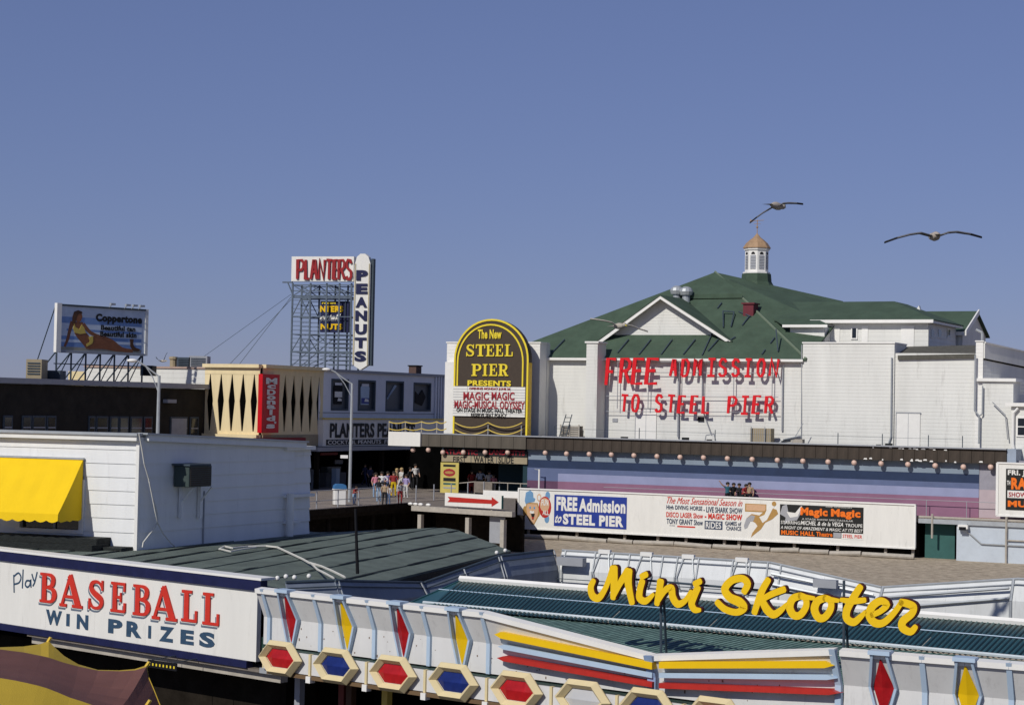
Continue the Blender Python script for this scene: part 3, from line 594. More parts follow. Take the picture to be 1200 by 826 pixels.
for i, (px, py) in enumerate(gp_):
    p = SP.l(px, py, dQ+.12); M = Tm(p.x, p.y, p.z)
    if g_o is None: g_o = gl_.build('globe_lamp', GLOBE, MQ, smooth=True, local=M); k_o = cpm.build('lamp_neck', DSTEEL, g_o)
    else: h = share(g_o, MQ, M); share(k_o, h, Matrix())
random.seed(11)
mb = MB()
for i in range(26):
    px = random.gauss(1060, 32); d_ = dQ-.03; x = X(max(990, min(1150, px)), d_); z = (zt-.12 if i % 2 else zb+.07)+random.uniform(-.04, .04)
    w2 = random.uniform(.05, .16); mb.prism([(x-w2, z-.04), (x+w2, z-.05), (x+w2*.7, z+.05), (x-w2*.6, z+.04)], d_-.012*(1+i*.01), d_)
mb.build('bird_droppings', TRIM, MQ, 'stuff')
# thin rail on the marquee roof
RL = thing('marquee_railing', 'thin wire railing with slim posts along the marquee roof edge', 'railing', SP.at(0, 0, 0))
po = None
for px in (650, 749, 838, 982, 1034, 1088, 1128):
    p = SP.l(px, 515, dQ+.6); M = Tm(p.x, p.y, 4.08)
    po = MB().tube((0, 0, 0), (0, 0, .95), .03, .03, 5).build('post', DSTEEL, RL, local=M) if po is None else share(po, RL, M)
MB().path([(X(650, dQ+.6), dQ+.6, 4.85), (X(838, dQ+.6), dQ+.6, 4.8), (X(982, dQ+.6), dQ+.6, 4.82), (X(1128, dQ+.6), dQ+.6, 4.8)], .012, 4).build('wire', DSTEEL, RL)
# crates, ladder, air conditioners on the marquee roof
dR = 0.6
def placed(px, py, d, name, label, cat): p = SP.l(px, py, d); return thing(name, label, cat, SP.at(p.x, d, 4.085))
t = placed(670, 500, dR, 'slatted_crate', 'weathered slatted wooden crate left of the white pilaster on the marquee roof', 'crate')
so = None
for k in range(6):
    M = Tm(0, 0, .1+k*.15); so = MB().box(-.75, .75, -.3, -.27, 0, .10).build('slat', WOODL, t, local=M) if so is None else share(so, t, M)
MB().box(-.72, .72, -.26, .3, .05, .95).build('crate_body', WOOD, t)
for s in (-.7, 0, .7): MB().box(s-.05, s+.05, -.34, -.31, 0, 1.05).build('batten', WOODL, t)
t = placed(664, 495, dR-.2, 'stepladder', 'short open ladder leaning on the wooden crate', 'ladder')
MB().tube((-.35, -.5, .05), (-.05, 0, 1.75), .035).build('rail', DSTEEL, t); MB().tube((.15, -.5, .05), (.4, 0, 1.75), .035).build('rail', DSTEEL, t)
for k in range(5): f = .15+k*.18; MB().tube((-.35+.3*f, -.5+.5*f, 1.7*f+.05), (.15+.25*f, -.5+.5*f, 1.7*f+.05), .025).build('rung', DSTEEL, t)
t = placed(893, 505, dR, 'slatted_condenser', 'tan slatted box unit below the red letters on the marquee roof', 'air conditioner')
MB().box(-.72, .72, -.3, .4, .1, 1.1).build('case', TAN, t); so = None
for k in range(10):
    M = Tm(-.62+k*.138, -.33, 0); so = MB().box(-.02, .02, 0, .03, .15, 1.05).build('slat', WOODL, t, local=M) if so is None else share(so, t, M)
for s in (-.6, .35): MB().tube((s, -.45, 0), (s, -.45, 1.2), .03).build('leg', STEEL, t)
t = placed(925, 508, dR, 'pipe_bundle', 'bundle of pale pipes and boards lying beside the tan slatted unit', 'pipes')
for k in range(5): MB().tube((-.7+.1*k, -.1*k, .2+.05*k), (.9, -.1*k, .35+.08*k), .04).build('pipe', TRIM if k % 2 else STEEL, t)
MB().box(.2, 1.0, -.3, .2, .05, .45).build('box', WOODL, t); MB().tube((.2, -.3, .1), (1.0, -.2, 1.5), .025).build('pipe', STEEL, t)
t = placed(835, 500, dR, 'bent_pipe', 'bent conduit frame standing on the marquee roof below the letters', 'pipe')
MB().path([(-.55, 0, 0), (-.45, 0, .55), (.1, 0, .65), (.3, 0, .05)], .035).build('tube', GRAYP, t)
random.seed(5)
t = thing('roof_clutter', 'small scraps of dark debris along the foot of the white wall on the marquee roof', 'debris', SP.at(0, 0, 0)); mb = MB(); 
for k in range(26):
    x = X(random.choice([610, 640, 730, 780, 800, 840, 920, 1040, 1060])+random.uniform(-14, 14), 0); y = dQ+.5+random.random()*1.5; s = random.uniform(.06, .2); mb.box(x-s, x+s, y-s, y+s, 4.081, 4.081+s*random.uniform(.8, 2.4))
mb.build('scraps', TAR, t, 'stuff')
# ---------------------------------------------------------------- FREE ADMISSION letters
FA = thing('free_admission_letters', 'two rows of big red stick letters starting FREE ADMISSION standing off the white theatre wall', 'sign', SP.at(0, 0, 0))
dL = dF-.57
def zp(o): return 700+o/5.217
L1 = [('F', 52, 116, 100, 272), ('R', 138, 208, 100, 262), ('E', 214, 288, 100, 265), ('E', 296, 378, 100, 265), ('A', 442, 490, 104, 218), ('D', 514, 566, 104, 218), ('M', 588, 640, 104, 216), ('I', 668, 730, 102, 216), ('S', 740, 796, 102, 216), ('S', 820, 874, 104, 216), ('I', 896, 950, 104, 218), ('O', 975, 1028, 104, 218), ('N', 1050, 1112, 102, 218),
      ('T', 140, 192, 322, 434), ('O', 208, 258, 322, 432), ('S', 352, 402, 322, 434), ('T', 424, 478, 324, 440), ('E', 492, 544, 328, 442), ('E', 568, 620, 328, 444), ('L', 640, 692, 330, 444), ('P', 796, 856, 332, 446), ('I', 874, 932, 332, 448), ('E', 948, 1004, 328, 446), ('R', 1024, 1080, 332, 446)]
for i, (ch, a, b, c, d_) in enumerate(L1):
    p = SP.l(700+a/5.217, 400+d_/5.217, dL); q = SP.l(700+b/5.217, 400+c/5.217, dL)
    ins = .07; stick('letter', ch, FA, REDB, p.x+ins, q.x-ins, p.z+ins, q.z-ins, dL-.06, dL+.06, .21 if i < 4 else .165, .06)
for px in (724, 760, 796, 823, 860, 905):
    p = SP.l(px, 440, dL+.2); MB().tube((p.x, dL+.2, 9.55), (p.x, dL+.2, 6.3), .03, .03, 5).build('hanging_rod', GRAYP, FA)
for py in (424, 436, 464, 482):
    a = SP.l(710, py, dL+.2); b = SP.l(912, py+1, dL+.2); MB().tube(a, b, .022, .022, 5).build('support_bar', GRAYP, FA)
# ---------------------------------------------------------------- arched sign
dA = dQ+.55
AS = thing('arched_sign', 'tall arched brown sign with yellow slab letters and white letter board on the marquee', 'sign', SP.at(0, 0, 0))
def arch(px0, px1, pyb, pyt, pys, d):         # outline: base y, top y, springing y
    a = SP.l(px0, pyb, d); b = SP.l(px1, pyb, d); t = SP.l((px0+px1)/2, pyt, d); s = SP.l(px0, pys, d); cx = (a.x+b.x)/2; R = (b.x-a.x)/2; h = t.z-s.z
    return [(a.x, a.z), (b.x, a.z)]+[(cx+R*math.cos(math.pi*i/24), s.z+h*math.sin(math.pi*i/24)) for i in range(25)]
MB().prism(arch(531, 617.5, 509, 374.5, 421, dA), dA, dA+.55).build('sign_body', BROWN, AS)
def archband(px0, px1, pyb, pyt, pys, d, wd, name, m):
    o = arch(px0, px1, pyb, pyt, pys, d); pts = [o[1]]+o[2:]+[o[0]]; MB().ribbon(pts, [wd]*len(pts), d-.05, d, 1, False).build(name, m, AS)
archband(531.5, 617, 509, 374.8, 421, dA, .13, 'outer_gold_band', YELS); archband(536, 612.5, 452, 380.5, 424, dA-.01, .11, 'inner_gold_band', YELS)
a = SP.l(617.8, 425, dA); MB().box(a.x, a.x+.14, dA+.02, dA+.5, 4.1, a.z).build('yellow_edge', YEL, AS)
def arow(y0, y1, x0, x1, s, m, bold, d=dA-.06, shear=0): p = SP.l(x0, y1, d); q = SP.l(x1, y0, d); return txt('lettering', s, AS, m, p.x, q.x, p.z, q.z, d, .03, bold, shear)
arow(386, 397, 560, 588, 'The New', YELS, .03)
for ch, a, b in (('S', 546, 556), ('T', 557.5, 568.5), ('E', 569.5, 579.5), ('E', 580.5, 590), ('L', 591.5, 601.5)):
    p = SP.l(a, 417.5, dA-.06); q = SP.l(b, 403.5, dA-.06); serif('letter', ch, AS, YELS, p.x, q.x, p.z, q.z, dA-.03, .05)
for ch, a, b in (('P', 552.5, 564), ('I', 565.5, 571.5), ('E', 573, 583), ('R', 584, 596)):
    p = SP.l(a, 440.5, dA-.06); q = SP.l(b, 426.5, dA-.06); serif('letter', ch, AS, YELS, p.x, q.x, p.z, q.z, dA-.03, .05)
arow(446, 452, 548, 599, 'PRESENTS', YELS, .04)
a = SP.l(531.5, 452.5, dA-.1); b = SP.l(615, 489, dA-.1)
MB().box(a.x, b.x, dA-.12, dA-.01, b.z, a.z).build('letter_board', SIGNW, AS)
for k in range(1, 11): z = b.z+(a.z-b.z)*k/11; MB().box(a.x, b.x, dA-.135, dA-.122, z-.012, z+.012).build('letter_rail', GRAYP, AS)
for k in range(1, 5): x = a.x+(b.x-a.x)*k/5; MB().box(x-.01, x+.01, dA-.132, dA-.1215, b.z, a.z).build('board_joint', GRAYP, AS)
dT = dA-.138
MAR = mat('dark_red_board_letter', (.33, .02, .03), .5, .1, 5)
arow(454.5, 457, 550, 598, 'OPENING MONDAY JUNE 26', MAR, .02, dT); arow(459.5, 468.5, 543, 573, 'MAGIC', MAR, .02, dT); arow(459.5, 468.5, 576, 603, 'MAGIC', MAR, .02, dT)
arow(470.5, 478, 532.5, 615, 'MAGIC-MUSICAL ODYSSEY', MAR, .02, dT); arow(479.5, 482.5, 535, 612, 'ON STAGE IN MUSIC HALL THEATER', BLKIN, .015, dT); arow(484.8, 487.8, 552, 594, 'RESERVE SEAT POLICY', BLKIN, .015, dT)
# rope swags below the board and left of it
def swag(px0, px1, py, sag, d, par, n=2, m=GOLDT):
    for k in range(n):
        a = SP.l(px0, py+k*8, d); b = SP.l(px1, py+k*8, d); pts = [(a.x+(b.x-a.x)*i/8, d, a.z+(b.z-a.z)*i/8-sag*(1-(2*i/8-1)**2)) for i in range(9)]; MB().path(pts, .04, 4).build('swag_rope', m, par)
swag(533, 572, 495, .35, dA-.3, AS); swag(572, 612, 495, .35, dA-.3, AS)
for px in (572, 611): p = SP.l(px, 500, dA-.3); MB().tube((p.x, dA-.3, 4.25), (p.x, dA-.3, 5.0), .035).build('swag_post', STEEL, AS)
RF = thing('rope_fence', 'gold rope fence with white posts on the marquee roof left of the arched sign', 'fence', SP.at(0, 0, 0))
for k, (a_, b_) in enumerate(((456, 475), (475, 494), (494, 512), (512, 523))): swag(a_, b_, 494, .12, dQ+.3, RF, 3)
for px in (456, 475, 494, 512): p = SP.l(px, 500, dQ+.3); MB().tube((p.x, dQ+.3, 4.1), (p.x, dQ+.3, 5.1), .04).build('post', WOODL, RF)
# ---------------------------------------------------------------- entrance below the marquee
EN = thing('pier_entrance', 'dark recessed pier entrance with teal side wall under the marquee', 'entrance', SP.at(0, 0, 0))
MB().box(X(585, .6), xm0-.01, .6, .9, 0.01, 3.55).build('teal_wall', TEALD, EN)
MB().box(X(480, 5), X(610, 5), 5.2, 5.5, 0.01, 3.9).build('back_wall', DARK, EN)
MB().box(xm0-.35, xm0-.01, DM+.02, .59, 0.01, 3.55).build('wall_end', TEALD, EN)
RB = thing('reader_board', 'tan changeable letter board reading FIRST WATER SLIDE under the marquee', 'sign', SP.at(0, 0, 0)); dB = dQ+.35
a = SP.l(517.5, 533, dB); b = SP.l(617.5, 544, dB); MB().box(a.x, b.x, dB, dB+.25, b.z, a.z).build('board', TAN, RB)
a2 = SP.l(517.5, 526, dB); MB().box(a.x, b.x, dB, dB+.25, a.z+.004, min(a2.z, zb+.02)).build('upper_board', BLKIN, RB)
def brow(y0, y1, x0, x1, s, par, m, d, bold=.02, shear=0, fr=SP): p = fr.l(x0, y1, d); q = fr.l(x1, y0, d); return txt('lettering', s, par, m, p.x, q.x, p.z, q.z, d, .012, bold, shear)
brow(535, 542, 531, 546, 'FIRST', RB, BLKIN, dB-.005); brow(535, 542.2, 555, 579, 'WATER', RB, BLKIN, dB-.005); brow(535.3, 542.5, 584, 602, 'SLIDE', RB, BLKIN, dB-.005)
brow(527.5, 531.8, 520, 560, 'ATLANTIC', RB, MAR, dB-.005); brow(528, 532.2, 566, 615, '& LAND CITYS', RB, MAR, dB-.005)
for px in (552, 582): p = SP.l(px, 540, dB); MB().box(p.x-.02, p.x+.02, dB-.012, dB, b.z, a.z).build('board_joint', DSTEEL, RB)
YB = thing('yellow_banner', 'tall yellow banner with a dark red oval hung at the pier entrance', 'banner', SP.at(0, 0, 0)); dy = dQ+.1
a = SP.l(516.5, 541.5, dy); b = SP.l(537, 578, dy); MB().box(a.x, b.x, dy, dy+.05, b.z, a.z).build('cloth', mat('pale_yellow_banner', (.55, .45, .12), .7, .1, 2), YB)
c_ = SP.l(526.5, 553.5, dy); MB().prism([(c_.x+.48*math.cos(i*.5236), c_.z+.27*math.sin(i*.5236)) for i in range(12)], dy-.012, dy).build('oval', MAR, YB)
MB().prism([(c_.x+.36*math.cos(i*.5236), c_.z+.1*math.sin(i*.5236)) for i in range(12)], dy-.02, dy-.013).build('oval_bar', PTAN, YB)
for k, (y0, y1, m) in enumerate(((544.5, 546.5, BLKIN), (560, 563.5, BLKIN), (566, 567.5, GREEND), (571, 572, GRAYP))):
    p = SP.l(519.5, y1, dy); q = SP.l(534, y0, dy); MB().box(p.x, q.x, dy-.01, dy, p.z, q.z).build('printed_bar', m, YB)
# ================================================================== BEACH SIDE BILLBOARD
dBB = BBd
BB = thing('beach_billboard', 'long low white billboard advertising free admission standing above the sand', 'billboard', SP.at(0, 0, 0))
a = SP.l(608.5, 573, dBB); b = SP.l(1071.5, 641, dBB); bz1 = .665; bz0 = -1.95
MB().box(a.x, b.x, dBB, dBB+.12, bz0, bz1).build('board', SIGNW, BB)
MB().box(a.x-.06, b.x+.06, dBB-.07, dBB+.18, bz1+.001, bz1+.09).build('frame_rail', TRIM, BB); MB().box(a.x-.06, b.x+.06, dBB-.07, dBB+.18, bz0-.09, bz0-.001).build('frame_rail', TRIM, BB)
for x in (a.x-.03, b.x+.03): MB().box(x-.05, x+.05, dBB-.065, dBB+.15, bz0, bz1).build('frame_stile', TRIM, BB)
po = None
for px in (619, 676, 732, 771, 804, 849, 866, 888, 931, 982, 1038, 1070):
    p = SP.l(px, 640, dBB+.35); M = Tm(p.x, dBB+.35, SAND); po = MB().box(-.08, .08, -.08, .08, -.3, bz0-SAND+.3).build('post', WOODL, BB, local=M) if po is None else share(po, BB, M)
MB().box(a.x, b.x, dBB+1.2, dBB+1.3, SAND-.2, -.38).build('backing_shadow_boards', DARKW, BB)
def bz(f): return bz0+(bz1-bz0)*f
def bx_(px): return SP.l(px, 600, dBB).x
def bt(s, px0, px1, f0, f1, m, bold=.02, shear=0, d=.022, nm='lettering'): return txt(nm, s, BB, m, bx_(px0), bx_(px1), bz(f0), bz(f1), dBB-d, .006, bold, shear)
MB().box(bx_(649.5), bx_(734.5), dBB-.02, dBB, bz(.09), bz(.90)).build('blue_panel', PBLUE, BB)
bt('FREE', 652, 676.5, .49, .85, SIGNW, .05); bt('Admission', 678.5, 733, .485, .83, SIGNW, .045); bt('STEEL PIER', 660, 731, .14, .42, SIGNW, .05); bt('to', 650.8, 658.5, .17, .38, SIGNW, .03, .3)
def shape(pts, m, d, nm='poster_shape', par=None): return MB().prism([(bx_(p[0]), bz(p[1])) for p in pts], dBB-d, dBB-.001).build(nm, m, par or BB)
def oval(cx, cf, rx, rf, m, d, nm='poster_oval', n=16): return shape([(cx+rx*math.cos(2*math.pi*i/n), cf+rf*math.sin(2*math.pi*i/n)) for i in range(n)], m, d, nm)
# generic laughing clown faces
oval(615.3, .44, 2.6, .13, PTAN, .010, 'hair_tuft'); oval(630.6, .44, 2.6, .14, PTAN, .010, 'hair_tuft')
shape([(617.5, .30), (623, .10), (626.5, .10), (631, .3), (632, .5), (630, .66), (617, .66), (615.8, .5)], PTAN, .012, 'face_outline')
shape([(618.3, .31), (623.3, .13), (626, .13), (630, .31), (631, .5), (629, .63), (618, .63), (616.8, .5)], PFLESH, .016, 'face'); 
oval(623.5, .42, 2.6, .045, SIGNW, .020, 'muzzle'); shape([(622.3, .38), (627, .38), (625.5, .22), (624, .22)], BLKIN, .021, 'open_mouth'); shape([(623.4, .29), (626, .29), (625.3, .235), (624.1, .235)], RED, .024, 'tongue')
oval(621.3, .53, 1, .035, PSKYB, .021, 'eye'); oval(626.3, .53, 1, .035, PSKYB, .021, 'eye'); oval(623.7, .47, 1.1, .035, PFLESH, .024, 'nose')
shape([(614.8, .70), (616, .92), (621, .98), (624.3, .92), (624.8, .80), (627, .77), (626, .69), (620, .66), (616, .62)], PSKYB, .02, 'hat')
oval(631.5, .80, 2.6, .10, PFLESH, .011, 'ear_puff'); oval(631.5, .80, 1.7, .065, SIGNW, .013, 'ear_puff'); oval(641.5, .86, 2.8, .11, PSKYB, .011, 'hat_puff'); oval(641, .26, 2.8, .11, PSKYB, .011, 'bow'); oval(638.6, .56, 7.3, .28, RED, .014, 'red_face'); oval(638.2, .62, 5.6, .18, PFLESH, .017, 'face')
bt('FUN', 634.5, 642.5, .60, .76, SIGNW, .03); bt('ALL', 636, 643.5, .36, .48, SIGNW, .03)
RI, NI = REDL, mat('navy_poster_ink', (.03, .05, .10), .5)
bt('The Most Sensational Season in', 781, 870, .80, .965, RI, .0, .35); bt('High DIVING HORSE', 781, 823, .62, .76, NI, .02); bt('- LIVE SHARK SHOW', 824.5, 870, .62, .76, NI, .02)
bt('DISCO LASER Show', 781, 824, .455, .585, RI, .02); bt('- MAGIC SHOW', 826, 870, .455, .60, RI, .04); bt('TONY GRANT Show', 781.5, 824, .285, .42, NI, .02)
bt('ON STAGE', 785, 791, .235, .26, NI, 0); MB().box(bx_(794), bx_(815), dBB-.01, dBB, bz(.215), bz(.25)).build('red_bar', RI, BB)
MB().box(bx_(826), bx_(847), dBB-.012, dBB, bz(.20), bz(.41)).build('navy_box', NI, BB); bt('RIDES', 827.5, 845.5, .225, .385, SIGNW, .02)
bt('GAMES of', 850, 869, .32, .42, NI, .02); bt('CHANCE', 851.5, 869, .20, .30, NI, .02)
# diving horse and rider
MB().box(bx_(873), bx_(898), dBB-.006, dBB, bz(.68), bz(.88)).build('tan_panel', PTAN, BB); MB().box(bx_(874.5), bx_(897), dBB-.009, dBB, bz(.71), bz(.86)).build('pink_panel', PFLESH, BB)
shape([(872, .33), (875, .52), (881, .63), (890, .60), (896, .72), (903, .80), (910, .76), (912, .66), (905, .52), (897, .43), (892, .26), (884, .12), (880.5, .05), (882, .16), (888, .34), (885, .42), (880, .46), (876, .32)], PTAN, .014, 'horse_body')
shape([(872, .33), (875, .52), (881, .60), (885, .58), (883, .45), (879.5, .44), (876, .28), (873, .25)], PGRAY, .017, 'horse_head'); shape([(890, .56), (896, .62), (900, .82), (907, .93), (910, .90), (905, .76), (899, .5), (894, .42)], SIGNW, .019, 'rider'); oval(907, .90, 2.6, .06, PTAN, .021, 'hair')
# black magic poster
MB().box(bx_(914), bx_(1012), dBB-.012, dBB, bz(.14), bz(.90)).build('black_panel', PBLK, BB)
bt('A STAGE SHOW SPECTACULAR', 940, 1000, .545, .585, SIGNW, .0); bt('Magic', 938, 970, .60, .845, ORANGE, .05); bt('Magic', 974, 1008.5, .60, .84, ORANGE, .05); bt('FREE ADMISSION', 968, 998, .87, .895, SIGNW, 0)
bt('STARRING', 915.5, 938, .42, .50, SIGNW, .01); bt('MICHEL & de la VEGA', 939, 989, .42, .52, SIGNW, .02, .2); bt('TROUPE', 991, 1011, .42, .50, SIGNW, .01)
bt('A NIGHT OF AMAZEMENT & MAGIC AT ITS BEST', 915.5, 1011, .30, .375, SIGNW, .01, .2); bt('MUSIC HALL', 916, 955, .16, .27, ORANGE, .04); bt('Theatre', 957, 976, .16, .27, ORANGE, .03)
MB().box(bx_(977), bx_(986), dBB-.016, dBB, bz(.15), bz(.27)).build('gray_box', PGRAY, BB); MB().box(bx_(986.6), bx_(1012.6), dBB-.016, dBB, bz(.125), bz(.27)).build('white_box', SIGNW, BB); bt('STEEL PIER', 988, 1011, .155, .24, RI, .02)
shape([(914, .66), (917, .86), (922, .90), (924, .70), (930, .62), (938, .82), (941, .80), (934, .52), (925, .50), (919, .40), (921, .58)], PGRAY, .018, 'dove'); shape([(922, .72), (932, .70), (938, .86), (940, .88), (935, .62), (926, .58)], SIGNW, .021, 'wing')
# white pipe on the sand under the board
PIP = thing('sand_pipe', 'weathered white drain pipe laid in sections on the sand along the pier', 'pipe', SP.at(0, 0, 0))
xs = [505, 540, 575, 607, 655, 712, 742, 790, 835, 869, 903, 937, 972, 1010, 1072]
for a_, b_ in zip(xs, xs[1:]):
    d_ = dBB-1.0; p = SP.l(a_, 640, d_).x; q = SP.l(b_, 640, d_).x; j = random.uniform(-.05, .05); MB().tube((p+.04, d_, SAND+.16+j), (q-.04, d_+random.uniform(-.08, .08), SAND+.16-j), .15, .15, 8).build('pipe_section', WOODL, PIP)
# ------------------------------------------------------------------ right end of the beach front
SB = thing('lower_beach_room', 'white painted wall and green door below the pier deck at the right edge', 'wall', SP.at(0, 0, 0))
p = SP.l(1121, 630, dBB+.2).x; MB().box(p, p+9, dBB+.2, dBB+.4, SAND-.2, -.42).build('white_wall', mat('bluish_white_wall', (.50, .55, .60), .6, .08, 1, dirt=.2), SB)
p2 = SP.l(1084, 630, dBB+1.0).x; MB().box(p2, p-.3, dBB+1.0, dBB+1.12, SAND-.2, -.45).build('green_door', GREEND, SB)
MB().box(SP.l(1066, 630, dBB+1.6).x, p, dBB+1.7, dBB+1.8, SAND-.2, -.4).build('dark_back', DARK, SB)
MB().path([SP.l(1133, 622, dBB+.12), SP.l(1150, 637, dBB+.12), SP.l(1205, 640, dBB+.12)], .05).build('pipe_run', STEEL, SB)
for px in (1092, 1179): q = SP.l(px, 640, dBB+.05); MB().tube((q.x, dBB+.05, SAND if px > 1100 else -1.3), (q.x, dBB+.05, .2), .07).build('support_pipe', WOODL, SB)
MB().path([SP.l(1181, 633, dBB+.1), SP.l(1206, 634, dBB+.1)], .05).build('hand_rail', WOODL, SB)
LMP = thing('flood_lamp', 'small white flood lamp under the deck edge left of the white wall', 'lamp', SP.at(*SP.l(1129, 617, dBB-.05)))
MB().box(-.3, .3, -.2, .1, -.12, .12).build('housing', TRIM, LMP); MB().box(-.22, .2, -.24, -.201, -.2, 0).build('lens', BLACK, LMP); MB().tube((.2, 0, .1), (.3, .3, .4), .03).build('bracket', STEEL, LMP)
EDG = thing('deck_edge_rail', 'pale deck edge beam with pipe rail running right from the billboard', 'railing', SP.at(0, 0, 0))
p = SP.l(1076, 606, dBB).x; MB().box(p, p+12, dBB+.05, dBB+.35, -.40, -.12).build('edge_beam', STEEL, EDG); MB().box(p+3, p+12, dBB+.36, DM-.01, -.0, .02).build('brown_deck', DECKB, EDG)
MB().tube((p, dBB+.15, -.02), (p+12, dBB+.15, -.02), .07).build('pipe_rail', WOODL, EDG)
po = None
for k in range(5):
    M = Tm(p+.3+k*2.5, -2.2, 0); po = MB().tube((0, 0, 0), (0, 0, 1.0), .025).build('rail_post', GRAYP, EDG, local=M) if po is None else share(po, EDG, M)
MB().tube((xm0+6, -2.2, 1.0), (p+10.3, -2.2, 1.0), .02).build('top_rail', GRAYP, EDG)
# right hand event sign
dE = dBB+.5
EV = thing('event_sign', 'white framed black and orange event sign at the right edge of the pier deck', 'sign', SP.at(0, 0, 0))
a = SP.l(1168.5, 543, dE); b = SP.l(1250, 605, dE); ez0 = Z(1168.5, 603, dE); ez1 = a.z
MB().box(a.x, b.x, dE, dE+.3, ez0, ez1).build('cabinet', SIGNW, EV); MB().box(a.x-.05, a.x+.10, dE-.06, dE+.31, ez0-.04, ez1+.04).build('frame', TRIM, EV); MB().box(a.x, b.x, dE-.06, dE+.31, ez1, ez1+.09).build('frame', TRIM, EV); MB().box(a.x, b.x, dE-.06, dE+.31, ez0-.09, ez0).build('frame', TRIM, EV)
c = SP.l(1179, 549, dE-.02); e_ = SP.l(1179, 597, dE-.02); MB().box(c.x, b.x-.3, dE-.03, dE-.001, e_.z, c.z).build('poster', PBLK, EV)
def et(s, px0, px1, py0, py1, m, bold, shear=0, nd=.035): p = SP.l(px0, py1, dE-nd); q = SP.l(px1, py0, dE-nd); txt('lettering', s, EV, m, p.x, q.x, p.z, q.z, dE-nd, .008, bold, shear)
et('FRI. J', 1181, 1201, 551, 558, SIGNW, .04); et('RA', 1185, 1203, 560, 573, ORANGE, .05); et('TH', 1180, 1184, 563, 568, SIGNW, .03)
p = SP.l(1180.5, 583, dE-.04); q = SP.l(1212, 575.5, dE-.04); MB().box(p.x, q.x, dE-.045, dE-.031, p.z, q.z).build('white_strip', SIGNW, EV); et('SHOW', 1182, 1203, 577, 582, MAR, .03, 0, .048)
et('MU', 1181, 1203, 587, 593.5, ORANGE, .05)
# small windowed building at the far right
WB = thing('windowed_pier_shed', 'pale clapboard shed with a sash window at the right edge above the event sign', 'building', SP.at(0, 0, 0)); dV = -.4
a = SP.l(1185, 476, dV); siding(a.x, a.x+7, 0, a.z, .26, dV, back=3).build('clapboard_wall', SIDEW, WB, 'stuff'); MB().box(a.x-.3, a.x+7, dV-.3, dV+3, a.z, a.z+.22).build('cornice', TRIM, WB)
c = SP.l(1193, 490, dV-.05); e_ = SP.l(1208, 510, dV-.05); o = MB().box(c.x-.1, e_.x, dV-.09, dV, e_.z-.1, c.z+.1).build('window', TRIM, WB); MB().box(c.x, e_.x, dV-.10, dV-.02, e_.z, c.z).build('pane', WIN, o); MB().box(c.x, e_.x, dV-.12, dV-.09, (e_.z+c.z)/2-.03, (e_.z+c.z)/2+.03).build('sash_bar', TRIM, o)
MB().path([SP.l(1193, 478, dV-.2), SP.l(1187.5, 484, dV-.2), SP.l(1187, 520, dV-.2), SP.l(1191, 545, dV-.2)], .08).build('downspout', TRIM, WB)
rr0 = SP.l(1187, 449, dF-.25).x; siding_side(rr0+.01, dF-.25, dF+5, 5.2, 7.75, .26).build('shaded_return_wall', SIDEW, TH, 'stuff')
# ------------------------------------------------------------------ arrow sign and low platform
pf0 = G(482, 592, 0); PFr = Fr(pf0.x, pf0.y, .80, -.60)
PF = thing('beach_stair_platform', 'low gray timber platform on posts at the edge of the beach under the arrow sign', 'platform', PFr.at())
pl = PFr.l(600, 600, 0).x
MB().box(0, pl, 0, .35, -.33, -.012).build('platform_edge', WOODL, PF); PI_ = PFr.M.inverted(); q1 = PI_ @ (SP.M @ Vector((SP.l(604, 600, BBd+.38).x, BBd+.38, 0))); q2 = PI_ @ (SP.M @ Vector((SP.l(470, 600, BBd+.38).x, BBd+.38, 0))); MB().slab([(0, .351), (pl-.02, .351), (q1.x, q1.y), (q2.x, q2.y)], -.33, -.02).build('platform_deck', WOOD, PF); MB().box(.2, pl-.8, 2.2, 2.4, SAND-.2, -.34).build('platform_bulkhead', DARKW, PF); po = None
for px in (493, 549, 590):
    p = PFr.l(px, 610, .25); M = Tm(p.x, .25, SAND-.2); po = MB().box(-.14, .14, -.14, .14, 0, 2.25).build('post', WOODL if px != 590 else WOODL, PF, local=M) if po is None else share(po, PF, M)
MB().box(PFr.l(575, 610, .6).x, PFr.l(592, 610, .6).x, .5, .6, -2.0, -.4).build('hanging_panel', GRAYP, PF)
mb = MB(); 
for px in (481, 487, 493, 502): p = PFr.l(px, 588, .3); mb.ball((p.x, .3, .08), .12, 6, 4, 1.6, 1, .8)
mb.build('debris', TRIM, PF)
ASn = thing('arrow_sign', 'white board with a long red arrow pointing right toward the billboard', 'sign', PFr.at()); dS2 = -.12
a = PFr.l(521.5, 577, dS2); b = PFr.l(588, 582.5, dS2); z0_ = PFr.l(521.5, 592.3, dS2).z
MB().box(a.x, b.x, dS2, dS2+.10, z0_, a.z).build('board', SIGNW, ASn); MB().box(b.x+.001, b.x+.04, dS2-.02, dS2+.13, z0_, a.z).build('end_trim', GREEND, ASn)
h = a.z-z0_; zm_ = (a.z+z0_)/2; w1 = (b.x-a.x)
MB().prism([(a.x+.05*w1, zm_+.2*h), (b.x-.17*w1, zm_+.15*h), (b.x-.17*w1, zm_+.36*h), (b.x-.05*w1, zm_), (b.x-.17*w1, zm_-.36*h), (b.x-.17*w1, zm_-.15*h), (a.x+.05*w1, zm_-.2*h), (a.x+.09*w1, zm_)], dS2-.02, dS2).build('arrow', RED, ASn)
for f in (.2, .8): MB().tube((a.x+w1*f, dS2+.15, -.3), (a.x+w1*f, dS2+.15, a.z-.1), .04).build('sign_leg', WOODL, ASn)
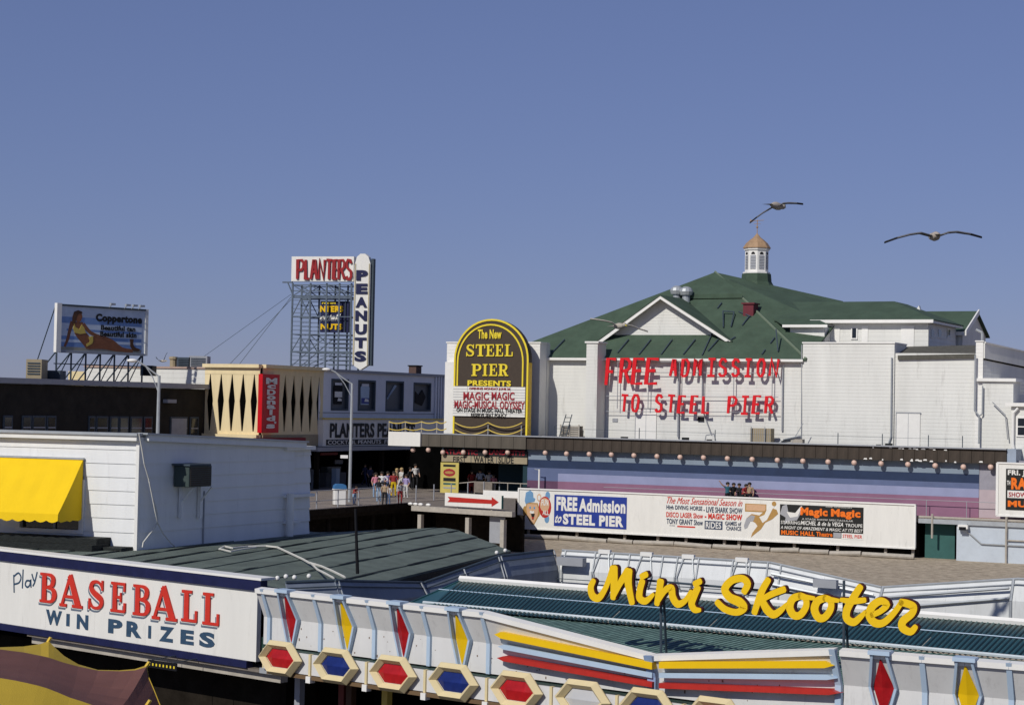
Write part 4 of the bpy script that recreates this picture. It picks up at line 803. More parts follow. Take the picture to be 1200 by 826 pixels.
WP = thing('low_white_parapet', 'low white parapet between the arrow sign and the billboard', 'wall', SP.at(0, 0, 0)); c = SP.l(566, 582, dBB+.8); MB().box(c.x, xm0+.5, dBB+.8, dBB+1.0, -.01, .45).build('wall', TRIM, WP)
LP0 = SP.l(631.5, 573, dBB+.6); t = thing('short_lamp_pole', 'short white pole with small lamp arm behind the clown end of the billboard', 'lamp', SP.at(LP0.x, dBB+.6, 0))
MB().tube((0, 0, 0), (0, 0, 2.05), .06).build('pole', TRIM, t); MB().tube((0, 0, 2.0), (-.35, 0, 2.05), .03).build('arm', STEEL, t)
# entry railing and brown box
ER = thing('entrance_railing', 'thin pipe railing with a brown panel in front of the pier entrance', 'railing', SP.at(0, 0, 0)); d_ = -2.0
p0, p1, p2_ = SP.l(537, 570, d_).x, SP.l(556, 570, d_).x, SP.l(618, 570, d_).x
MB().tube((p0, d_, .85), (p1, d_, 1.0), .03).build('rail', WOODL, ER); MB().tube((p1, d_, 1.0), (p2_, d_, 1.0), .03).build('rail', WOODL, ER); MB().box(p1, SP.l(577, 570, d_).x, d_-.05, d_+.3, .25, 1.02).build('brown_panel', WOOD, ER)
for px in (556, 595, 610): x = SP.l(px, 570, d_).x; MB().tube((x, d_, 0), (x, d_, 1.0), .03).build('post', WOODL, ER)

# ================================================================== LANDWARD BUILDINGS
c0 = PY(378, 480, 138.0); ST = Fr(c0.x, c0.y, .447, .894)                # street line of the shops; x away along the street, y = back from it
def cs(px, d=0): return ST.l(px, 500, d).x
PL = thing('peanut_store', 'pale blue two storey peanut shop with four display windows beyond the fast food shop', 'shop', ST.at())
zP = Z0 = ST.l(378, 435, 0).z
xp0, xp1 = cs(373), cs(523)
wins = [(388, 408.5, 443.5, 481), (419.5, 440, 445, 481.5), (452, 473, 446, 482), (484.5, 505, 448, 482)]
# wall pierced by the windows: build as columns and bands
zt_, zb_ = zP, 3.15
edges = []; mb = MB(); last = xp0
for a_, b_, c_, e_ in wins:
    A_ = ST.l(a_, 460, 0).x; B_ = ST.l(b_, 460, 0).x; top = ST.l(a_, c_, 0).z; bot = ST.l((a_+b_)/2, e_, 0).z; edges.append((A_, B_, bot, top))
    mb.box(last, A_, 0, .4, zb_, zt_); mb.box(A_, B_, 0, .4, top, zt_); mb.box(A_, B_, 0, .4, zb_, bot); last = B_
mb.box(last, cs(508), 0, .4, zb_, zt_); mb.build('wall', BLUEW, PL)
so = None
for px in (509, 512, 515, 518, 521, 524):
    p = cs(px); M = Tm(p, 0, zb_+.9); so = MB().box(-.10, .10, -.12, .1, 0, zt_-zb_-.9).build('fin', BLUEW, PL, local=M) if so is None else share(so, PL, M)
MB().box(cs(508), xp1+3, .15, .4, zb_, zt_).build('dark_backing', BLACK, PL)
MB().box(xp0, xp1+3, -.15, .5, zt_, zt_+.2).build('cornice', GRAYP, PL)
MB().box(xp0, xp1+3, -.03, -.001, 5.55, 5.62).build('belt_line', GRAYP, PL)
GW = mat('gray_display_panel', (.10, .11, .12), .5, .2, 2)
for i, (A_, B_, bot, top) in enumerate(edges):
    o = MB().box(A_, B_, .22, .3, bot, top).build('display_window', GW, PL); f = .14
    mb = MB(); mb.box(A_, A_+f, -.03, .21, bot, top); mb.box(B_-f, B_, -.03, .21, bot, top); mb.box(A_+f, B_-f, -.03, .21, bot, bot+f); mb.box(A_+f, B_-f, -.03, .21, top-f, top); mb.build('frame', DSTEEL, o)
    w_, h_ = B_-A_, top-bot; X0 = (A_+B_)/2
    if i < 2:
        MB().prism([(X0-.22*w_, bot+.2*h_), (X0+.22*w_, bot+.2*h_), (X0+.25*w_, bot+.75*h_), (X0+.17*w_, bot+.85*h_), (X0-.17*w_, bot+.85*h_), (X0-.25*w_, bot+.75*h_)], .15, .21).build('painted_jar', BLACK if i == 0 else LBLUE, o)
        MB().box(X0-.2*w_, X0+.2*w_, .13, .149, bot+.8*h_, bot+.88*h_).build('jar_lid', BLUEW, o); MB().box(X0-.2*w_, X0+.22*w_, .13, .149, bot+(.24 if i else .42)*h_, bot+(.42 if i else .6)*h_).build('jar_label', PBLUE if i else SIGNW, o)
        MB().prism([(X0-.05*w_, bot+.3*h_), (X0+.2*w_, bot+.3*h_), (X0+.18*w_, bot+.38*h_), (X0, bot+.4*h_)], .12, .129).build('label_mark', SIGNW, o)
    elif i == 2:
        for k in range(3): MB().ribbon([(X0-.3*w_+.1*k, bot+.4*h_+.1*k), (X0+.1*w_+.1*k, bot+.85*h_)], [.12, .12], .15, .2, 1, False).build('painted_stroke', LBLUE, o)
    else: MB().prism([(X0-.3*w_, bot+.3*h_), (X0+.1*w_, bot+.2*h_), (X0+.3*w_, bot+.5*h_), (X0+.1*w_, bot+.75*h_), (X0-.1*w_, bot+.55*h_), (X0-.3*w_, bot+.7*h_)], .15, .21).build('painted_shape', BLACK, o)
SGp = thing('peanut_shop_sign', 'white board with tall black lettering over the dark shop fronts of the peanut store', 'sign', ST.at()); yS = -.5
a = ST.l(379, 492, yS); b = ST.l(379, 523, yS); xe_ = cs(520)
MB().box(a.x, xe_, yS, -.001, b.z, a.z).build('board', SIGNW, SGp)
p = ST.l(386.5, 513, yS); q = ST.l(386.5, 495.5, yS); txt('lettering', 'PLANTERS PEANUTS', SGp, BLKIN, cs(386.5, yS), cs(486, yS), p.z, q.z, yS-.02, .03, .03)
p = ST.l(383, 521.5, yS); q = ST.l(383, 515, yS); MB().box(cs(382.5, yS), cs(500, yS), yS-.03, yS-.001, p.z, q.z).build('black_strip', BLKIN, SGp); txt('lettering', 'COCKTAIL PEANUTS  FRESH ROASTED', SGp, SIGNW, cs(384, yS), cs(495, yS), p.z+.06, q.z-.06, yS-.045, .01, .01)
p = ST.l(382, 491.5, yS); MB().box(a.x, xe_, yS-.1, yS+.1, p.z, p.z+.13).build('gold_rail', GOLDT, SGp)
MB().box(a.x-1.0, xe_+4, yS-.2, .2, b.z-.35, b.z-.05).build('canopy_edge', GRAYP, SGp)
SF = thing('shop_fronts', 'dark recessed shop fronts with dim counters along the boardwalk under the peanut store', 'shop fronts', ST.at())
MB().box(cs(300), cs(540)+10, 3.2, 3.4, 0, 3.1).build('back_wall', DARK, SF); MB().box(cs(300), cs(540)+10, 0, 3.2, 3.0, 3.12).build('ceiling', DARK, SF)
MB().box(cs(384, 1.2), cs(407, 1.2), 1.2, 2, 0, 1.05).build('counter', mat('dim_gray_counter', (.12, .12, .12), .6), SF); MB().box(cs(386, 1.2), cs(402, 1.2), 1.3, 1.9, 1.053, 1.5).build('display_case', mat('dim_glass_case', (.06, .07, .07), .3), SF)
MB().box(cs(395, 3), cs(404, 3), 3.1, 3.19, 1.6, 1.9).build('menu_board', PGRAY, SF); MB().box(cs(378, 3), cs(398, 3), 3.1, 3.19, 2.3, 2.5).build('faded_red_sign', MAR, SF)
po = None
for px in (372, 410, 448, 480): M = Tm(cs(px, .1), .1, 0); po = MB().box(-.15, .15, -.15, .15, 0, 3).build('column', DARKW, SF, local=M) if po is None else share(po, SF, M)
for px, m in ((372, GRAYP), (396, LBLUE), (512, LBLUE)): x = cs(px, .8); MB().box(x-.25, x+.25, .7, 1.1, 0, 1.4).build('vending_box', m, SF)
CH = thing('roof_chimney', 'small dark brick stack on the peanut store roof', 'chimney', ST.at(cs(485, 2.5), 2.5, zt_)); MB().box(-.45, .45, -.35, .35, 0, .85).build('stack', mat('red_brown_brick', (.10, .06, .05), .8), CH); MB().box(-.52, .52, -.42, .42, .853, .95).build('cap', BLACK, CH)
# ---- fast food shop
FD = thing('fast_food_shop', 'cream upper storey with dark tapered fins and a red vertical sign at the street corner', 'shop', ST.at())
xm = cs(304); xe = cs(378)
LFr = Fr((ST.M @ Vector((xm, 0, 0))).x, (ST.M @ Vector((xm, 0, 0))).y, .894, -.447)   # corner at x=0, wall runs to negative x
zt2 = ST.l(304, 431, 0).z; zb2 = ST.l(304, 509.5, 0).z; xL = LFr.l(240, 470, 0).x
LL = ST.M.inverted() @ LFr.M
def slots(par, x0, x1, n, m, LM):
    wv = (x1-x0)/n; H_ = zt2-zb2; za, zb3 = zb2+.05*H_, zb2+.90*H_; zmid = zb2+.5*H_
    so = None
    for i in range(n+1):                      # the cream blade between two slots
        c = x0+i*wv; 
        lo, hi, mid = .44*wv, .47*wv, .21*wv
        lft = x0 if i == 0 else None; rgt = x1 if i == n else None
        L = [(c-hi, zb3), (c-mid, zmid), (c-lo, za)] if lft is None else [(x0, zb3), (x0, zmid), (x0, za)]
        R = [(c+lo, za), (c+mid, zmid), (c+hi, zb3)] if rgt is None else [(x1, za), (x1, zmid), (x1, zb3)]
        MB().prism(L+R, -.05, .02).build('blade', m, par, local=LM)
    MB().box(x0, x1, -.05, .02, zb2, za-.002).build('lower_band', m, par, local=LM); MB().box(x0, x1, -.07, .02, zb3+.002, zt2+.0).build('upper_band', m, par, local=LM); MB().box(x0-.06, x1+.06, -.32, .1, zt2+.003, zt2+.25).build('coping', m, par, local=LM)
    MB().box(x0, x1, .05, .3, zb2, zt2).build('dark_backing', DARK, par, local=LM)
slots(FD, xL, -.02, 5, CREAMF, LL)
slots(FD, xm+.25, xe-.1, 7, CREAMF, None)
MB().box(xm+.4, xe, .31, 5, zt2-.5, zt2-.2).build('roof', TAR, FD)
MB().box(xm+.3, xe+.6, -.1, .12, 3.15, zb2-.003).build('base_band', TAN, FD); MB().box(xL, -.0, .12, .3, 0, zb2-.3).build('lower_wall', TAR, FD, local=LL); 
MB().box(xL-.1, -.02, -.35, .1, zb2-.32, zb2-.003).build('base_ledge', CREAMF, FD, local=LL)
VS = thing('red_vertical_sign', 'red vertical sign with white letters on the corner of the cream shop', 'sign', ST.at()); 
sx0, sx1 = cs(306.5, -.6), cs(326.5, -.6); sz0, sz1 = ST.l(316, 507, -.6).z, ST.l(316, 438.5, -.6).z
MB().box(sx0, sx1, -.6, -.25, sz0, sz1).build('cabinet', mat('sign_red_plastic', (.55, .006, .012), .4), VS)
chs = ["M", "c", "D", "o", "n", "a", "l", "d", "'", "s"]; hh = [1.15, .75, 1.05, .75, .75, .75, 1.0, 1.0, .35, .8]; tot = sum(hh)+.12*9; z = sz1-.25; k_ = (sz1-sz0-.55)/tot
for c, h in zip(chs, hh):
    wd = {'l': .28, "'": .2, 'M': 1.1}.get(c, .85); m_ = (sx0+sx1)/2+(.55 if c == "'" else 0); txt('letter', c, VS, SIGNW, m_-wd*.62, m_+wd*.62, z-h*k_, z, -.62, .03, .045); z -= (h+.12)*k_
RS = thing('red_fascia_sign', 'dark red sign band below the cream blades beside the white shed', 'sign', ST.at()); p = ST.l(309, 513, -.3); q = ST.l(309, 527, -.3)
MB().box(cs(300, -.3), cs(358, -.3), -.35, -.12, q.z, p.z).build('band', mat('dark_red_band', (.20, .01, .012), .5), RS); txt('mark', 'm', RS, SIGNW, cs(346), cs(352), q.z+.25, p.z-.3, -.36, .02, .02)
# ---- dark brick building
cF = LFr.M @ Vector((xL+.05, 0, 0)); BR = Fr(cF.x, cF.y, .447, .894)
BK = thing('dark_brick_building', 'long dark brick building with gray parapet and metal windows behind the white shed', 'building', BR.at())
zK = BR.l(230, 450, 0).z; xk0 = BR.l(-40, 460, 0).x
MB().box(xk0, 0, 0, .5, 0, zK-.35).build('brick_wall', BRICK, BK); MB().box(xk0, -.0, -.35, 1.5, zK-.33, zK).build('parapet_ledge', GRAYP, BK); MB().box(xk0, 0, .5, 14, zK-.6, zK-.4).build('roof', TAR, BK)
zw_ = (BR.l(120, 505, 0).z, BR.l(120, 487.5, 0).z)
for a_, b_ in ((3, 14), (25, 36), (37, 53), (54, 65), (103, 111), (112, 126), (128, 138), (139, 150), (152, 166), (168, 178), (199, 219), (222, 232)):
    A_, B_ = BR.l(a_, 495, 0).x, BR.l(b_, 495, 0).x; zl = BR.l(a_, 520, 0).z
    o = MB().box(A_, B_, -.07, .0, zl, zw_[1]).build('window', DSTEEL, BK); MB().box(A_+.12, B_-.12, -.085, -.071, zl+.1, zw_[1]-.12).build('pane', WIN if a_ != 199 else GRAYP, o); MB().box(A_+.1, B_-.1, -.11, -.086, (zl+zw_[1])/2+.1, (zl+zw_[1])/2+.18).build('muntin', GRAYP, o)
p = BR.l(199, 470, -.3); MB().box(p.x-.5, p.x+.5, -.5, -.1, p.z-.12, p.z+.12).build('wall_lamp', GRAYP, BK)
# low red things on the street in front of the brick wall
# ---- white upper building behind
UB = PY(243, 440, 142.0); UFr = Fr(UB.x, UB.y, .96, -.28)
UW = thing('white_rooftop_block', 'low white walled block standing behind the dark brick building', 'building', UFr.at()); x0_ = UFr.l(100, 440, 0).x; ztop = UFr.l(180, 431.5, 0).z
siding(x0_, .3, 5.5, ztop, .35, 0, back=6).build('wall', SIDEW, UW, 'stuff'); MB().box(x0_-.1, .4, -.1, 6, ztop+.001, ztop+.15).build('coping', mat('pink_tan_coping', (.42, .30, .24), .7), UW)
x2_ = UFr.l(80, 440, 1).x; MB().box(x2_, x0_-.12, 1, 5, 5.5, ztop-.3).build('cream_annex', CREAM, UW)
def hv(px, py, Y, name, label, cat, sx, sz, m, round_=False):
    p = PY(px, py, Y); t = thing(name, label, cat, Matrix.Translation(p))
    if round_: MB().lathe([(sx*.5, -.3), (sx*.5, sz*.75), (sx*.65, sz*.8), (sx*.62, sz), (.05, sz*1.05)], 10).build('drum', m, t)
    else:
        MB().box(-sx/2, sx/2, -.8, .8, -.4, sz).build('housing', m, t); so = None
        for k in range(5): M = Tm(0, -.83, sz*.15+k*sz*.15); so = MB().box(-sx*.4, sx*.4, -.02, .02, 0, sz*.07).build('louvre', DSTEEL, t, local=M) if so is None else share(so, t, M)
    return t
hv(203, 431, 146, 'roof_drum_vent', 'tan drum vent on the white rooftop block left of the air units', 'vent', .55, .85, TAN, True)
hv(217, 431, 146, 'roof_fan_unit', 'dark fan unit in the middle of the white block roof', 'fan unit', 1.0, .8, DSTEEL); hv(234, 431, 146, 'air_conditioner', 'larger gray air conditioner at the right end of the white block roof', 'air conditioner', 1.4, .9, GRAYP)
hv(43, 442, 122, 'water_tank', 'tan box tank on the dark brick roof left of the swimsuit billboard', 'tank', 1.0, 1.15, TAN); hv(64, 444, 124, 'roof_machine', 'low dark machinery at the foot of the swimsuit billboard', 'machinery', 1.1, .55, DSTEEL)
hv(174, 434, 140, 'roof_unit', 'small black unit under the flying gull on the white block roof', 'vent', .9, .35, BLACK)
hv(283, 429, 143, 'roof_duct', 'flat dark duct on the cream shop roof', 'duct', 1.8, .15, DSTEEL)
# ---- swimsuit billboard
cb = PY(67, 384, 133.0); CB = Fr(cb.x, cb.y, .673, .74)
CO = thing('rooftop_billboard', 'rooftop billboard showing a reclining woman in a yellow swimsuit above the dark brick building', 'billboard', CB.at())
xr = CB.l(173, 390, 0).x; z1 = CB.l(67, 357.5, 0).z; z0 = CB.l(67, 411, 0).z; H_ = z1-z0; W_ = xr
def cz(f): return z0+H_*f
MB().box(0, W_, 0, .15, z0, z1).build('panel', SEA1, CO)
def band_(f0, f1, m, d, x0=.04, x1=.93): MB().box(W_*x0, W_*x1, -d, -.001, cz(f0), cz(f1)).build('sea_band', m, CO)
band_(.62, .76, SEA2, .012); band_(.10, .34, SEA2, .011); band_(.34, .60, SEA1, .013); band_(.45, .50, SEA2, .015, .1, .93); band_(.2, .26, SEA1, .016); band_(.02, .10, mat('sand_poster_ink', (.35, .33, .27), .6), .012)
for e in ((0, .045), ): MB().box(-.12, .28, -.12, .2, z0-.1, z1+.15).build('white_stile', TRIM, CO)
MB().box(W_-.25, W_, -.06, .16, z0-.1, z1+.1).build('right_stile', SIGNW, CO); MB().box(.3, W_-.26, -.08, .16, z0-.12, z0+.04).build('bottom_rail', GRAYP, CO); MB().box(.3, W_-.26, -.1, .16, z1-.02, z1+.1).build('top_rail', DSTEEL, CO)
mb = MB()
for f in (.55, .72, .80, .88): mb.tube((W_*f, 0, z1), (W_*f, -.5, z1+.3), .03); mb.box(W_*f-.2, W_*f+.2, -.6, -.4, z1+.22, z1+.36)
mb.build('top_lamps', STEEL, CO)
def cz_(o): return ((o[0]-75)/965.*W_, cz(1-(o[1]-70)/495.))
def cshape(pts, m, d, nm): MB().prism([cz_(p) for p in pts], -d, -.001).build(nm, m, CO)
def crib(pts, ws, m, d, nm): MB().ribbon([cz_(p) for p in pts], [v/965.*W_*.8 for v in ws], -d, -.001, 3, False).build(nm, m, CO)
crib([(230, 240), (205, 330), (185, 430), (155, 515)], [55, 42, 36, 26], SKINB, .022, 'arm'); crib([(290, 240), (300, 340), (370, 430), (420, 500)], [120, 125, 120, 110], SKINB, .025, 'torso')
crib([(400, 470), (520, 420), (640, 450), (760, 520), (880, 530)], [110, 90, 80, 50, 35], SKINB, .028, 'leg'); crib([(400, 500), (550, 490), (700, 520), (830, 530)], [70, 70, 50, 25], SKINB, .031, 'leg'); crib([(340, 260), (420, 350), (540, 395), (640, 430)], [45, 38, 30, 30], SKINB, .034, 'arm')
cshape([(255, 150), (285, 125), (320, 140), (330, 180), (318, 225), (290, 250), (262, 225)], SKINB, .034, 'head'); cshape([(225, 260), (228, 190), (245, 130), (285, 112), (325, 125), (328, 145), (290, 150), (272, 190), (262, 240), (240, 285)], HAIRP, .037, 'hair')
cshape([(245, 260), (262, 300), (300, 320), (325, 265), (352, 300), (372, 360), (310, 372), (255, 360), (236, 320)], GOLDT, .040, 'swim_top'); cshape([(400, 400), (445, 385), (450, 440), (440, 470), (385, 505), (378, 480), (415, 450)], GOLDT, .040, 'swim_brief')
cshape([(845, 400), (885, 400), (880, 450), (900, 490), (960, 510), (940, 535), (880, 530), (850, 480)], HAIRP, .036, 'small_prop')
for s, a_, b_, y0, y1, bo in (('Coppertone', 472, 972, 245, 135, .055), ('Beautiful tan', 528, 900, 315, 258, .04), ('Beautiful skin', 522, 915, 385, 325, .04)):
    p = cz_((a_, y0)); q = cz_((b_, y1)); txt('lettering', s, CO, BLKIN, p[0], q[0], p[1], q[1], -.03, .02, bo)
mb = MB(); zr = zK-.3
for k in range(7):
    x = .2+k*(W_-.4)/6; mb.tube((x, .3, zr-1), (x, .3, z0), .07, .07, 5); mb.tube((x, .3, z0), (x-1.2, 1.8, zr), .05, .05, 4)
    if k < 6: mb.tube((x, .3, zr+.2), (x+(W_-.4)/6, .3, z0), .04, .04, 4)
mb.tube((0, .3, z0-.9), (W_, .3, z0-.9), .05, .05, 4); mb.tube((0, .3, zr+.25), (W_, .3, zr+.25), .07, .07, 4); mb.tube((.1, .4, z1), (.1, 3.5, zr), .04, .04, 4); mb.build('steel_legs', DSTEEL, CO)
# ---- rooftop sign tower
tb = PY(341, 400, 158.0); TWf = Fr(tb.x, tb.y, .97, -.24)
TW = thing('sign_tower', 'tall open steel lattice tower on the roof carrying the peanut signs', 'sign tower', TWf.at())
def tx(px, d=0): return TWf.l(px, 380, d).x
def tz(py, px=380): return TWf.l(px, py, 0).z
zlo = 7.8
mb = MB()
for d in (0, 2.2):
    for px in (342, 363, 382, 397, 411): mb.tube((tx(px), d, zlo), (tx(px), d, tz(332)), .09, .09, 4)
    for py in (334, 341, 347, 349, 371, 392, 413): mb.tube((tx(341), d, tz(py)), (tx(411), d, tz(py)), .08 if py in (347, 349, 413) else .05, None, 4)
    for k, py in enumerate(range(352, 432, 5)):
        mb.tube((tx(342), d, tz(py)), (tx(363), d, tz(py)), .035, None, 4)
        if py > 394: mb.tube((tx(376), d, tz(py)), (tx(411), d, tz(py)), .05, None, 4)
    for a_, b_, c_, e_ in ((342, 334, 363, 347), (363, 334, 342, 347), (363, 334, 382, 347), (382, 334, 411, 347), (397, 347, 382, 334), (342, 371, 352, 350), (352, 350, 363, 371), (342, 413, 352, 395), (352, 395, 363, 413), (342, 430, 382, 395), (352, 432, 390, 415), (363, 392, 372, 400)):
        mb.tube((tx(a_), d, tz(b_)), (tx(c_), d, tz(e_)), .05, None, 4)
for px in (342, 363, 382, 411):
    for py in (334, 348, 371, 392, 413): mb.tube((tx(px), 0, tz(py)), (tx(px), 2.2, tz(py)), .04, None, 4)
mb.tube((tx(330), 0, tz(331)), (tx(342), 0, tz(331)), .08, None, 4); mb.tube((tx(336), 0, tz(331)), (tx(342), 0, tz(345)), .06, None, 4)
mb.build('lattice', BSTEEL, TW)
PS = thing('red_letter_sign', 'white horizontal rooftop sign with tall dark red letters on top of the lattice tower', 'sign', TWf.at())
yS = -.3; sx0, sx1 = tx(340, yS), tx(413, yS); sz0, sz1 = tz(330), tz(301)
MB().box(sx0, sx1, yS, yS+.6, sz0, sz1).build('cabinet', SIGNW, PS)
lx = [347.5, 357, 363.5, 372.5, 381.5, 390, 396, 405, 413]
for k, c in enumerate('PLANTERS'):
    pa = lx[k]; pb = lx[k+1]-2.2; x0, x1 = tx(pa, yS), tx(pb, yS); 
    if c in STK: stick('letter', c, PS, mat('deep_red_channel_letter', (.30, .012, .015), .5), x0, x1, tz(327.5), tz(305), yS-.15, yS-.01, .20)
NS = thing('vertical_peanuts_sign', 'tall white vertical sign reading PEANUTS in navy letters with pointed ends', 'sign', TWf.at())
yN = -.9; nx0, nx1 = tx(414, yN), tx(432.5, yN); m_ = (nx0+nx1)/2; 
MB().prism([(nx0, tz(427)), (m_, tz(433)), (nx1, tz(427)), (nx1, tz(310)), (m_+.5, tz(302)), (m_+.2, tz(298.5)), (m_-.2, tz(298.5)), (m_-.5, tz(302)), (nx0, tz(312))], yN, yN+.6).build('cabinet', SIGNW, NS)
MB().box(nx1+.01, nx1+.22, yN+.2, yN+.7, tz(428), tz(304)).build('dark_spine', DSTEEL, NS)
for k, c in enumerate('PEANUTS'):
    y0 = 318+k*15.6; txt('letter', c, NS, NAVY, m_-.5, m_+.5, tz(y0+11.5), tz(y0-.5), yN-.02, .06, .055)
for x in (nx0+.08, nx1-.08): MB().tube((x, yN-.03, tz(427)), (x, yN-.03, tz(310)), .05, None, 4).build('gold_border', mat('pale_gold_border', (.55, .48, .30), .5), NS)
CS = thing('cocktail_sign', 'square navy sign with gold and white nut lettering inside the lattice tower', 'sign', TWf.at())
yC = .4; MB().box(tx(375, yC), tx(408, yC), yC, yC+.5, tz(389), tz(352.5)).build('cabinet', NAVY, CS)
for s, a_, b_, c_, e_, m in (('FRESH', 377, 393, 353.5, 356, YELS), ('NTERS', 375, 402, 358, 365.5, YEL), ('cktail', 375.5, 398, 367.5, 376, SIGNW), ('NUTS', 376, 401.5, 379, 386, YEL)):
    txt('lettering', s, CS, m, tx(a_, yC), tx(b_, yC), tz(e_), tz(c_), yC-.03, .04, .05, .4 if s == 'cktail' else 0)
MB().tube((tx(403), yC-.1, tz(352)), (tx(403), yC-.1, tz(389)), .04).build('edge_bar', DSTEEL, CS)
GUY = thing('guy_wires', 'thin guy wires running down left from the sign tower', 'wires', TWf.at()); mb = MB()
for a_, b_ in (((341, 348), (278, 430)), ((341, 351), (268, 428)), ((341, 345), (230, 424))): p = TWf.l(*a_, 0); q = TWf.l(*b_, -3); mb.tube(p, q, .022, None, 4)
mb.build('wires', DSTEEL, GUY)
# ================================================================== NEAR: WHITE SHED ON THE GREEN ROOF
ZR = 3.0
c0 = G(160, 645, ZR); SHs = Fr(c0.x, c0.y, .447, .894)       # shaded side wall, x away from the corner
SHf = Fr(c0.x, c0.y, .949, -.314)                             # sunlit front wall, x negative to the left
GR = thing('green_roof_building', 'low building with dark green rolled roofing and black seams behind the baseball sign', 'building', K1.at())
GF = Fr(K1o.x, K1o.y, .96, -.28); GL = K1.M.inverted() @ GF.M
def gfl(px, py, z=ZR): p = GF.M.inverted() @ G(px, py, z); return (p.x, p.y)
def gk(x, y): p = GF.M.inverted() @ (K1.M @ Vector((x, y, 0))); return (p.x, p.y)
def zr(x): return ZR-.12*max(0, x+1)
OUT = [gk(-15, .32), gk(-.0, .32), (.72, .1), (1.05, .9), (1.05, 12.6), gfl(520, 618.5), gfl(375, 624.3), gfl(300, 616), gfl(-60, 606)]
def clipx(P, c, keep):           # keep: +1 for x>=c, -1 for x<=c
    R = []
    for i in range(len(P)):
        a, b = P[i], P[(i+1) % len(P)]; ia, ib = (a[0]-c)*keep >= 0, (b[0]-c)*keep >= 0
        if ia: R.append(a)
        if ia != ib: t = (c-a[0])/(b[0]-a[0]); R.append((c, a[1]+(b[1]-a[1])*t))
    return R
x = min(p[0] for p in OUT); xmx = max(p[0] for p in OUT); wst = .84; k = 0
while x < xmx-.02:
    P = clipx(clipx(OUT, x+.0, 1), min(x+wst, xmx), -1)
    if len(P) > 2:
        ar = sum(P[i][0]*P[(i+1) % len(P)][1]-P[(i+1) % len(P)][0]*P[i][1] for i in range(len(P)))
        if ar < 0: P = P[::-1]
        n = len(P); lift = lambda p: .018*(p[0]-x)/wst+.004
        vs = [(p[0], p[1], zr(p[0])+lift(p)) for p in P]+[(p[0], p[1], zr(p[0])-.03) for p in P]
        MB().add(vs, [tuple(range(n)), tuple(range(2*n-1, n-1, -1))]+[(i, i+n, (i+1) % n+n, (i+1) % n) for i in range(n)]).build('roofing_strip', ROOFG, GR, local=GL)
    x += wst; k += 1
mb = MB(); mb.sheet([(p[0], p[1], zr(p[0])-.032) for p in OUT], .25); mb.build('roof_deck', TAR, GR, local=GL)
cen = (sum(p[0] for p in OUT)/len(OUT), sum(p[1] for p in OUT)/len(OUT)); mb = MB(); mb.slab([(cen[0]+(p[0]-cen[0])*.9, cen[1]+(p[1]-cen[1])*.9) for p in OUT], 0, ZR-.55); mb.build('walls', DARKW, GR, local=GL)
random.seed(3); mb = MB(); x0g = min(p[0] for p in OUT)
def yr(x):
    ys = []
    for i in range(len(OUT)):
        a, b = OUT[i], OUT[(i+1) % len(OUT)]
        if (a[0]-x)*(b[0]-x) < 0: ys.append(a[1]+(b[1]-a[1])*(x-a[0])/(b[0]-a[0]))
    return (min(ys), max(ys)) if len(ys) > 1 else None
for k in range(330):
    x = x0g+wst*random.randint(1, 30)+random.uniform(-.03, .02); Rr = yr(x)
    if not Rr or Rr[1]-Rr[0] < 1.5: continue
    L_ = random.uniform(.4, 2.6); y = random.uniform(Rr[0]+.1, Rr[1]-.2); L_ = min(L_, Rr[1]-y-.1); wq = random.uniform(.015, .055); z_ = zr(x)+.026+.0007*(k % 9)
    mb.add([(x-wq, y, z_), (x+wq*.3, y+.1, z_), (x+wq*.6, y+L_*.6, z_), (x+.01, y+L_, z_), (x-wq*1.2, y+L_*.5, z_)], [(0, 1, 2, 3, 4)])
mb.build('tar_patches', TAR, GR, 'stuff', local=GL)
ka = K1.M.inverted() @ SHf.M
mb = MB(); mb.box(-9, -.55, -.9, -.25, ZR+.0, ZR+.14); mb.box(-9, -.62, -.6, -.02, ZR, ZR+.26); mb.box(-.55, -.08, -.5, -.02, ZR, ZR+.08)
o = mb.build('tar_curb', TAR, GR); o.matrix_local = ka
# white edge along the top of the sign
# ---- shed
SH = thing('white_shed', 'white clapboard shed with yellow window awning standing on the green roof', 'shed', SHs.at(0, 0, ZR))
IM = Matrix.Translation((0, 0, -ZR)); FL = SH.matrix_world.inverted() @ SHf.M
Ls = SHs.l(344, 560, 0).x; zT0 = SHs.l(160, 512, 0).z; zT1 = SHs.l(344, 521, 0).z
nb = 8; ztop_ = SHs.l(160, 527, 0).z
lev = [ZR+(ztop_-ZR)*k/nb*1.0 for k in range(nb+1)]
lev = [ZR-.02]+[SHs.l(160.5, y, 0).z for y in (624.5, 608, 592, 576, 560, 544, 527.5)]+[zT0]
for a, b in zip(lev, lev[1:]):
    zr_ = min(b, zT1-.01) if b > zT1 else b
    mb = MB(); mb.add([(0, -.022, a), (Ls, -.022, a), (Ls, -.004, min(b, zT1)), (0, -.004, b), (0, -.0, a), (Ls, 0, a)], [(0, 1, 2, 3), (4, 5, 1, 0)]); mb.build('clapboard', SIDEW2, SH, local=IM)
xLs = -9.0; wa = SHf.l(23, 603, 0); wb = SHf.l(96, 627, 0)
zs0, zs1 = SHf.l(97, 624, 0).z, SHf.l(97, 562, 0).z
for a, b in zip(lev, lev[1:]):
    segs = [(xLs, 0)] if (b <= zs0 or a >= zs1) else [(xLs, wa.x), (wb.x, 0)]
    for s0_, s1_ in segs:
        mb = MB(); mb.add([(s0_, -.022, a), (s1_, -.022, a), (s1_, -.004, b), (s0_, -.004, b), (s0_, 0, a), (s1_, 0, a)], [(0, 1, 2, 3), (4, 5, 1, 0)]); mb.build('clapboard', SIDEW2, SH, local=FL)
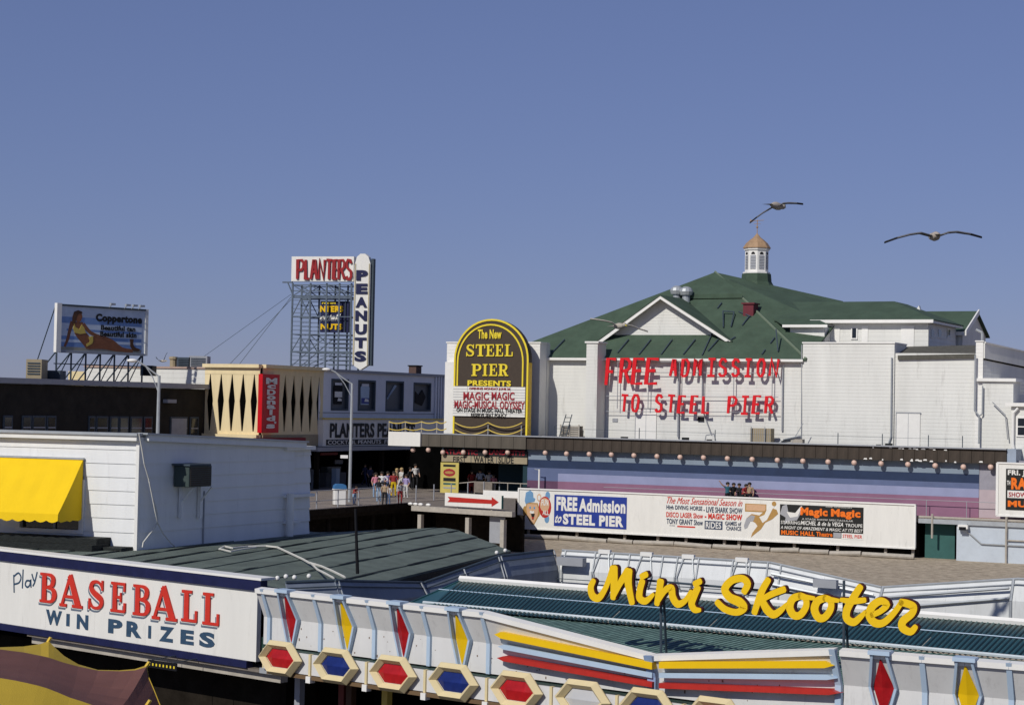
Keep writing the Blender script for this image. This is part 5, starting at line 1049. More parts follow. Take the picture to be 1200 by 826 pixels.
MB().box(.0, Ls, .0, .1, ZR, zT1-.05).build('side_frame', SIDEW2, SH, local=IM); MB().box(xLs, 0, .0, .02, ZR, zs0).build('front_frame', SIDEW2, SH, local=FL)
MB().box(wa.x-.1, wb.x+.1, .12, .16, zs0-.2, zs1).build('dark_room', DARK, SH, local=FL)
fr_ = MB(); fr_.box(wa.x-.05, wb.x+.05, -.08, .05, zs0-.02, zs0+.06); fr_.box(wa.x-.05, wa.x+.05, -.07, .05, zs0+.06, zs1); fr_.box(wb.x-.05, wb.x+.05, -.07, .05, zs0+.06, zs1)
o = fr_.build('window', TRIM, SH, local=FL); xx = wa.x+(wb.x-wa.x)*.55; MB().box(wa.x+.05, wb.x-.05, .06, .08, zs0+.06, zs1).build('pane', WIN, o); MB().box(xx-.02, xx+.02, .02, .05, zs0+.06, zs1).build('mullion', GRAYP, o)
# corner boards and cornices
MB().box(-.045, .03, -.05, .02, ZR-.01, zT0).build('corner_board', TRIM, SH, local=FL)
cz0 = SHf.l(158, 516.5, -.12).z; cz1 = SHf.l(158, 507.5, -.12).z
MB().box(xLs, .02, -.16, -.03, cz0, cz1-.06).build('cornice', TRIM, SH, local=FL); MB().box(xLs, .05, -.20, .15, cz1-.058, cz1+.0).build('gutter_lip', STEEL, SH, local=FL)
dz_ = zT0-zT1; mb = MB(); mb.prism([(.16, cz0), (Ls+.35, cz0-dz_), (Ls+.35, cz1-.03-dz_), (.16, cz1-.03)], -.13, -.036); mb.build('cornice', SIDEW2, SH, local=IM)
mb = MB(); mb.prism([(.06, cz1-.028), (Ls+.4, cz1-.028-dz_), (Ls+.4, cz1+.01-dz_), (.06, cz1+.01)], -.17, .1); mb.build('gutter_lip', STEEL, SH, local=IM)
pA = FL @ Vector((xLs, 0, cz1-.1)); 
mb = MB(); v0 = Vector((.0, 0, cz1-.05-ZR)); mb.sheet([Vector((.0, .05, cz1-.12-ZR)), Vector((Ls, .05, cz1-.12-dz_-ZR)), Vector((Ls-2, 9, cz1-.6-dz_-ZR)), Vector((-.75, 7.8, cz1-.6-ZR))], .08); mb.build('roof', ROOFG, SH)
# extension at the rear of the side wall
ex0, ex1 = Ls, SHs.l(363, 560, .05).x; ez = SHs.l(350, 527, .05).z; so = MB(); zz = [ZR]+[SHs.l(363, y, .05).z for y in (610, 595, 580, 565, 548, 533)]+[ez]
for a, b in zip(zz, zz[1:]): MB().add([(ex0, .02, a), (ex1, .02, a), (ex1, .05, b), (ex0, .05, b), (ex0, .06, a), (ex1, .06, a)], [(0, 1, 2, 3), (4, 5, 1, 0)]).build('clapboard', SIDEW2, SH, local=IM)
MB().box(ex0, ex1, .051, 2.5, ZR, ez).build('extension_core', SIDEW2, SH, local=IM)
MB().box(ex0-.45, ex1+.03, -.09, 2.4, ez+.002, ez+.09).build('extension_cap', TRIM, SH, local=IM); zq = SHs.l(350, 582, 0).z
MB().box(ex0-.45, ex1+.02, -.10, .01, zq, zq+.07).build('bracket_rail', SIDEW2, SH, local=IM); MB().box(ex0-.45, ex0+.2, -.10, .01, ZR+.32, ZR+.38).build('bracket_rail', SIDEW2, SH, local=IM)
pz = SHs.l(340, 578, -.15); MB().tube((pz.x, -.16, ZR+.02), (pz.x, -.16, pz.z), .09, .09, 10).build('vent_pipe', TRIM, SH, local=IM)
# diagonal joint strips on the side wall
MB().box(SHs.l(237, 600, 0).x, SHs.l(237, 600, 0).x+.03, -.045, -.02, ZR, SHs.l(237, 575, 0).z).build('joint_strip', GRAYP, SH, local=IM)
# awning
AW = thing('yellow_awning', 'bright yellow canvas awning with scalloped hem over the shed window', 'awning', SHf.at())
a1 = SHf.l(98, 538, -.05); a0x = xLs+3.4; zt_a = a1.z; zb_a = SHf.l(98, 600, -.05).z; PA = .95; a0x = SHf.l(-18, 538, -.05).x
pf = SHf.l(63, 599, -PA); fx = pf.x
mb = MB(); n = 26; T = []
for k in range(n+1):
    f = k/n; xt = a0x+(a1.x-a0x)*f; xb = a0x+(a1.x-a0x)*f; row = []
    for j in range(7):
        t = j/6; row.append((xt, -.06-PA*t, zt_a-(zt_a-zb_a)*t**1.05*1.0-.05*math.sin(math.pi*t)+.012*math.sin(k*1.3)*math.sin(math.pi*t)))
    T.append(row)
zh = zb_a-.14
for k in range(n):
    for j in range(6): mb.add([T[k][j], T[k][j+1], T[k+1][j+1], T[k+1][j]], [(0, 1, 2, 3)])
mb.build('canvas_slope', AWN, AW)
mb = MB(); ns = 9; 
for k in range(ns*4):
    f0, f1 = k/(ns*4), (k+1)/(ns*4); x0 = a0x+(a1.x-a0x)*f0; x1 = a0x+(a1.x-a0x)*f1; g = lambda f: .045*abs(math.sin(math.pi*f*ns)); mb.add([(x0, -.06-PA, zb_a), (x1, -.06-PA, zb_a), (x1, -.07-PA, zh-g(f1)), (x0, -.07-PA, zh-g(f0))], [(3, 2, 1, 0)])
mb.build('scalloped_hem', AWN, AW)
mb = MB(); side = [(a1.x, p[1], p[2]) for p in T[-1]]
mb.add(side+[(a1.x, -.06, zb_a)], [tuple(range(8))]); 
for k in range(8):
    f0, f1 = k/8, (k+1)/8; y0, y1 = -.06-PA*f0, -.06-PA*f1; g = lambda f: .045*abs(math.sin(math.pi*f*3)); mb.add([(a1.x, y0, zb_a), (a1.x, y1, zb_a), (a1.x, y1, zh-g(f1)), (a1.x, y0, zh-g(f0))], [(0, 1, 2, 3)])
mb.build('side_flap', AWN, AW)
MB().box(a0x, a1.x+.02, -.09, -.036, zt_a-.01, zt_a+.03).build('head_rail', STEEL, AW)
# window air conditioner
AC = thing('window_air_conditioner', 'dark louvred air conditioner on a bracket on the shaded shed wall', 'air conditioner', SHs.at())
c = SHs.l(220.5, 546, -.42); e_ = SHs.l(246.5, 569.5, -.42); hb = (c.x, e_.x, e_.z, c.z)
MB().box(c.x, e_.x, -.45, -.04, e_.z, c.z).build('case', mat('dark_green_gray_metal', (.05, .07, .065), .5, .2, 5), AC, bevel=.01); so = None
for k in range(9):
    M = Tm((c.x+e_.x)/2, -.455, e_.z+.03+k*(c.z-e_.z-.05)/9); so = MB().box(-(e_.x-c.x)/2+.04, (e_.x-c.x)/2-.04, -.012, .01, 0, .022).build('louvre', mat('brown_louvre', (.05, .035, .025), .6), AC, local=M) if so is None else share(so, AC, M)
MB().box(c.x-.04, e_.x-.1, -.5, -.0, c.z+.002, c.z+.04).build('drip_tray', DSTEEL, AC)
for px in (213, 235): p = SHs.l(px, 590, -.1); MB().box(p.x-.03, p.x+.06, -.12, -.036, SHs.l(px, 607, -.1).z, e_.z-.002).build('bracket_leg', SIDEW2, AC); MB().tube((p.x, -.4, e_.z-.02), (p.x, -.1, e_.z-.35), .02).build('brace', SIDEW2, AC)
# cables
CB1 = thing('hanging_cable', 'white cable hanging down the shaded shed wall from its corner', 'cable', SHs.at())
P1 = [(163, 508), (166, 524), (169, 543), (174, 560), (178, 580), (184, 600), (184.5, 612), (178, 622), (168, 635), (167, 641)]
MB().path([SHs.l(x, y, -.1) for x, y in P1], .018, 5).build('cable', ROPE, CB1); P2 = [(175, 565), (180, 590), (184, 611), (191, 625), (200, 636), (211, 645)]
MB().path([SHs.l(x, y, -.13) for x, y in P2], .016, 5).build('cable', ROPE, CB1)
CB2 = thing('roof_cable', 'loose white cable lying in loops across the green roof', 'cable', Matrix.Translation((0, 0, 0)))
P3 = [(257, 643), (263, 640), (272, 642), (290, 640), (312, 639.5), (325, 641), (340, 648), (355, 655), (362, 659), (376, 663), (390, 669), (404, 676)]
MB().path([G(x, y, ZR+.06) for x, y in P3], .022, 5).build('cable', ROPE, CB2); MB().path([G(x, y, ZR+.07) for x, y in [(258, 643), (270, 646), (285, 643), (300, 641)]], .018, 5).build('cable', ROPE, CB2)
MB().path([G(x, y, ZR+.07) for x, y in [(364, 659), (372, 667), (382, 672), (391, 677)]], .02, 5).build('cable', ROPE, CB2)
g = G(419, 672, ZR); t = thing('thin_mast', 'thin black mast standing on the green roof in front of the boardwalk', 'mast', Matrix.Translation(g)); top = PY(416.5, 596, g.y); MB().tube((0, 0, 0), top-g, .035, .025, 6).build('pole', BLACK, t)

# ================================================================== BASEBALL SIGN
BS = thing('baseball_sign', 'long white sign with navy borders reading play BASEBALL WIN PRIZES in the left foreground', 'sign', K1.at())
zs_t, zs_b = K1.l(298, 677.3, 0).z, K1.l(284, 781.5, 0).z; zl_t = K1.l(0, 643.5, 0).z; zl_b = K1.l(0, 737, 0).z; xl0 = K1.l(0, 690, 0).x; xr0 = K1.l(301, 730, 0).x
def zT(x): return zs_t+(zl_t-zs_t)*(xr0-x)/(xr0-xl0)
def zB_(x): return zs_b+(zl_b-zs_b)*(xr0-x)/(xr0-xl0)
xLL = xl0-4; cuts = [xLL]+[xl0+(xr0-xl0)*k/5 for k in range(5)]+[xr0]
bh = .215
def quad(par, nm, m, x0, x1, fa, fb, y0, y1): return MB().prism([(x0, fa(x0)), (x1, fa(x1)), (x1, fb(x1)), (x0, fb(x0))], y0, y1).build(nm, m, par)
for a, b in zip(cuts, cuts[1:]): quad(BS, 'sign_panel', SIGNW, a+.0008, b-.0008, lambda x: zB_(x)+bh*.6, lambda x: zT(x)-bh, 0, .1)
quad(BS, 'navy_top_border', NAVY, xLL, xr0+.12, lambda x: zT(x)-bh+.001, lambda x: zT(x)-.025, -.05, .12); quad(BS, 'white_top_edge', TRIM, xLL, xr0+.14, lambda x: zT(x)-.024, lambda x: zT(x)+.02, -.06, .3)
quad(BS, 'navy_bottom_border', NAVY, xLL, xr0-.2, zB_, lambda x: zB_(x)+bh*.6-.001, -.04, .12)
quad(BS, 'backing_beam', WOODL, xl0+.9, xr0+.5, lambda x: zB_(x)-.20, lambda x: zB_(x)-.06, .12, .3); quad(BS, 'soffit_board', WOOD, xl0+.9, xr0+.5, lambda x: zB_(x)-.05, lambda x: zB_(x)-.002, .0, .5)
for s, a_, b_ in (('play', None, None),):
    p = K1.l(14.5, 691, -.02); q = K1.l(42.5, 668.5, -.02)
    stq = [([(68, 150), (70, 238)], 8), ([(70, 155), (92, 138), (106, 160), (96, 188), (72, 196)], 8), ([(117, 122), (113, 216)], 8), ([(154, 180), (136, 178), (128, 198), (138, 212), (152, 200), (156, 172), (158, 212)], 8), ([(163, 145), (172, 175), (178, 180)], 8), ([(190, 135), (178, 185), (168, 205)], 8)]
    mb = MB(); 
    for k, (pts, wq) in enumerate(stq): mb.ribbon([K1.xz(x/4.444, 640+y/4.444, -.02) for x, y in pts], [.034]*len(pts), -.006-.0004*k, 0, 3, True)
    mb.build('lettering', NAVYL, BS)
BL = [('B', 175, 248, 196, 318), ('A', 262, 366, 208, 336), ('S', 386, 458, 226, 348), ('E', 486, 556, 236, 360), ('B', 584, 660, 248, 374), ('A', 668, 782, 258, 392), ('L', 797, 872, 272, 402), ('L', 890, 968, 284, 416)]
for ch, a, b, c, d_ in BL:     # quarter zoom scale 3.75, offset (0,620)
    p = K1.l(a/3.75, 620+d_/3.75, -.02); q = K1.l(b/3.75, 620+c/3.75, -.02)
    o = serif('letter', ch, BS, REDL, p.x, q.x, p.z, q.z, -.010, .022); serif('letter_shade', ch, o, mat('slate_letter_shade', (.13, .16, .21), .55), p.x-.055, q.x-.055, p.z-.06, q.z-.06, 0, .006)
    serif('letter_outline', ch, o, SIGNW, p.x-.022, q.x-.022, p.z-.025, q.z-.025, -.0, .0145)
for ch, a, b, c, d_ in (('W', 198, 270, 360, 416), ('I', 288, 304, 372, 424), ('N', 334, 386, 378, 436), ('P', 472, 536, 400, 454), ('R', 552, 620, 410, 470), ('I', 648, 662, 424, 478), ('Z', 696, 762, 432, 490), ('E', 790, 850, 446, 502), ('S', 872, 942, 456, 514)):
    p = K1.l(a/3.75, 620+d_/3.75, -.02); q = K1.l(b/3.75, 620+c/3.75, -.02); txt('letter', ch, BS, NAVYL, p.x, q.x, p.z, q.z, 0, .008, .05)
LS = thing('small_yellow_sign', 'tiny dark sign with yellow dashes hanging under the baseball sign', 'sign', K1.at()); p = K1.l(174, 783, -.6); q = K1.l(208, 777, -.6); MB().box(p.x, q.x, -.62, -.6, p.z+.03, q.z).build('plate', BLACK, LS); so = None
for k in range(8): M = Tm(p.x+.03+k*(q.x-p.x)/8.2, -.622, (p.z+q.z)/2-.0); so = MB().box(0, .035, -.003, 0, -.015, .03).build('dash', YELS, LS, local=M) if so is None else share(so, LS, M)
MB().tube((p.x+.1, -.61, q.z), (p.x+.1, .1, q.z+.03), .008).build('hanger', DSTEEL, LS); MB().tube((q.x-.1, -.61, q.z), (q.x-.1, .1, q.z+.03), .008).build('hanger', DSTEEL, LS)
# dark stall behind and below
ST2 = thing('game_stall', 'dark open game stall under the baseball sign', 'stall', K1.at())
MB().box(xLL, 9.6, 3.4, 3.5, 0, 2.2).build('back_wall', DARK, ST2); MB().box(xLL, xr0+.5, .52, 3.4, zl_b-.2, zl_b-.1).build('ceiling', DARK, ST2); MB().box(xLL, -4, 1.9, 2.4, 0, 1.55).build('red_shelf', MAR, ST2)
# ================================================================== STRIPED CANVAS TENT
def tk(px, py, Y): return PY(px, py, Y)
TN = thing('striped_canopy', 'brown and mustard canvas ride canopy with scalloped edge at the lower left corner', 'canopy', Matrix.Translation(tk(60, 800, 25)))
TO = tk(60, 800, 25)
# rows of points: outer hem (row0) to inner (row3)
hem = [(-60, 752, 26), (0, 758, 26), (28, 757, 25.9), (48, 754, 25.8), (57, 750.5, 25.7), (63, 757, 25.6), (75, 768, 25.4), (92, 778, 25.2), (115, 784.5, 25.0), (140, 785, 24.7), (158, 783.5, 24.5), (172, 779, 24.3), (174.6, 793, 24.1), (180.8, 807.5, 24.0), (188, 825.5, 23.9), (195, 851, 23.7)]
seam = [(-60, 742, 25.4), (0, 760.5, 25.2), (28, 764, 25.1), (48, 768, 25.0), (57, 770, 25.0), (63, 772, 24.95), (75, 776, 24.9), (92, 780.5, 24.9), (115, 785.3, 24.8), (140, 786, 24.6), (158, 785, 24.4), (171.5, 781, 24.2), (174, 794, 24.1), (180, 808, 24.0), (187, 826, 23.9), (194, 852, 23.7)]
low = [(-60, 770, 22.5), (0, 794, 22.6), (18, 797, 22.6), (32, 800, 22.6), (45, 803, 22.6), (55, 806, 22.6), (68, 811, 22.6), (82, 817, 22.6), (98, 822, 22.6), (112, 827, 22.6), (124, 832, 22.6), (134, 838, 22.6), (142, 844, 22.6), (150, 850, 22.6), (156, 858, 22.6), (162, 868, 22.6)]
def strip(A_, B_, n=1, bulge=0):
    mb = MB(); R = []
    for j in range(n+1):
        t = j/n; row = []
        for a, b in zip(A_, B_):
            pa, pb = tk(*a), tk(*b); p = pa.lerp(pb, t)-TO; p.z += -bulge*math.sin(math.pi*t); row.append(p)
        R.append(row)
    m = len(A_)
    for j in range(n):
        for i in range(m-1): mb.add([R[j][i], R[j+1][i], R[j+1][i+1], R[j][i+1]], [(0, 1, 2, 3)])
    return mb
strip(hem, seam).build('mustard_edge_panel', TENTY, TN, smooth=True); strip(seam, low, 5, .05).build('brown_panel', TENTB, TN, smooth=True)
low2 = [(x-30, y+90, Y-1.5) for x, y, Y in low]; strip(low, low2, 3, .04).build('mustard_panel', TENTY, TN, smooth=True)
for (px, py, Y, q) in ((57, 750.5, 25.7, (59.5, 746.5)), (172, 779.5, 24.3, (175, 775)), (172, 826, 22.6, (176, 820))): MB().tube(tk(px-1, py+1.5, Y)-TO, tk(q[0], q[1], Y)-TO, .025, .025, 6).build('brass_tip', STRUT_Y, TN)

# ================================================================== BUMPER CAR PAVILION
PV = thing('bumper_car_pavilion', 'bumper car pavilion with green corrugated roof and jewelled white fascia in the foreground', 'pavilion', K2.at())
ZT, ZBt, ZDIP = 3.03, 2.14, 2.66
xB = K2.l(575, 750, 0).x; xC = K2.l(768, 790, 0).x; xD = K2.l(985, 764, 0).x
dD = K2.M @ Vector((xD, 0, 0)); K3 = Fr(dD.x, dD.y, .894, -.447)
IP = K2.M.inverted()
def ztop(x):
    if x <= xB: return ZT
    if x <= xC: return ZT+(ZDIP-ZT)*(x-xB)/(xC-xB)
    return ZDIP+(ZT-ZDIP)*(x-xC)/(xD-xC)
FLARE = .20; PANEL = mat('fascia_white_panel', (.66, .65, .63), .5, .08, 2.5, .05, 20, dirt=.38, streak=True)
def fprof(zt): zm = ZBt+.52*(zt-ZBt); return [(0, ZBt), (0, zm), (-FLARE*(zt-zm)/.43, zt)]
def panel(x0, x1, par, L, zf, m=PANEL):
    a, b = fprof(zf(x0)), fprof(zf(x1)); mb = MB(); vs = []
    for x, pr in ((x0, a), (x1, b)):
        for y, z in pr: vs.append((x, y, z))
    for x, pr in ((x0, a), (x1, b)):
        for y, z in pr: vs.append((x, y+.04, z))
    return mb.add(vs, [(0, 3, 4, 1), (1, 4, 5, 2), (6, 7, 10, 9), (7, 8, 11, 10), (0, 1, 7, 6), (1, 2, 8, 7), (3, 9, 10, 4), (4, 10, 11, 5), (2, 5, 11, 8), (0, 6, 9, 3)]).build('fascia_panel', m, par, local=L)
def cap(x0, x1, par, L, zf):
    a, b = fprof(zf(x0))[2], fprof(zf(x1))[2]; vs = []
    for x, (y, z) in ((x0, a), (x1, b)): vs += [(x, y-.03, z-.02), (x, y-.035, z+.055), (x, y+.13, z+.075), (x, y+.13, z+.0)]
    return MB().add(vs, [(0, 4, 5, 1), (1, 5, 6, 2), (2, 6, 7, 3), (3, 7, 4, 0), (0, 1, 2, 3), (7, 6, 5, 4)]).build('white_cap', TRIM, par, local=L)
def rib(x, par, L, zf, w=.035, pr_=.05, m=LBLUE):
    P = fprof(zf(x)); out = [(y-pr_, z) for y, z in P]; inn = [(y, z) for y, z in P][::-1]; out[-1] = (out[-1][0], out[-1][1]+.06); inn[0] = (inn[0][0], inn[0][1]+.06)
    vs = [(x-w, y, z) for y, z in out+inn]+[(x+w, y, z) for y, z in out+inn]; n = 6
    return MB().add(vs, [tuple(range(n)), tuple(range(2*n-1, n-1, -1))]+[(i, i+n, (i+1) % n+n, (i+1) % n) for i in range(n)]).build('rib', m, par, local=L)
def diamond(x, par, L, zf, jm, wt=.115, wm=.19, wb=.075):
    # tall framed jewel: two fins following the fascia, a cap and a faceted jewel between them
    zt = zf(x); P = fprof(zt); zm = P[1][1]; z0 = ZBt+.06; fr = MB(); pr_ = .09
    secs = [(wb, z0, 0.02), (wm, zm+.02, .0), (wt, zt+.04, P[2][0])]
    for s in (-1, 1):
        vs = []
        for (hw, z, y) in secs: vs += [(x+s*hw, y-pr_, z), (x+s*(hw-.035), y-pr_, z), (x+s*(hw-.035), y+.01, z), (x+s*hw, y+.01, z)]
        fs = [(0, 1, 2, 3), (11, 10, 9, 8)]
        for k in range(2):
            b = 4*k; fs += [(b+i, b+4+i, b+4+(i+1) % 4, b+(i+1) % 4) for i in range(4)]
        fr.add(vs, fs)
    y = P[2][0]; fr.box(x-wt-.03, x+wt+.03, y-pr_-.02, y+.10, zt+.0405, zt+.095); fr.box(x-wb-.002, x+wb+.002, -pr_+.01, 0, z0-.035, z0-.001)
    o = fr.build('jewel_frame', LBLUE, par, local=L)
    ja = [(x, -.03, z0+.02), (x+wm-.05, -.02, zm+.02), (x, P[2][0]-.02, zt), (x-wm+.05, -.02, zm+.02), (x, -.085, zm+.02)]
    MB().add(ja, [(0, 1, 4), (1, 2, 4), (2, 3, 4), (3, 0, 4)]).build('jewel', jm, o); return o
def kx(px, py, fr=K2, y=0.0): return fr.l(px, py, y).x
ztf = ztop
ribs = [kx(317, 740), kx(377, 745), kx(440, 755), kx(504, 765), kx(574, 770)]; dia = [(kx(343, 738), REDJ), (kx(408.5, 745), YEL), (kx(474.5, 755), REDJ), (kx(543, 765), YEL)]
x00 = kx(309, 735); js = [x00]+ribs
mids = sorted(ribs+[d for d, _ in dia]+[x00, xC, xD])
for a, b in zip(mids, mids[1:]): panel(a+.002, b-.002, PV, None, ztf); cap(a, b-.004, PV, None, ztf)
for r_ in ribs: rib(r_, PV, None, ztf)
random.seed(21); mb = MB()
for k in range(60):
    x = random.uniform(x00+.1, xD-.1); z = random.uniform(ZBt+.04, ZBt+.40); q = random.uniform(.004, .012); mb.box(x-q, x+q, -.003, .001, z-q*random.uniform(.5, 3), z+q)
mb.build('paint_chips', mat('rust_brown_chip', (.16, .10, .06), .8), PV, 'stuff')
rib(xC, PV, None, ztf, .07, .10, mat('blue_gray_post_paint', (.26, .36, .55), .5)); rib(xD-.0, PV, None, ztf, .045, .06)
for d, m in dia: diamond(d, PV, None, ztf, m)
# left return of the fascia
L3 = IP @ K3.M; zfl = lambda x: ZT
x3 = [0.05]+[kx(p, 820, K3) for p in (1036, 1084.5, 1135, 1186)]+[kx(1186, 820, K3)+.62*k for k in range(1, 4)]
for a, b in zip(x3, x3[1:]): panel(a+.002, b-.002, PV, L3, zfl); cap(a, b-.004, PV, L3, zfl)
diamond(x3[1], PV, L3, zfl, REDJ); rib(x3[2], PV, L3, zfl); diamond(x3[3], PV, L3, zfl, YEL); rib(x3[4], PV, L3, zfl); diamond(x3[5], PV, L3, zfl, REDJ); rib(x3[6], PV, L3, zfl)
E1x = fprof(ZT); mb = MB(); mb.prism([(0, ZBt), (0, E1x[1][1]), (0, ZT), (.1, ZT), (.1, ZBt)], 0, .001)
# end return on the left: narrow flared panel turning the corner
v = [(x00, 0, ZBt), (x00, 0, E1x[1][1]), (x00, -FLARE, ZT), (x00-.10, .3, ZBt), (x00-.10, .3, E1x[1][1]), (x00-.26, .22, ZT)]
MB().add(v, [(0, 3, 4, 1), (1, 4, 5, 2), (2, 5, 4, 1), (1, 4, 3, 0)]).build('fascia_panel', PANEL, PV)
# speed stripes
def stripe(m, pa, pb, th, tip_l, tip_r, y=-.19):
    A_ = K2.l(pa[0], pa[1], y); B_ = K2.l(pb[0], pb[1], y); h = th/2
    pts = []
    if tip_l: pts += [(A_.x+.12, A_.z-h), ]
    else: pts += [(A_.x, A_.z-h)]
    if tip_r: pts += [(B_.x-.14, B_.z-h), (B_.x, B_.z), (B_.x-.14, B_.z+h)]
    else: pts += [(B_.x, B_.z-h), (B_.x, B_.z+h)]
    if tip_l: pts += [(A_.x+.12, A_.z+h), (A_.x, A_.z)]
    else: pts += [(A_.x, A_.z+h)]
    return MB().prism(pts, y, -.005).build('speed_stripe', m, PV)
stripe(YEL, (579, 743), (764, 780), .10, True, False, -.20); stripe(LBLUE, (583, 757), (764, 791), .075, True, False, -.14); stripe(RED, (582, 770.5), (764, 802), .075, True, False, -.16)
stripe(YEL, (772, 779), (977, 779.5), .095, False, True, -.20); stripe(LBLUE, (772, 791), (980, 794.5), .07, False, True, -.14); stripe(RED, (772, 803), (982, 812), .075, False, True, -.16)
# lattice band behind the gap
MB().box(x00-.1, xD, .06, .12, 1.95, ZBt+.1).build('green_lattice', mat('dark_green_lattice', (.02, .05, .04), .6, .6, 20), PV)
# hexagon jewel band
BD = -.35; zc = 1.93; bt0, bt1 = 1.70, 2.12
hx = [(328.5, 770, REDJ), (393.5, 780.5, BLUEJ), (460.5, 790.5, REDJ), (531, 799.5, BLUEJ), (605, 808, REDJ), (682.5, 816, CLRJ), (759, 826, BLUEJ), (838, 834, REDJ), (925, 845, BLUEJ)]
cx_ = [K2.l(a+2.5, b, BD-.02) for a, b, m in hx]; zc = sum(c.z for c in cx_[:6])/6
xs_ = [(cx_[i].x+cx_[i+1].x)/2 for i in range(len(cx_)-1)]; xs_ = [cx_[0].x-.35]+xs_+[xD]
bandz0, bandz1 = zc-.22, zc+.11
for a, b in zip(xs_, xs_[1:]):
    MB().box(a+.012, b-.012, BD, BD+.05, bandz0, bandz1).build('band_panel', PANEL, PV); MB().box(b-.022, b+.022, BD-.03, BD+.04, bandz0-.01, bandz1+.01).build('cream_batten', CREAM, PV); MB().box(b-.05, b+.05, BD-.06, BD+.06, bandz0-.12, bandz0-.015).build('lamp_block', TRIM, PV)
MB().box(xs_[0], xD, BD-.03, BD+.6, bandz0-.07, bandz0-.012).build('brown_soffit', mat('brown_soffit_paint', (.16, .10, .05), .7), PV)
MB().box(xs_[0], xD, BD+.06, 0, bandz1-.04, bandz1-.01).build('band_top', mat('dark_green_lattice', (.02, .05, .04), .6, .6, 20), PV)
# rounded left end of the band
mb = MB(); R_ = .28; xe0 = xs_[0]-.0
for k in range(5):
    a0_, a1_ = math.pi*1.5-k*math.pi/10, math.pi*1.5-(k+1)*math.pi/10; 
    p0 = (xe0+R_*math.cos(a0_), BD+R_+R_*math.sin(a0_)); p1 = (xe0+R_*math.cos(a1_), BD+R_+R_*math.sin(a1_)); mb.add([(p0[0], p0[1], bandz0), (p1[0], p1[1], bandz0), (p1[0], p1[1], bandz1), (p0[0], p0[1], bandz1)], [(3, 2, 1, 0)])
    if k in (1, 3): MB().tube((p1[0], p1[1]-.005, bandz0), (p1[0], p1[1]-.005, bandz1), .015, None, 5).build('cream_batten', CREAM, PV)
mb.build('curved_end', PANEL, PV, smooth=True)
MB().box(xe0-.3, xe0+.05, BD+.1, BD+.7, bandz0-.1, bandz0-.012).build('end_bracket', STEEL, PV)
def hexr(w, h, k): return [(-w, 0), (-w*k, -h), (w*k, -h), (w, 0), (w*k, h), (-w*k, h)]
def hexframe():
    O = hexr(.495, .28, .50); I = hexr(.325, .155, .55); Mi = hexr(.41, .218, .52); vs = [(x, -.02, z) for x, z in O]+[(x, -.11, z) for x, z in Mi]+[(x, -.03, z) for x, z in I]+[(x, .0, z) for x, z in O]+[(x, .0, z) for x, z in I]; fs = []
    for i in range(6):
        j = (i+1) % 6; fs += [(i, j, 6+j, 6+i), (6+i, 6+j, 12+j, 12+i), (18+i, 18+j, j, i), (12+i, 12+j, 24+j, 24+i)]
    return MB().add(vs, fs)
def hexjewel():
    I = hexr(.315, .147, .55); vs = [(x, -.01, z) for x, z in I]+[(-.17, -.04, 0), (.17, -.04, 0)]
    return MB().add(vs, [(0, 1, 6), (1, 2, 7, 6), (2, 3, 7), (3, 4, 7), (4, 5, 6, 7), (5, 0, 6)])
fo = None
for i, (c, (_, _, m)) in enumerate(zip(cx_, hx)):
    M = Tm(c.x, BD-.06, zc)
    fo = hexframe().build('hexagon_frame', CREAM, PV, local=M) if fo is None else share(fo, PV, M)
    hexjewel().build('hexagon_jewel', m, fo); 
    MB().add([(x, -.004, z) for x, z in hexr(.335, .165, .55)], [(0, 1, 2, 3, 4, 5)]).build('jewel_back', SIGNW, fo)
# posts under the band
for px, m in ((350.5, GRAYP), (402, mat('dull_red_post', (.16, .03, .02), .6)), (411, mat('brown_post', (.08, .04, .02), .6)), (453, GOLDT)):
    p = K2.l(px, 815, .3); MB().box(p.x-.06, p.x+.06, .25, .37, 0, bandz0-.08).build('post', m, PV)
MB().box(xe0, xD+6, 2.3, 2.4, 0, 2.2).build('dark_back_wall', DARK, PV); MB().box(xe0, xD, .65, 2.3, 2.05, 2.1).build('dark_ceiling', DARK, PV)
# ---- corrugated roof
rA = IP @ G(540, 680, 2.98); rB = IP @ G(1252, 735.5, 2.98); mA = IP @ G(481, 706, 2.72); mA2 = IP @ G(505, 711, 2.72); mB_ = IP @ G(1215, 774, 2.72); mB2 = mB_
eA = IP @ K2.at(kx(440, 720, K2, .5), .45, 2.5).to_translation(); eB = (IP @ K3.at(4.2, .45, 2.5).to_translation())
def corr(p00, p10, p01, p11, name, m, period, amp, nu=None):      # p00-p10 lower edge, p01-p11 upper edge
    Lq = ((p10-p00).length+(p11-p01).length)/2; N = int(Lq/period)*4; mb = MB(); vs = []; nn = (p10-p00).cross(p01-p00).normalized()
    if nn.z < 0: nn = -nn
    for i in range(N+1):
        t = i/N; h = amp*(1, 0, -1, 0)[i % 4]; vs.append(p00.lerp(p10, t)+nn*h); vs.append(p01.lerp(p11, t)+nn*h)
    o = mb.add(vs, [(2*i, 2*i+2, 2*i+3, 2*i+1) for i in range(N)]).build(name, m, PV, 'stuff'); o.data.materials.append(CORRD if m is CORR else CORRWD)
    for i, p in enumerate(o.data.polygons): p.material_index = 1 if i % 4 in (1, 2) else 0  # valley faces take the darker colour as painted shade
    return o
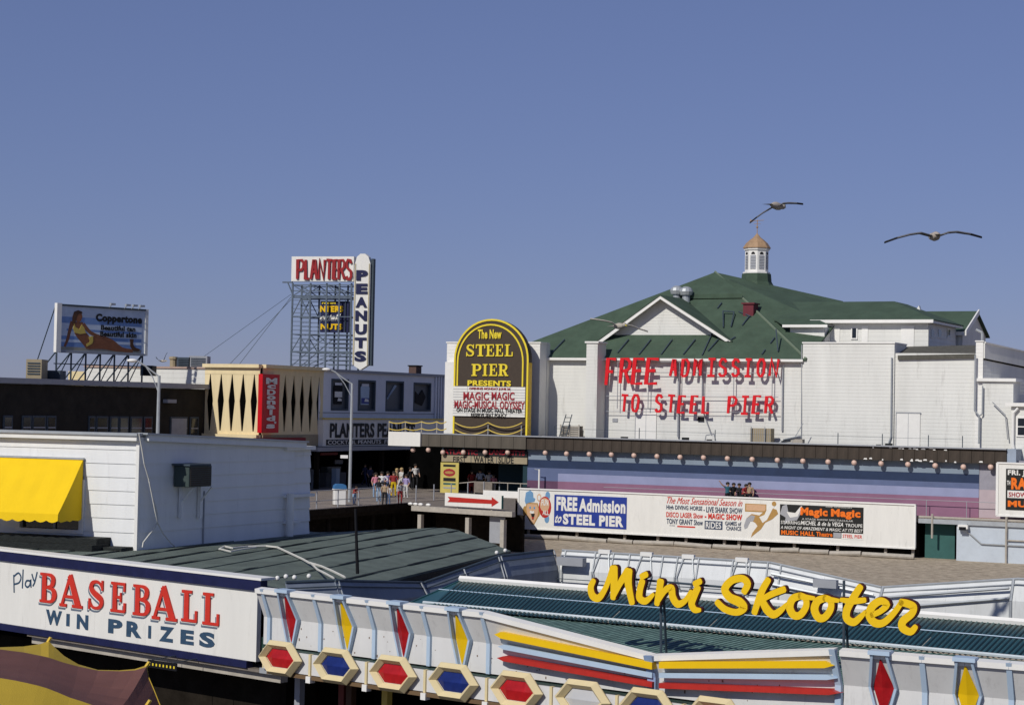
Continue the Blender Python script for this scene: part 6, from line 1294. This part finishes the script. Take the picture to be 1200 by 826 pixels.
# split into sheets a builder would lay: upper slope sheets and lower slope sheets
def lerp(a, b, t): return a.lerp(b, t)
nS = 6
sk = Vector((-.9, 0, 0))
for k in range(nS):
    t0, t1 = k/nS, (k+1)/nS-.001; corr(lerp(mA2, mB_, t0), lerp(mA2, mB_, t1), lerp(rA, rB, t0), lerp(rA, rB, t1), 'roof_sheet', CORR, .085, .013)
MB().add([mA, mA2, rA], [(0, 1, 2)]).build('hip_sheet', CORR, PV)
eC = Vector((xC, .45, 2.42)); eD = Vector((xD, .5, 2.5)); mm = lambda x: mA.lerp(mB_, (x-mA.x)/(mB_.x-mA.x))
le = [Vector((mA.x-.3, .45, 2.55)), Vector((xB, .45, 2.5)), Vector((xC, .40, 2.36)), eD, eB]; lm = [mA, mm(xB+.5), mm(xC+.7), mm(xD+.9), mB_]
for a, b, c, d_ in zip(le, le[1:], lm, lm[1:]):
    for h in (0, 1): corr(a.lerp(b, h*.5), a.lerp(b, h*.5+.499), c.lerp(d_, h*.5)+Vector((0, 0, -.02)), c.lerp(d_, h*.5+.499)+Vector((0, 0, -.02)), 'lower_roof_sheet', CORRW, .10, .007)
uz = Vector((0, -.02, .035)); MB().tube(rA+uz, rB+uz, .062, None, 6).build('ridge_cap', TRIM, PV); MB().tube(mA+Vector((.3, 0, .03)), mB_+Vector((0, 0, .03)), .03, None, 6).build('batten_strip', mat('pale_gray_batten', (.55, .60, .62), .5), PV); MB().tube(mA.lerp(rA, .55)+Vector((0, 0, .02)), mB_.lerp(rB, .55)+Vector((0, 0, .02)), .010, None, 5).build('purlin_line', LBLUE, PV)
MB().tube(mA, rA, .02, None, 5).build('hip_strip', CORR, PV)
back = Vector((0, 3.2, -.7)); MB().add([rA, rB, rB+back, rA+back], [(0, 1, 2, 3)]).build('rear_roof_slope', CORR, PV)
# side of hip on the left
MB().add([mA, rA, rA+back, mA+Vector((0, .4, -.25))], [(0, 1, 2, 3)]).build('hip_slope', CORR, PV)
# ---- rear and left parapets (backs of the far fascias)
def wp(px, py, z): return IP @ G(px, py, z)
Bk4 = wp(655, 645, ZT); Bk5 = wp(900, 659.5, ZT); Bk6 = wp(1030, 688.5, ZDIP); Bk7 = wp(1190, 678.5, ZT); Bk8 = Bk7+(Bk7-Bk5)*.6
Lf3 = wp(592, 652, ZT); Lf2 = wp(505, 683, ZDIP); Lf1 = wp(402, 680.5, ZT); Lf0 = wp(340, 683, ZT)
def wall(a, b, name='parapet_panel', m=PARA, zb_=1.9, out=None, n=1):
    d = (b-a); d2 = Vector((d.x, d.y, 0)).normalized(); o_ = Vector((-d2.y, d2.x, 0))*(-.16)
    if out is not None and o_.dot(out) < 0: o_ = -o_
    for k in range(n):
        p, q = a.lerp(b, k/n), a.lerp(b, (k+1)/n-.002/d.length); vs = []
        for P in (p, q):
            zm = ZBt+.52*(P.z-ZBt); vs += [Vector((P.x, P.y, zb_)), Vector((P.x, P.y, zm)), Vector((P.x, P.y, P.z))+o_]
        vs += [v-o_.normalized()*-.04 for v in vs]
        MB().add(vs, [(0, 3, 4, 1), (1, 4, 5, 2), (6, 7, 10, 9), (7, 8, 11, 10), (2, 5, 11, 8), (0, 1, 7, 6), (1, 2, 8, 7), (3, 9, 10, 4), (4, 10, 11, 5)]).build(name, m, PV)
    MB().tube(a+o_, b+o_, .028, None, 6).build('top_rail', STEEL if m is PARA else DSTEEL, PV); MB().tube(a+o_*.5+Vector((0, 0, -.10)), b+o_*.5+Vector((0, 0, -.10)), .012, None, 6).build('inner_rail', STEEL if m is PARA else DSTEEL, PV)
outb = Vector((0, 1, 0)); outl = Vector((-1, 0, 0))
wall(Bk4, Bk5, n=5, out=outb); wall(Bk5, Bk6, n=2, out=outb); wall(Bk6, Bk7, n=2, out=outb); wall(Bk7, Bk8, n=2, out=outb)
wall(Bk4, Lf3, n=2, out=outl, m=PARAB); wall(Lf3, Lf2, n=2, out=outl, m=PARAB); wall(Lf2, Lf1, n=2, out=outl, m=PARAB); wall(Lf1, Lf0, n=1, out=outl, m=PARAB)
def studs(a, b, fr_list, out, m=STEEL, r=.018):
    d2 = (b-a); d2.z = 0; d2.normalize(); o_ = Vector((-d2.y, d2.x, 0))*.16; o_ = o_ if o_.dot(out) > 0 else -o_; i_ = -o_.normalized()*.03
    for f in fr_list:
        P = a.lerp(b, f); zm = ZBt+.52*(P.z-ZBt); MB().path([Vector((P.x, P.y, 1.95))+i_, Vector((P.x, P.y, zm))+i_, Vector((P.x, P.y, P.z))+o_+i_], r, 5).build('stud', m, PV)
studs(Bk4, Bk5, (.02, .17, .26, .34, .50, .57, .67, .83, .91, .99), outb); studs(Bk5, Bk6, (.1,), outb); studs(Bk6, Bk7, (0.01, .97), outb, STEEL, .03); studs(Bk4, Lf3, (.0, .98), outl); studs(Lf3, Lf2, (.02, .5), outl); studs(Lf2, Lf1, (.05, .98), outl)
# back faces of the far diamond jewels: bent outlines between studs
dv = (Bk5-Bk4); dn = Vector((dv.x, dv.y, 0)).normalized(); on = Vector((-dn.y, dn.x, 0)); on = on if on.y > 0 else -on
for f in (.215, .42, .62, .87):
    P = Bk4.lerp(Bk5, f); zm = 2.6
    for s in (-1, 1): MB().path([P+dn*.07*s+Vector((0, 0, 2.2-P.z))-on*.04, P+dn*.2*s+Vector((0, 0, zm-P.z))-on*.04, P+dn*.1*s+on*.13], .018, 5).build('jewel_back_frame', STEEL, PV)
    MB().box(-.14, .14, -.05, .05, -.02, .07).build('cap_bracket', TRIM, PV, local=Matrix.Translation(P+on*.16) @ Matrix.Rotation(math.atan2(dn.y, dn.x), 4, 'Z'))
for (a, b, fs) in ((Bk5, Bk6, (.35, .6)), (Bk6, Bk7, (.3, .6))):
    for f in fs:
        za = 2.14+.42*f; MB().tube(a.lerp(b, .04)-on*.05+Vector((0, 0, -.20-.22*(f > .5))), a.lerp(b, .96)-on*.05+Vector((0, 0, -.16-.2*(f > .5))), .03, None, 5).build('stiffener', STEEL, PV)
MB().tube(Vector((Bk4.x, Bk4.y, 2.42))-on*.12, Vector((Bk5.x, Bk5.y, 2.42))-on*.12, .012, None, 4).build('conduit', DSTEEL, PV)
lt = Bk4.lerp(Bk5, .08)-on*.16; MB().box(-.32, .32, -.1, .1, -.30, -.12).build('light_fixture', GRAYP, PV, local=Matrix.Translation(lt) @ Matrix.Rotation(math.atan2(dn.y, dn.x), 4, 'Z'))
lt = Bk5.lerp(Bk6, .55)-on*.16; MB().box(-.25, .25, -.08, .08, -.22, -.05).build('light_fixture', GRAYP, PV, local=Matrix.Translation(lt) @ Matrix.Rotation(math.atan2(dn.y, dn.x), 4, 'Z'))
bulb = MB().ball((0, 0, .05), .045, 8, 6)
for px, py in ((325, 676.5), (335, 674.5), (345, 675.5), (362, 674), (582, 646), (592, 643.5)): bulb.build('rail_lamp', TRIM, PV, local=Matrix.Translation(wp(px, py+4, ZT)), smooth=True)
# back deck strip white line where roof meets parapet
# ================================================================== MINI SKOOTER SCRIPT SIGN
MS = thing('script_letter_sign', 'large yellow brush script letters on thin posts standing on the green pavilion roof', 'sign', K2.at()); yM = .75
def m1_(x, y): return K2.xz(680+x/5.714, 640+y/5.714, yM)
def m2_(x, y): return K2.xz(880+x/5.714, 660+y/5.714, yM)
WS = 1/5.714*27.5/2200
letters = [
 (m1_, [[(92, 228, 40), (72, 275, 52), (85, 330, 56), (125, 345, 50), (168, 285, 42), (200, 205, 42), (224, 148, 62)], [(226, 145, 68), (229, 240, 58), (222, 345, 44)], [(222, 340, 36), (270, 245, 46), (322, 165, 62)], [(326, 165, 66), (326, 260, 58), (350, 378, 46)]]),
 (m1_, [[(418, 232, 48), (402, 290, 50), (400, 345, 54), (440, 365, 46), (492, 320, 26)], [(412, 202, 44), (446, 186, 42)]]),
 (m1_, [[(540, 232, 56), (530, 300, 52), (515, 385, 42)], [(522, 370, 30), (572, 292, 42), (612, 280, 52), (622, 340, 54), (655, 385, 50), (705, 362, 38), (745, 300, 30)]]),
 (m1_, [[(790, 275, 48), (762, 335, 54), (748, 385, 52), (768, 422, 46), (805, 425, 26)], [(768, 252, 42), (806, 232, 42)]]),
 (m1_, [[(1098, 305, 44), (1122, 250, 52), (1085, 214, 48), (1015, 228, 50), (970, 285, 56), (1002, 340, 58), (1068, 372, 64), (1098, 410, 52), (1050, 440, 44), (972, 420, 46), (918, 372, 44)]]),
 (m2_, [[(118, 108, 44), (70, 195, 50), (25, 330, 44)], [(70, 245, 36), (140, 205, 42), (225, 172, 44)], [(72, 235, 46), (108, 305, 58), (152, 340, 52), (200, 315, 42), (240, 272, 24)]]),
 (m2_, [[(335, 215, 44), (283, 235, 50), (262, 290, 56), (285, 342, 52), (330, 345, 46), (370, 290, 46), (368, 235, 44), (330, 214, 44)], [(345, 222, 40), (425, 232, 26)]]),
 (m2_, [[(500, 230, 44), (450, 250, 50), (428, 305, 56), (452, 360, 52), (495, 360, 46), (535, 305, 46), (535, 250, 44), (495, 230, 44)], [(510, 238, 40), (588, 248, 26)]]),
 (m2_, [[(735, 155, 44), (690, 225, 50), (645, 310, 52), (645, 368, 52), (690, 392, 48), (735, 358, 38), (768, 322, 24)], [(605, 242, 28), (680, 252, 40), (765, 244, 34)]]),
 (m2_, [[(810, 345, 34), (870, 318, 36), (912, 275, 42), (870, 250, 46), (815, 285, 52), (795, 345, 54), (830, 395, 52), (890, 395, 44), (960, 330, 38), (1012, 256, 34)]]),
 (m2_, [[(1005, 258, 44), (1050, 268, 48), (1090, 290, 48), (1078, 335, 46), (1020, 385, 50), (1018, 430, 52), (1070, 456, 44), (1105, 422, 34)]]),
]
EDGE = mat('dark_maroon_letter_edge', (.06, .008, .006), .5, .1, 5)
for fn, sts in letters:
    mbf, mbe = MB(), MB()
    for k, st in enumerate(sts):
        pts = [fn(x, y) for x, y, _ in st]; ws = [v*WS for _, _, v in st]
        mbf.ribbon(pts, ws, yM-.012-.0015*k, yM, 5); mbe.ribbon([(a+.012, b+.004) for a, b in pts], [v+.016 for v in ws], yM+.002+.0015*k, yM+.055, 5)
    o = mbf.build('letter', YELF, MS); mbe.build('letter_return', EDGE, o)
a = m1_(330, 225); b = m2_(600, 235); MB().tube((a[0], yM+.17, a[1]), (b[0], yM+.17, b[1]), .018, None, 6).build('support_rail', DSTEEL, MS)
for (px, py0, py1) in ((774.5, 703, 770), (778, 700, 770), (989, 680, 763), (992, 730, 763)):
    p = K2.l(px, py0, yM+.16); q = K2.l(px+(3 if px in (778, 992) else 0), py1, yM+.16+(.5 if px in (778, 992) else 0)); MB().tube(p, (q.x, q.y, min(q.z, 2.6)), .02, None, 6).build('support_post', DSTEEL, MS)
mb = MB()
for k in range(9): z = 2.62+k*.09; p = K2.l(776, 735, yM+.16); mb.tube((p.x-.03, p.y, z), (p.x+.035, p.y, z), .006, None, 4)
mb.build('ladder_rungs', DSTEEL, MS)
# ================================================================== BOARDWALK FURNITURE
def bwp(px, py): return G(px, py, 0)
RAILB = thing('boardwalk_railing', 'pale pipe railing along the beach edge of the boardwalk', 'railing', BW.at()); po = None
for k in range(14): M = Tm(-6+k*2.4, .3, 0); po = MB().tube((0, 0, 0), (0, 0, 1.05), .04, None, 6).build('post', GRAYP, RAILB, local=M) if po is None else share(po, RAILB, M)
for z in (.45, 1.05): MB().tube((-14, .3, z), (9.3, .3, z), .025, None, 6).build('rail', GRAYP, RAILB)
p = bwp(397.5, 592); t = thing('litter_bin', 'white boardwalk litter bin with a blue lid beside the tall lamp pole', 'bin', Matrix.Translation(p) @ Matrix.Rotation(.3, 4, 'Z'))
MB().box(-.36, .36, -.3, .3, .03, .95).build('bin_body', TRIM, t, bevel=.03); MB().box(-.39, .39, -.33, .33, .952, 1.02).build('white_collar', TRIM, t); MB().prism([(-.38, 1.025), (.38, 1.025), (.34, 1.24), (.2, 1.32), (-.2, 1.32), (-.34, 1.24)], -.32, .32).build('blue_lid', mat('blue_bin_lid', (.05, .17, .36), .5), t)
def lamp(px, pyb, pyt, arm, Y, label, col=STEEL):
    b_ = PY(px, pyb, Y); tp = PY(px+.6, pyt, Y); t = thing('street_lamp', label, 'street lamp', Matrix.Translation((b_.x, b_.y, b_.z)), 'tall bent arm street lamps'); h = tp.z-b_.z
    MB().tube((0, 0, 0), (0, 0, h), .11, .075, 8).build('pole', col, t)
    arms = [PY(a, c, Y)-b_ for a, c in arm]; MB().path([Vector((0, 0, h-.05))]+arms[:-1], .045, 6).build('arm', col, t); MB().path([Vector((0, 0, h-.9))]+[arms[0]+Vector((.1, 0, -.35)), arms[1]+Vector((.05, 0, -.05))], .03, 5).build('arm_brace', col, t)
    hA, hB = arms[-2], arms[-1]; d = (hB-hA); MB().ball((0, 0, 0), .5, 10, 6, d.length*.95, .34, .20).build('lamp_head', TRIM, t, smooth=True, local=Matrix.Translation((hA+hB)/2) @ Matrix.Rotation(math.atan2(-d.z, -d.x)*0, 4, 'Y')); return t
p = bwp(409.5, 588); lt_ = lamp(409.5, 588, 449, [(402, 443), (393, 436), (388, 433.5), (377, 432)], p.y, 'tall pale street lamp on the boardwalk in front of the peanut store')
q = PY(405, 535, p.y)-lt_.location; q2 = PY(399, 535, p.y)-lt_.location; MB().box(q2.x, q.x+.15, -.05, .05, q.z-.1, q.z+.1).build('small_sign', TRIM, lt_)
lamp(183.5, 560, 440, [(177, 434), (170, 428.5), (162, 423.5), (148, 421.5)], 96, 'tall pale street lamp in front of the dark brick building')
# ================================================================== PEOPLE
SK = mat('skin', (.42, .25, .17), .6, .08, 8)
def cloth(n, c): return mat('cloth_'+n, c, .85, .12, 10)
HAIRD = mat('dark_hair', (.02, .014, .01), .7); HAIRB = mat('blond_hair', (.42, .30, .14), .7)
POSES = {}
def body(pose):
    if pose in POSES: return POSES[pose]
    J = {'pel': (0, 0, .93), 'chest': (0, 0, 1.22), 'neck': (0, 0, 1.42), 'head': (0, -.02, 1.52), 'crown': (0, -.01, 1.66)}
    st = {'stand': (.0, 0), 'walk': (.24, 1), 'lean': (.05, 2), 'wave': (.02, 3), 'hip': (.08, 4)}[pose]; s, k = st
    J.update({'hl': (-.10, 0, .90), 'kl': (-.11, -s*.7, .50), 'al': (-.11, -s+.02, .09), 'tl': (-.12, -s-.12, .035), 'hr': (.10, 0, .90), 'kr': (.11, s*.4-.04, .50), 'ar': (.11, s+.04, .10), 'tr': (.12, s-.09, .035)})
    J.update({'sl': (-.17, 0, 1.38), 'el': (-.23, .03, 1.10), 'wl': (-.22, -.10, .88), 'fl': (-.21, -.13, .80), 'sr': (.17, 0, 1.38), 'er': (.23, .03, 1.10), 'wr': (.22, -.10, .88), 'fr': (.21, -.13, .80)})
    if k == 1: J['wl'] = (-.22, .12, .90); J['fl'] = (-.21, .13, .82); J['er'] = (.22, -.10, 1.14); J['wr'] = (.2, -.28, .98); J['fr'] = (.19, -.34, .93)
    if k == 2: J['chest'] = (0, -.08, 1.20); J['neck'] = (0, -.18, 1.37); J['head'] = (0, -.24, 1.46); J['crown'] = (0, -.26, 1.6); J['sl'] = (-.17, -.15, 1.33); J['sr'] = (.17, -.15, 1.33); J['el'] = (-.24, -.28, 1.10); J['er'] = (.24, -.28, 1.10); J['wl'] = (-.12, -.46, 1.06); J['wr'] = (.12, -.46, 1.06); J['fl'] = (-.06, -.52, 1.06); J['fr'] = (.06, -.52, 1.06)
    if k == 3: J['el'] = (-.36, -.05, 1.50); J['wl'] = (-.52, -.08, 1.72); J['fl'] = (-.58, -.08, 1.80)
    if k == 4: J['er'] = (.36, .02, 1.16); J['wr'] = (.18, -.06, .99); J['fr'] = (.13, -.08, .96)
    R = {'pel': .145, 'chest': .15, 'neck': .06, 'head': .098, 'crown': .07, 'hl': .095, 'kl': .062, 'al': .042, 'tl': .035, 'hr': .095, 'kr': .062, 'ar': .042, 'tr': .035, 'sl': .062, 'el': .045, 'wl': .030, 'fl': .034, 'sr': .062, 'er': .045, 'wr': .030, 'fr': .034}
    Ed = [('pel', 'chest'), ('chest', 'neck'), ('neck', 'head'), ('head', 'crown'), ('pel', 'hl'), ('hl', 'kl'), ('kl', 'al'), ('al', 'tl'), ('pel', 'hr'), ('hr', 'kr'), ('kr', 'ar'), ('ar', 'tr'), ('chest', 'sl'), ('sl', 'el'), ('el', 'wl'), ('wl', 'fl'), ('chest', 'sr'), ('sr', 'er'), ('er', 'wr'), ('wr', 'fr')]
    names = list(R); me = bpy.data.meshes.new('body'); me.from_pydata([J[n] for n in names], [(names.index(a), names.index(b)) for a, b in Ed], []); o = bpy.data.objects.new('tmp', me); COL.objects.link(o)
    o.modifiers.new('s', 'SKIN')
    for i, n in enumerate(names): sv = me.skin_vertices[0].data[i]; r = R[n]; sv.radius = (r, r*.72 if n in ('pel', 'chest') else r); sv.use_root = (n == 'pel')
    sb = o.modifiers.new('u', 'SUBSURF'); sb.levels = 1; sb.render_levels = 1; bpy.context.view_layer.update()
    m2 = bpy.data.meshes.new_from_object(o.evaluated_get(bpy.context.evaluated_depsgraph_get())); bpy.data.objects.remove(o); m2.name = 'body'; m2.materials.clear()
    for _ in range(4): m2.materials.append(SK)
    hd = Vector(J['head'])
    for p in m2.polygons:
        c = p.center; p.use_smooth = True
        arm = abs(c.x) > .195 and c.z > .75
        p.material_index = 3 if c.z < .07 else (2 if c.z < .96 and not arm else (1 if c.z < 1.405 and (not arm or c.z > 1.12) else 0))
    POSES[pose] = (m2, J); return POSES[pose]
def person(px, py, pose, label, shirt, pants, hair, h=1.0, rz=0.0, z=0.0, group=None, P=None, skirt=None):
    me, J = body(pose); g = P or G(px, py, z); t = thing('person', label, 'person', Matrix.Translation(g) @ Matrix.Rotation(rz, 4, 'Z') @ Matrix.Diagonal((h*1.18, h*1.15, h, 1)), group)
    o = bpy.data.objects.new('body', me); COL.objects.link(o); o.parent = t
    for i, m in enumerate((SK, shirt, pants, BLACK)): o.material_slots[i].link = 'OBJECT'; o.material_slots[i].material = m
    H_ = J['head']; mb = MB(); mb.ball((H_[0], H_[1]+.03, H_[2]+.075), .118, 8, 6, 1, 1, .95); 
    if hair is HAIRB: mb.ball((H_[0], H_[1]+.08, H_[2]-.06), .10, 8, 5, 1, .6, 1.5)
    mb.build('hair', hair, t, smooth=True); mb = MB(); mb.ball((H_[0]-.035, H_[1]-.093, H_[2]+.03), .012, 5, 4); mb.ball((H_[0]+.035, H_[1]-.093, H_[2]+.03), .012, 5, 4); mb.build('eyes', BLACK, t); mb = MB(); mb.ball((H_[0], H_[1]-.105, H_[2]-.0), .016, 5, 4, 1, 1, 1.6); mb.build('nose', SK, t)
    if skirt: MB().lathe([(.24, .52), (.20, .75), (.145, 1.0)], 10).build('skirt', skirt, t, smooth=True)
    return t
W_, WH = cloth('white', (.66, .64, .62)), cloth('off_white', (.55, .53, .50)); PK = cloth('pink', (.58, .22, .28)); JN = cloth('denim', (.09, .15, .28)); YL = cloth('yellow', (.62, .42, .01)); RDc = cloth('dark_red', (.28, .03, .03)); BK_ = cloth('black', (.015, .015, .018)); LV = cloth('lavender', (.34, .28, .48)); TN_ = cloth('tan', (.36, .26, .16)); NVc = cloth('navy', (.03, .035, .09)); LJ = cloth('light_denim', (.25, .36, .50)); TL = cloth('teal', (.03, .12, .16))
gp2 = 'people gathered on the boardwalk'
person(440, 583, 'stand', 'person in a pink shirt and jeans at the left of the boardwalk group', PK, LJ, HAIRD, 1.0, .4, group=gp2)
person(447, 582.5, 'hip', 'person all in white standing second from left in the boardwalk group', W_, WH, HAIRD, 1.03, -.3, group=gp2)
person(454, 581, 'hip', 'person in a lavender top with hand on hip amid the boardwalk group', LV, JN, HAIRD, 1.0, .8, group=gp2)
person(461, 581.5, 'stand', 'person in a dark red top and bright yellow trousers in the boardwalk group', RDc, YL, HAIRD, 1.02, .1, group=gp2)
person(470, 577, 'walk', 'blond person in pale clothes striding at the right of the group', WH, WH, HAIRB, 1.05, -.9, group=gp2)
person(450.5, 592, 'stand', 'shorter person in a tan shirt and dark trousers nearest the rail', TN_, BK_, HAIRD, .86, 2.9, group=gp2)
person(455, 591, 'stand', 'small person in a white top and jeans beside the rail', WH, JN, HAIRD, .74, -.5, group=gp2)
person(468.5, 590.5, 'lean', 'person in gray top and dark red trousers leaning at the boardwalk rail', cloth('gray', (.3, .3, .33)), RDc, HAIRD, .86, .3, group=gp2)
person(486.5, 573, 'stand', 'tall person in a white shirt and black trousers right of the group', W_, BK_, HAIRD, 1.12, .5, group=gp2)
person(480.5, 574, 'walk', 'person in black walking beside the tall white shirted one', BK_, BK_, HAIRD, 1.0, 1.0, group=gp2)
person(427, 568.5, 'walk', 'person in navy walking in the shade near the shop fronts', NVc, NVc, HAIRD, 1.0, 1.2, group=gp2)
person(415, 591, 'lean', 'small person in dark red leaning by the tall lamp pole', RDc, LJ, HAIRD, .72, .8, group=gp2)
person(505, 566.5, 'walk', 'dim person in black strolling in the shade right of the boardwalk group', BK_, JN, HAIRD, 1.0, 1.4, group=gp2)
person(433.5, 571, 'stand', 'person in a navy top standing just left of the pink shirted one', NVc, BK_, HAIRD, .95, .7, group=gp2)
person(475.5, 584, 'stand', 'person in a lavender top and white trousers near the right end of the group', LV, WH, HAIRD, .97, -.6, group=gp2)
person(443.8, 588, 'hip', 'person in a black top and light jeans at the front left of the group', BK_, LJ, HAIRD, .92, .2, group=gp2)
person(464.8, 576, 'stand', 'person in a tan top behind the yellow trousered one in the group', TN_, JN, HAIRB, 1.0, .9, group=gp2)
gp3 = 'people at the pier entrance'
person(553, 566, 'stand', 'person with white cap and long dark red dress at the pier entrance', RDc, RDc, HAIRD, 1.0, .2, P=SP.M @ Vector((SP.l(553, 560, 1.3).x, 1.3, 0)), group=gp3, skirt=RDc)
person(562.5, 565.5, 'hip', 'person in a pale blue shirt and black trousers at the pier entrance', cloth('pale_blue', (.45, .52, .66)), BK_, HAIRD, 1.06, -.4, P=SP.M @ Vector((SP.l(562.5, 560, 1.3).x, 1.3, 0)), group=gp3)
person(573, 568, 'walk', 'person in a white top and blue jeans at the pier entrance', W_, LJ, HAIRD, 1.0, .6, P=SP.M @ Vector((SP.l(573, 560, 1.3).x, 1.3, 0)), group=gp3)
person(578.5, 567.5, 'stand', 'small person in pink beside the white topped one at the pier entrance', PK, WH, HAIRD, .85, -.2, P=SP.M @ Vector((SP.l(578.5, 560, 1.3).x, 1.3, 0)), group=gp3)
gp4 = 'people looking over the billboard'
for px, ps, lb, sh, rz_, hh in ((852.5, 'wave', 'person in teal with an arm raised over the top of the billboard', TL, .3, .98), (858.5, 'lean', 'dark haired person in black second from left over the billboard', BK_, .1, 1.0), (866, 'stand', 'person in black standing third from left over the billboard', BK_, -.4, .95), (871.5, 'lean', 'person in a dark red top leaning over the billboard', RDc, .5, .97), (878, 'stand', 'person in tan at the right end of the four heads over the billboard', TN_, -.3, 1.0)):
    q = SP.l(px, 590, BBd+.6); person(0, 0, ps, lb, sh, BK_, HAIRD, hh, rz_, P=SP.M @ Vector((q.x, BBd+.6, 0)), group=gp4)
# ================================================================== GULLS
FEA = mat('gull_gray_feathers', (.13, .13, .14), .8, .15, 8); FEL = mat('gull_pale_feathers', (.42, .38, .32), .8, .1, 8); FEB = mat('gull_belly_feathers', (.42, .36, .30), .8, .15, 8); TIP = mat('gull_black_wing_tip', (.015, .015, .018), .8)
def gull(px, py, Y, span_px, left, right, label, fl, fb, bl=.42, tilt=0, tips=TIP):
    c = PY(px, py, Y); t = thing('gull', label, 'gull', Matrix.Translation(c) @ Matrix.Rotation(tilt, 4, 'Z'), 'gulls in flight')
    mb = MB(); prof = [(-.5, .012), (-.42, .05), (-.25, .082), (0, .095), (.22, .078), (.36, .045), (.5, .02)]; n = 8; vs = []; fs = []
    for y, r in prof:
        for i in range(n): a = 2*math.pi*i/n; vs.append((r*.72*math.cos(a), y*bl, r*.7*math.sin(a)))
    for k in range(len(prof)-1):
        for i in range(n): fs.append((k*n+i, k*n+(i+1) % n, (k+1)*n+(i+1) % n, (k+1)*n+i))
    mb.add(vs, fs).build('body', fb, t, smooth=True)
    MB().ball((0, -.5*bl+.0, .015), .05, 8, 6, 1, 1.1, 1).build('head', FEL, t, smooth=True); MB().tube((0, -.5*bl-.04, .01), (0, -.5*bl-.11, -.005), .013, .003, 5).build('beak', YELS, t)
    MB().add([(-.03, .5*bl-.05, 0), (.03, .5*bl-.05, 0), (.09, .5*bl+.12, .0), (-.09, .5*bl+.12, .0), (0, .5*bl+.02, .012)], [(0, 1, 4), (1, 2, 4), (2, 3, 4), (3, 0, 4), (3, 2, 1, 0)]).build('tail', FEL, t)
    for s, pts in ((-1, left), (1, right)):
        P = [PY(px+a, py+b, Y)-c for a, b in pts]; ch = [.17, .19, .15, .10, .03]; n = len(P); vs = []; fs = []
        dyo = [0, -.05, -.02, .05, .16]
        for i, p in enumerate(P):
            k_ = i*(len(ch)-1)/(n-1); k0 = int(k_); f = k_-k0; w = ch[k0]+(ch[min(k0+1, 4)]-ch[k0])*f; dy_ = dyo[k0]+(dyo[min(k0+1, 4)]-dyo[k0])*f
            vs += [(p.x, p.y+dy_-w*.5, p.z-.004), (p.x, p.y+dy_-w*.15, p.z+.014), (p.x, p.y+dy_+w*.5, p.z-.01), (p.x, p.y+dy_, p.z-.016)]
        for i in range(n-1):
            for j in range(4): fs.append((4*i+j, 4*i+(j+1) % 4, 4*i+4+(j+1) % 4, 4*i+4+j))
        Mw = Matrix.Rotation(-tilt, 4, 'Z'); h = n-1
        o = MB().add(vs[:4*h], fs[:4*(h-1)]).build('wing', fl, t, local=Mw); MB().add(vs[4*(h-1):], [f_ for f_ in [tuple(q-4*(h-1) for q in ff) for ff in fs[4*(h-1):]]]).build('wing_tip', tips, o)
gull(1096, 277, 26, 115, [(-3, 0), (-18, -3.5), (-30, -2), (-44, 1.5), (-57, 6)], [(3, 0), (14, -4), (25, -5), (42, -3), (58, 0)], 'dark gull gliding with level spread wings at the upper right', FEA, FEB, tilt=math.pi)
gull(910, 241.5, 30, 65, [(-2, 0), (-9, 4), (-16, 8), (-23, 13), (-30, 18.5)], [(2, 0), (7, -2.5), (14, -3.3), (24, -3.5), (33, -3.5)], 'dark banking gull just above the cupola', FEA, FEB, tilt=math.pi*.8)
gull(725, 382, 38, 70, [(-2, 0), (-8, -4), (-16, -6), (-24, -7.5), (-33, -9)], [(2, 0), (9, -1.5), (16, 0), (24, 3), (35, 6)], 'pale gull gliding in front of the white gable', FEL, FEL, tilt=.5, tips=FEL)
gull(190.5, 423, 100, 16, [(-1, 0), (-4, -1), (-7, -3), (-8, -5), (-6, -2)], [(1, 0), (2, -2), (3, -5), (4, -8), (5, -10)], 'small gull flapping low over the white rooftop block', FEA, FEL, tilt=1)
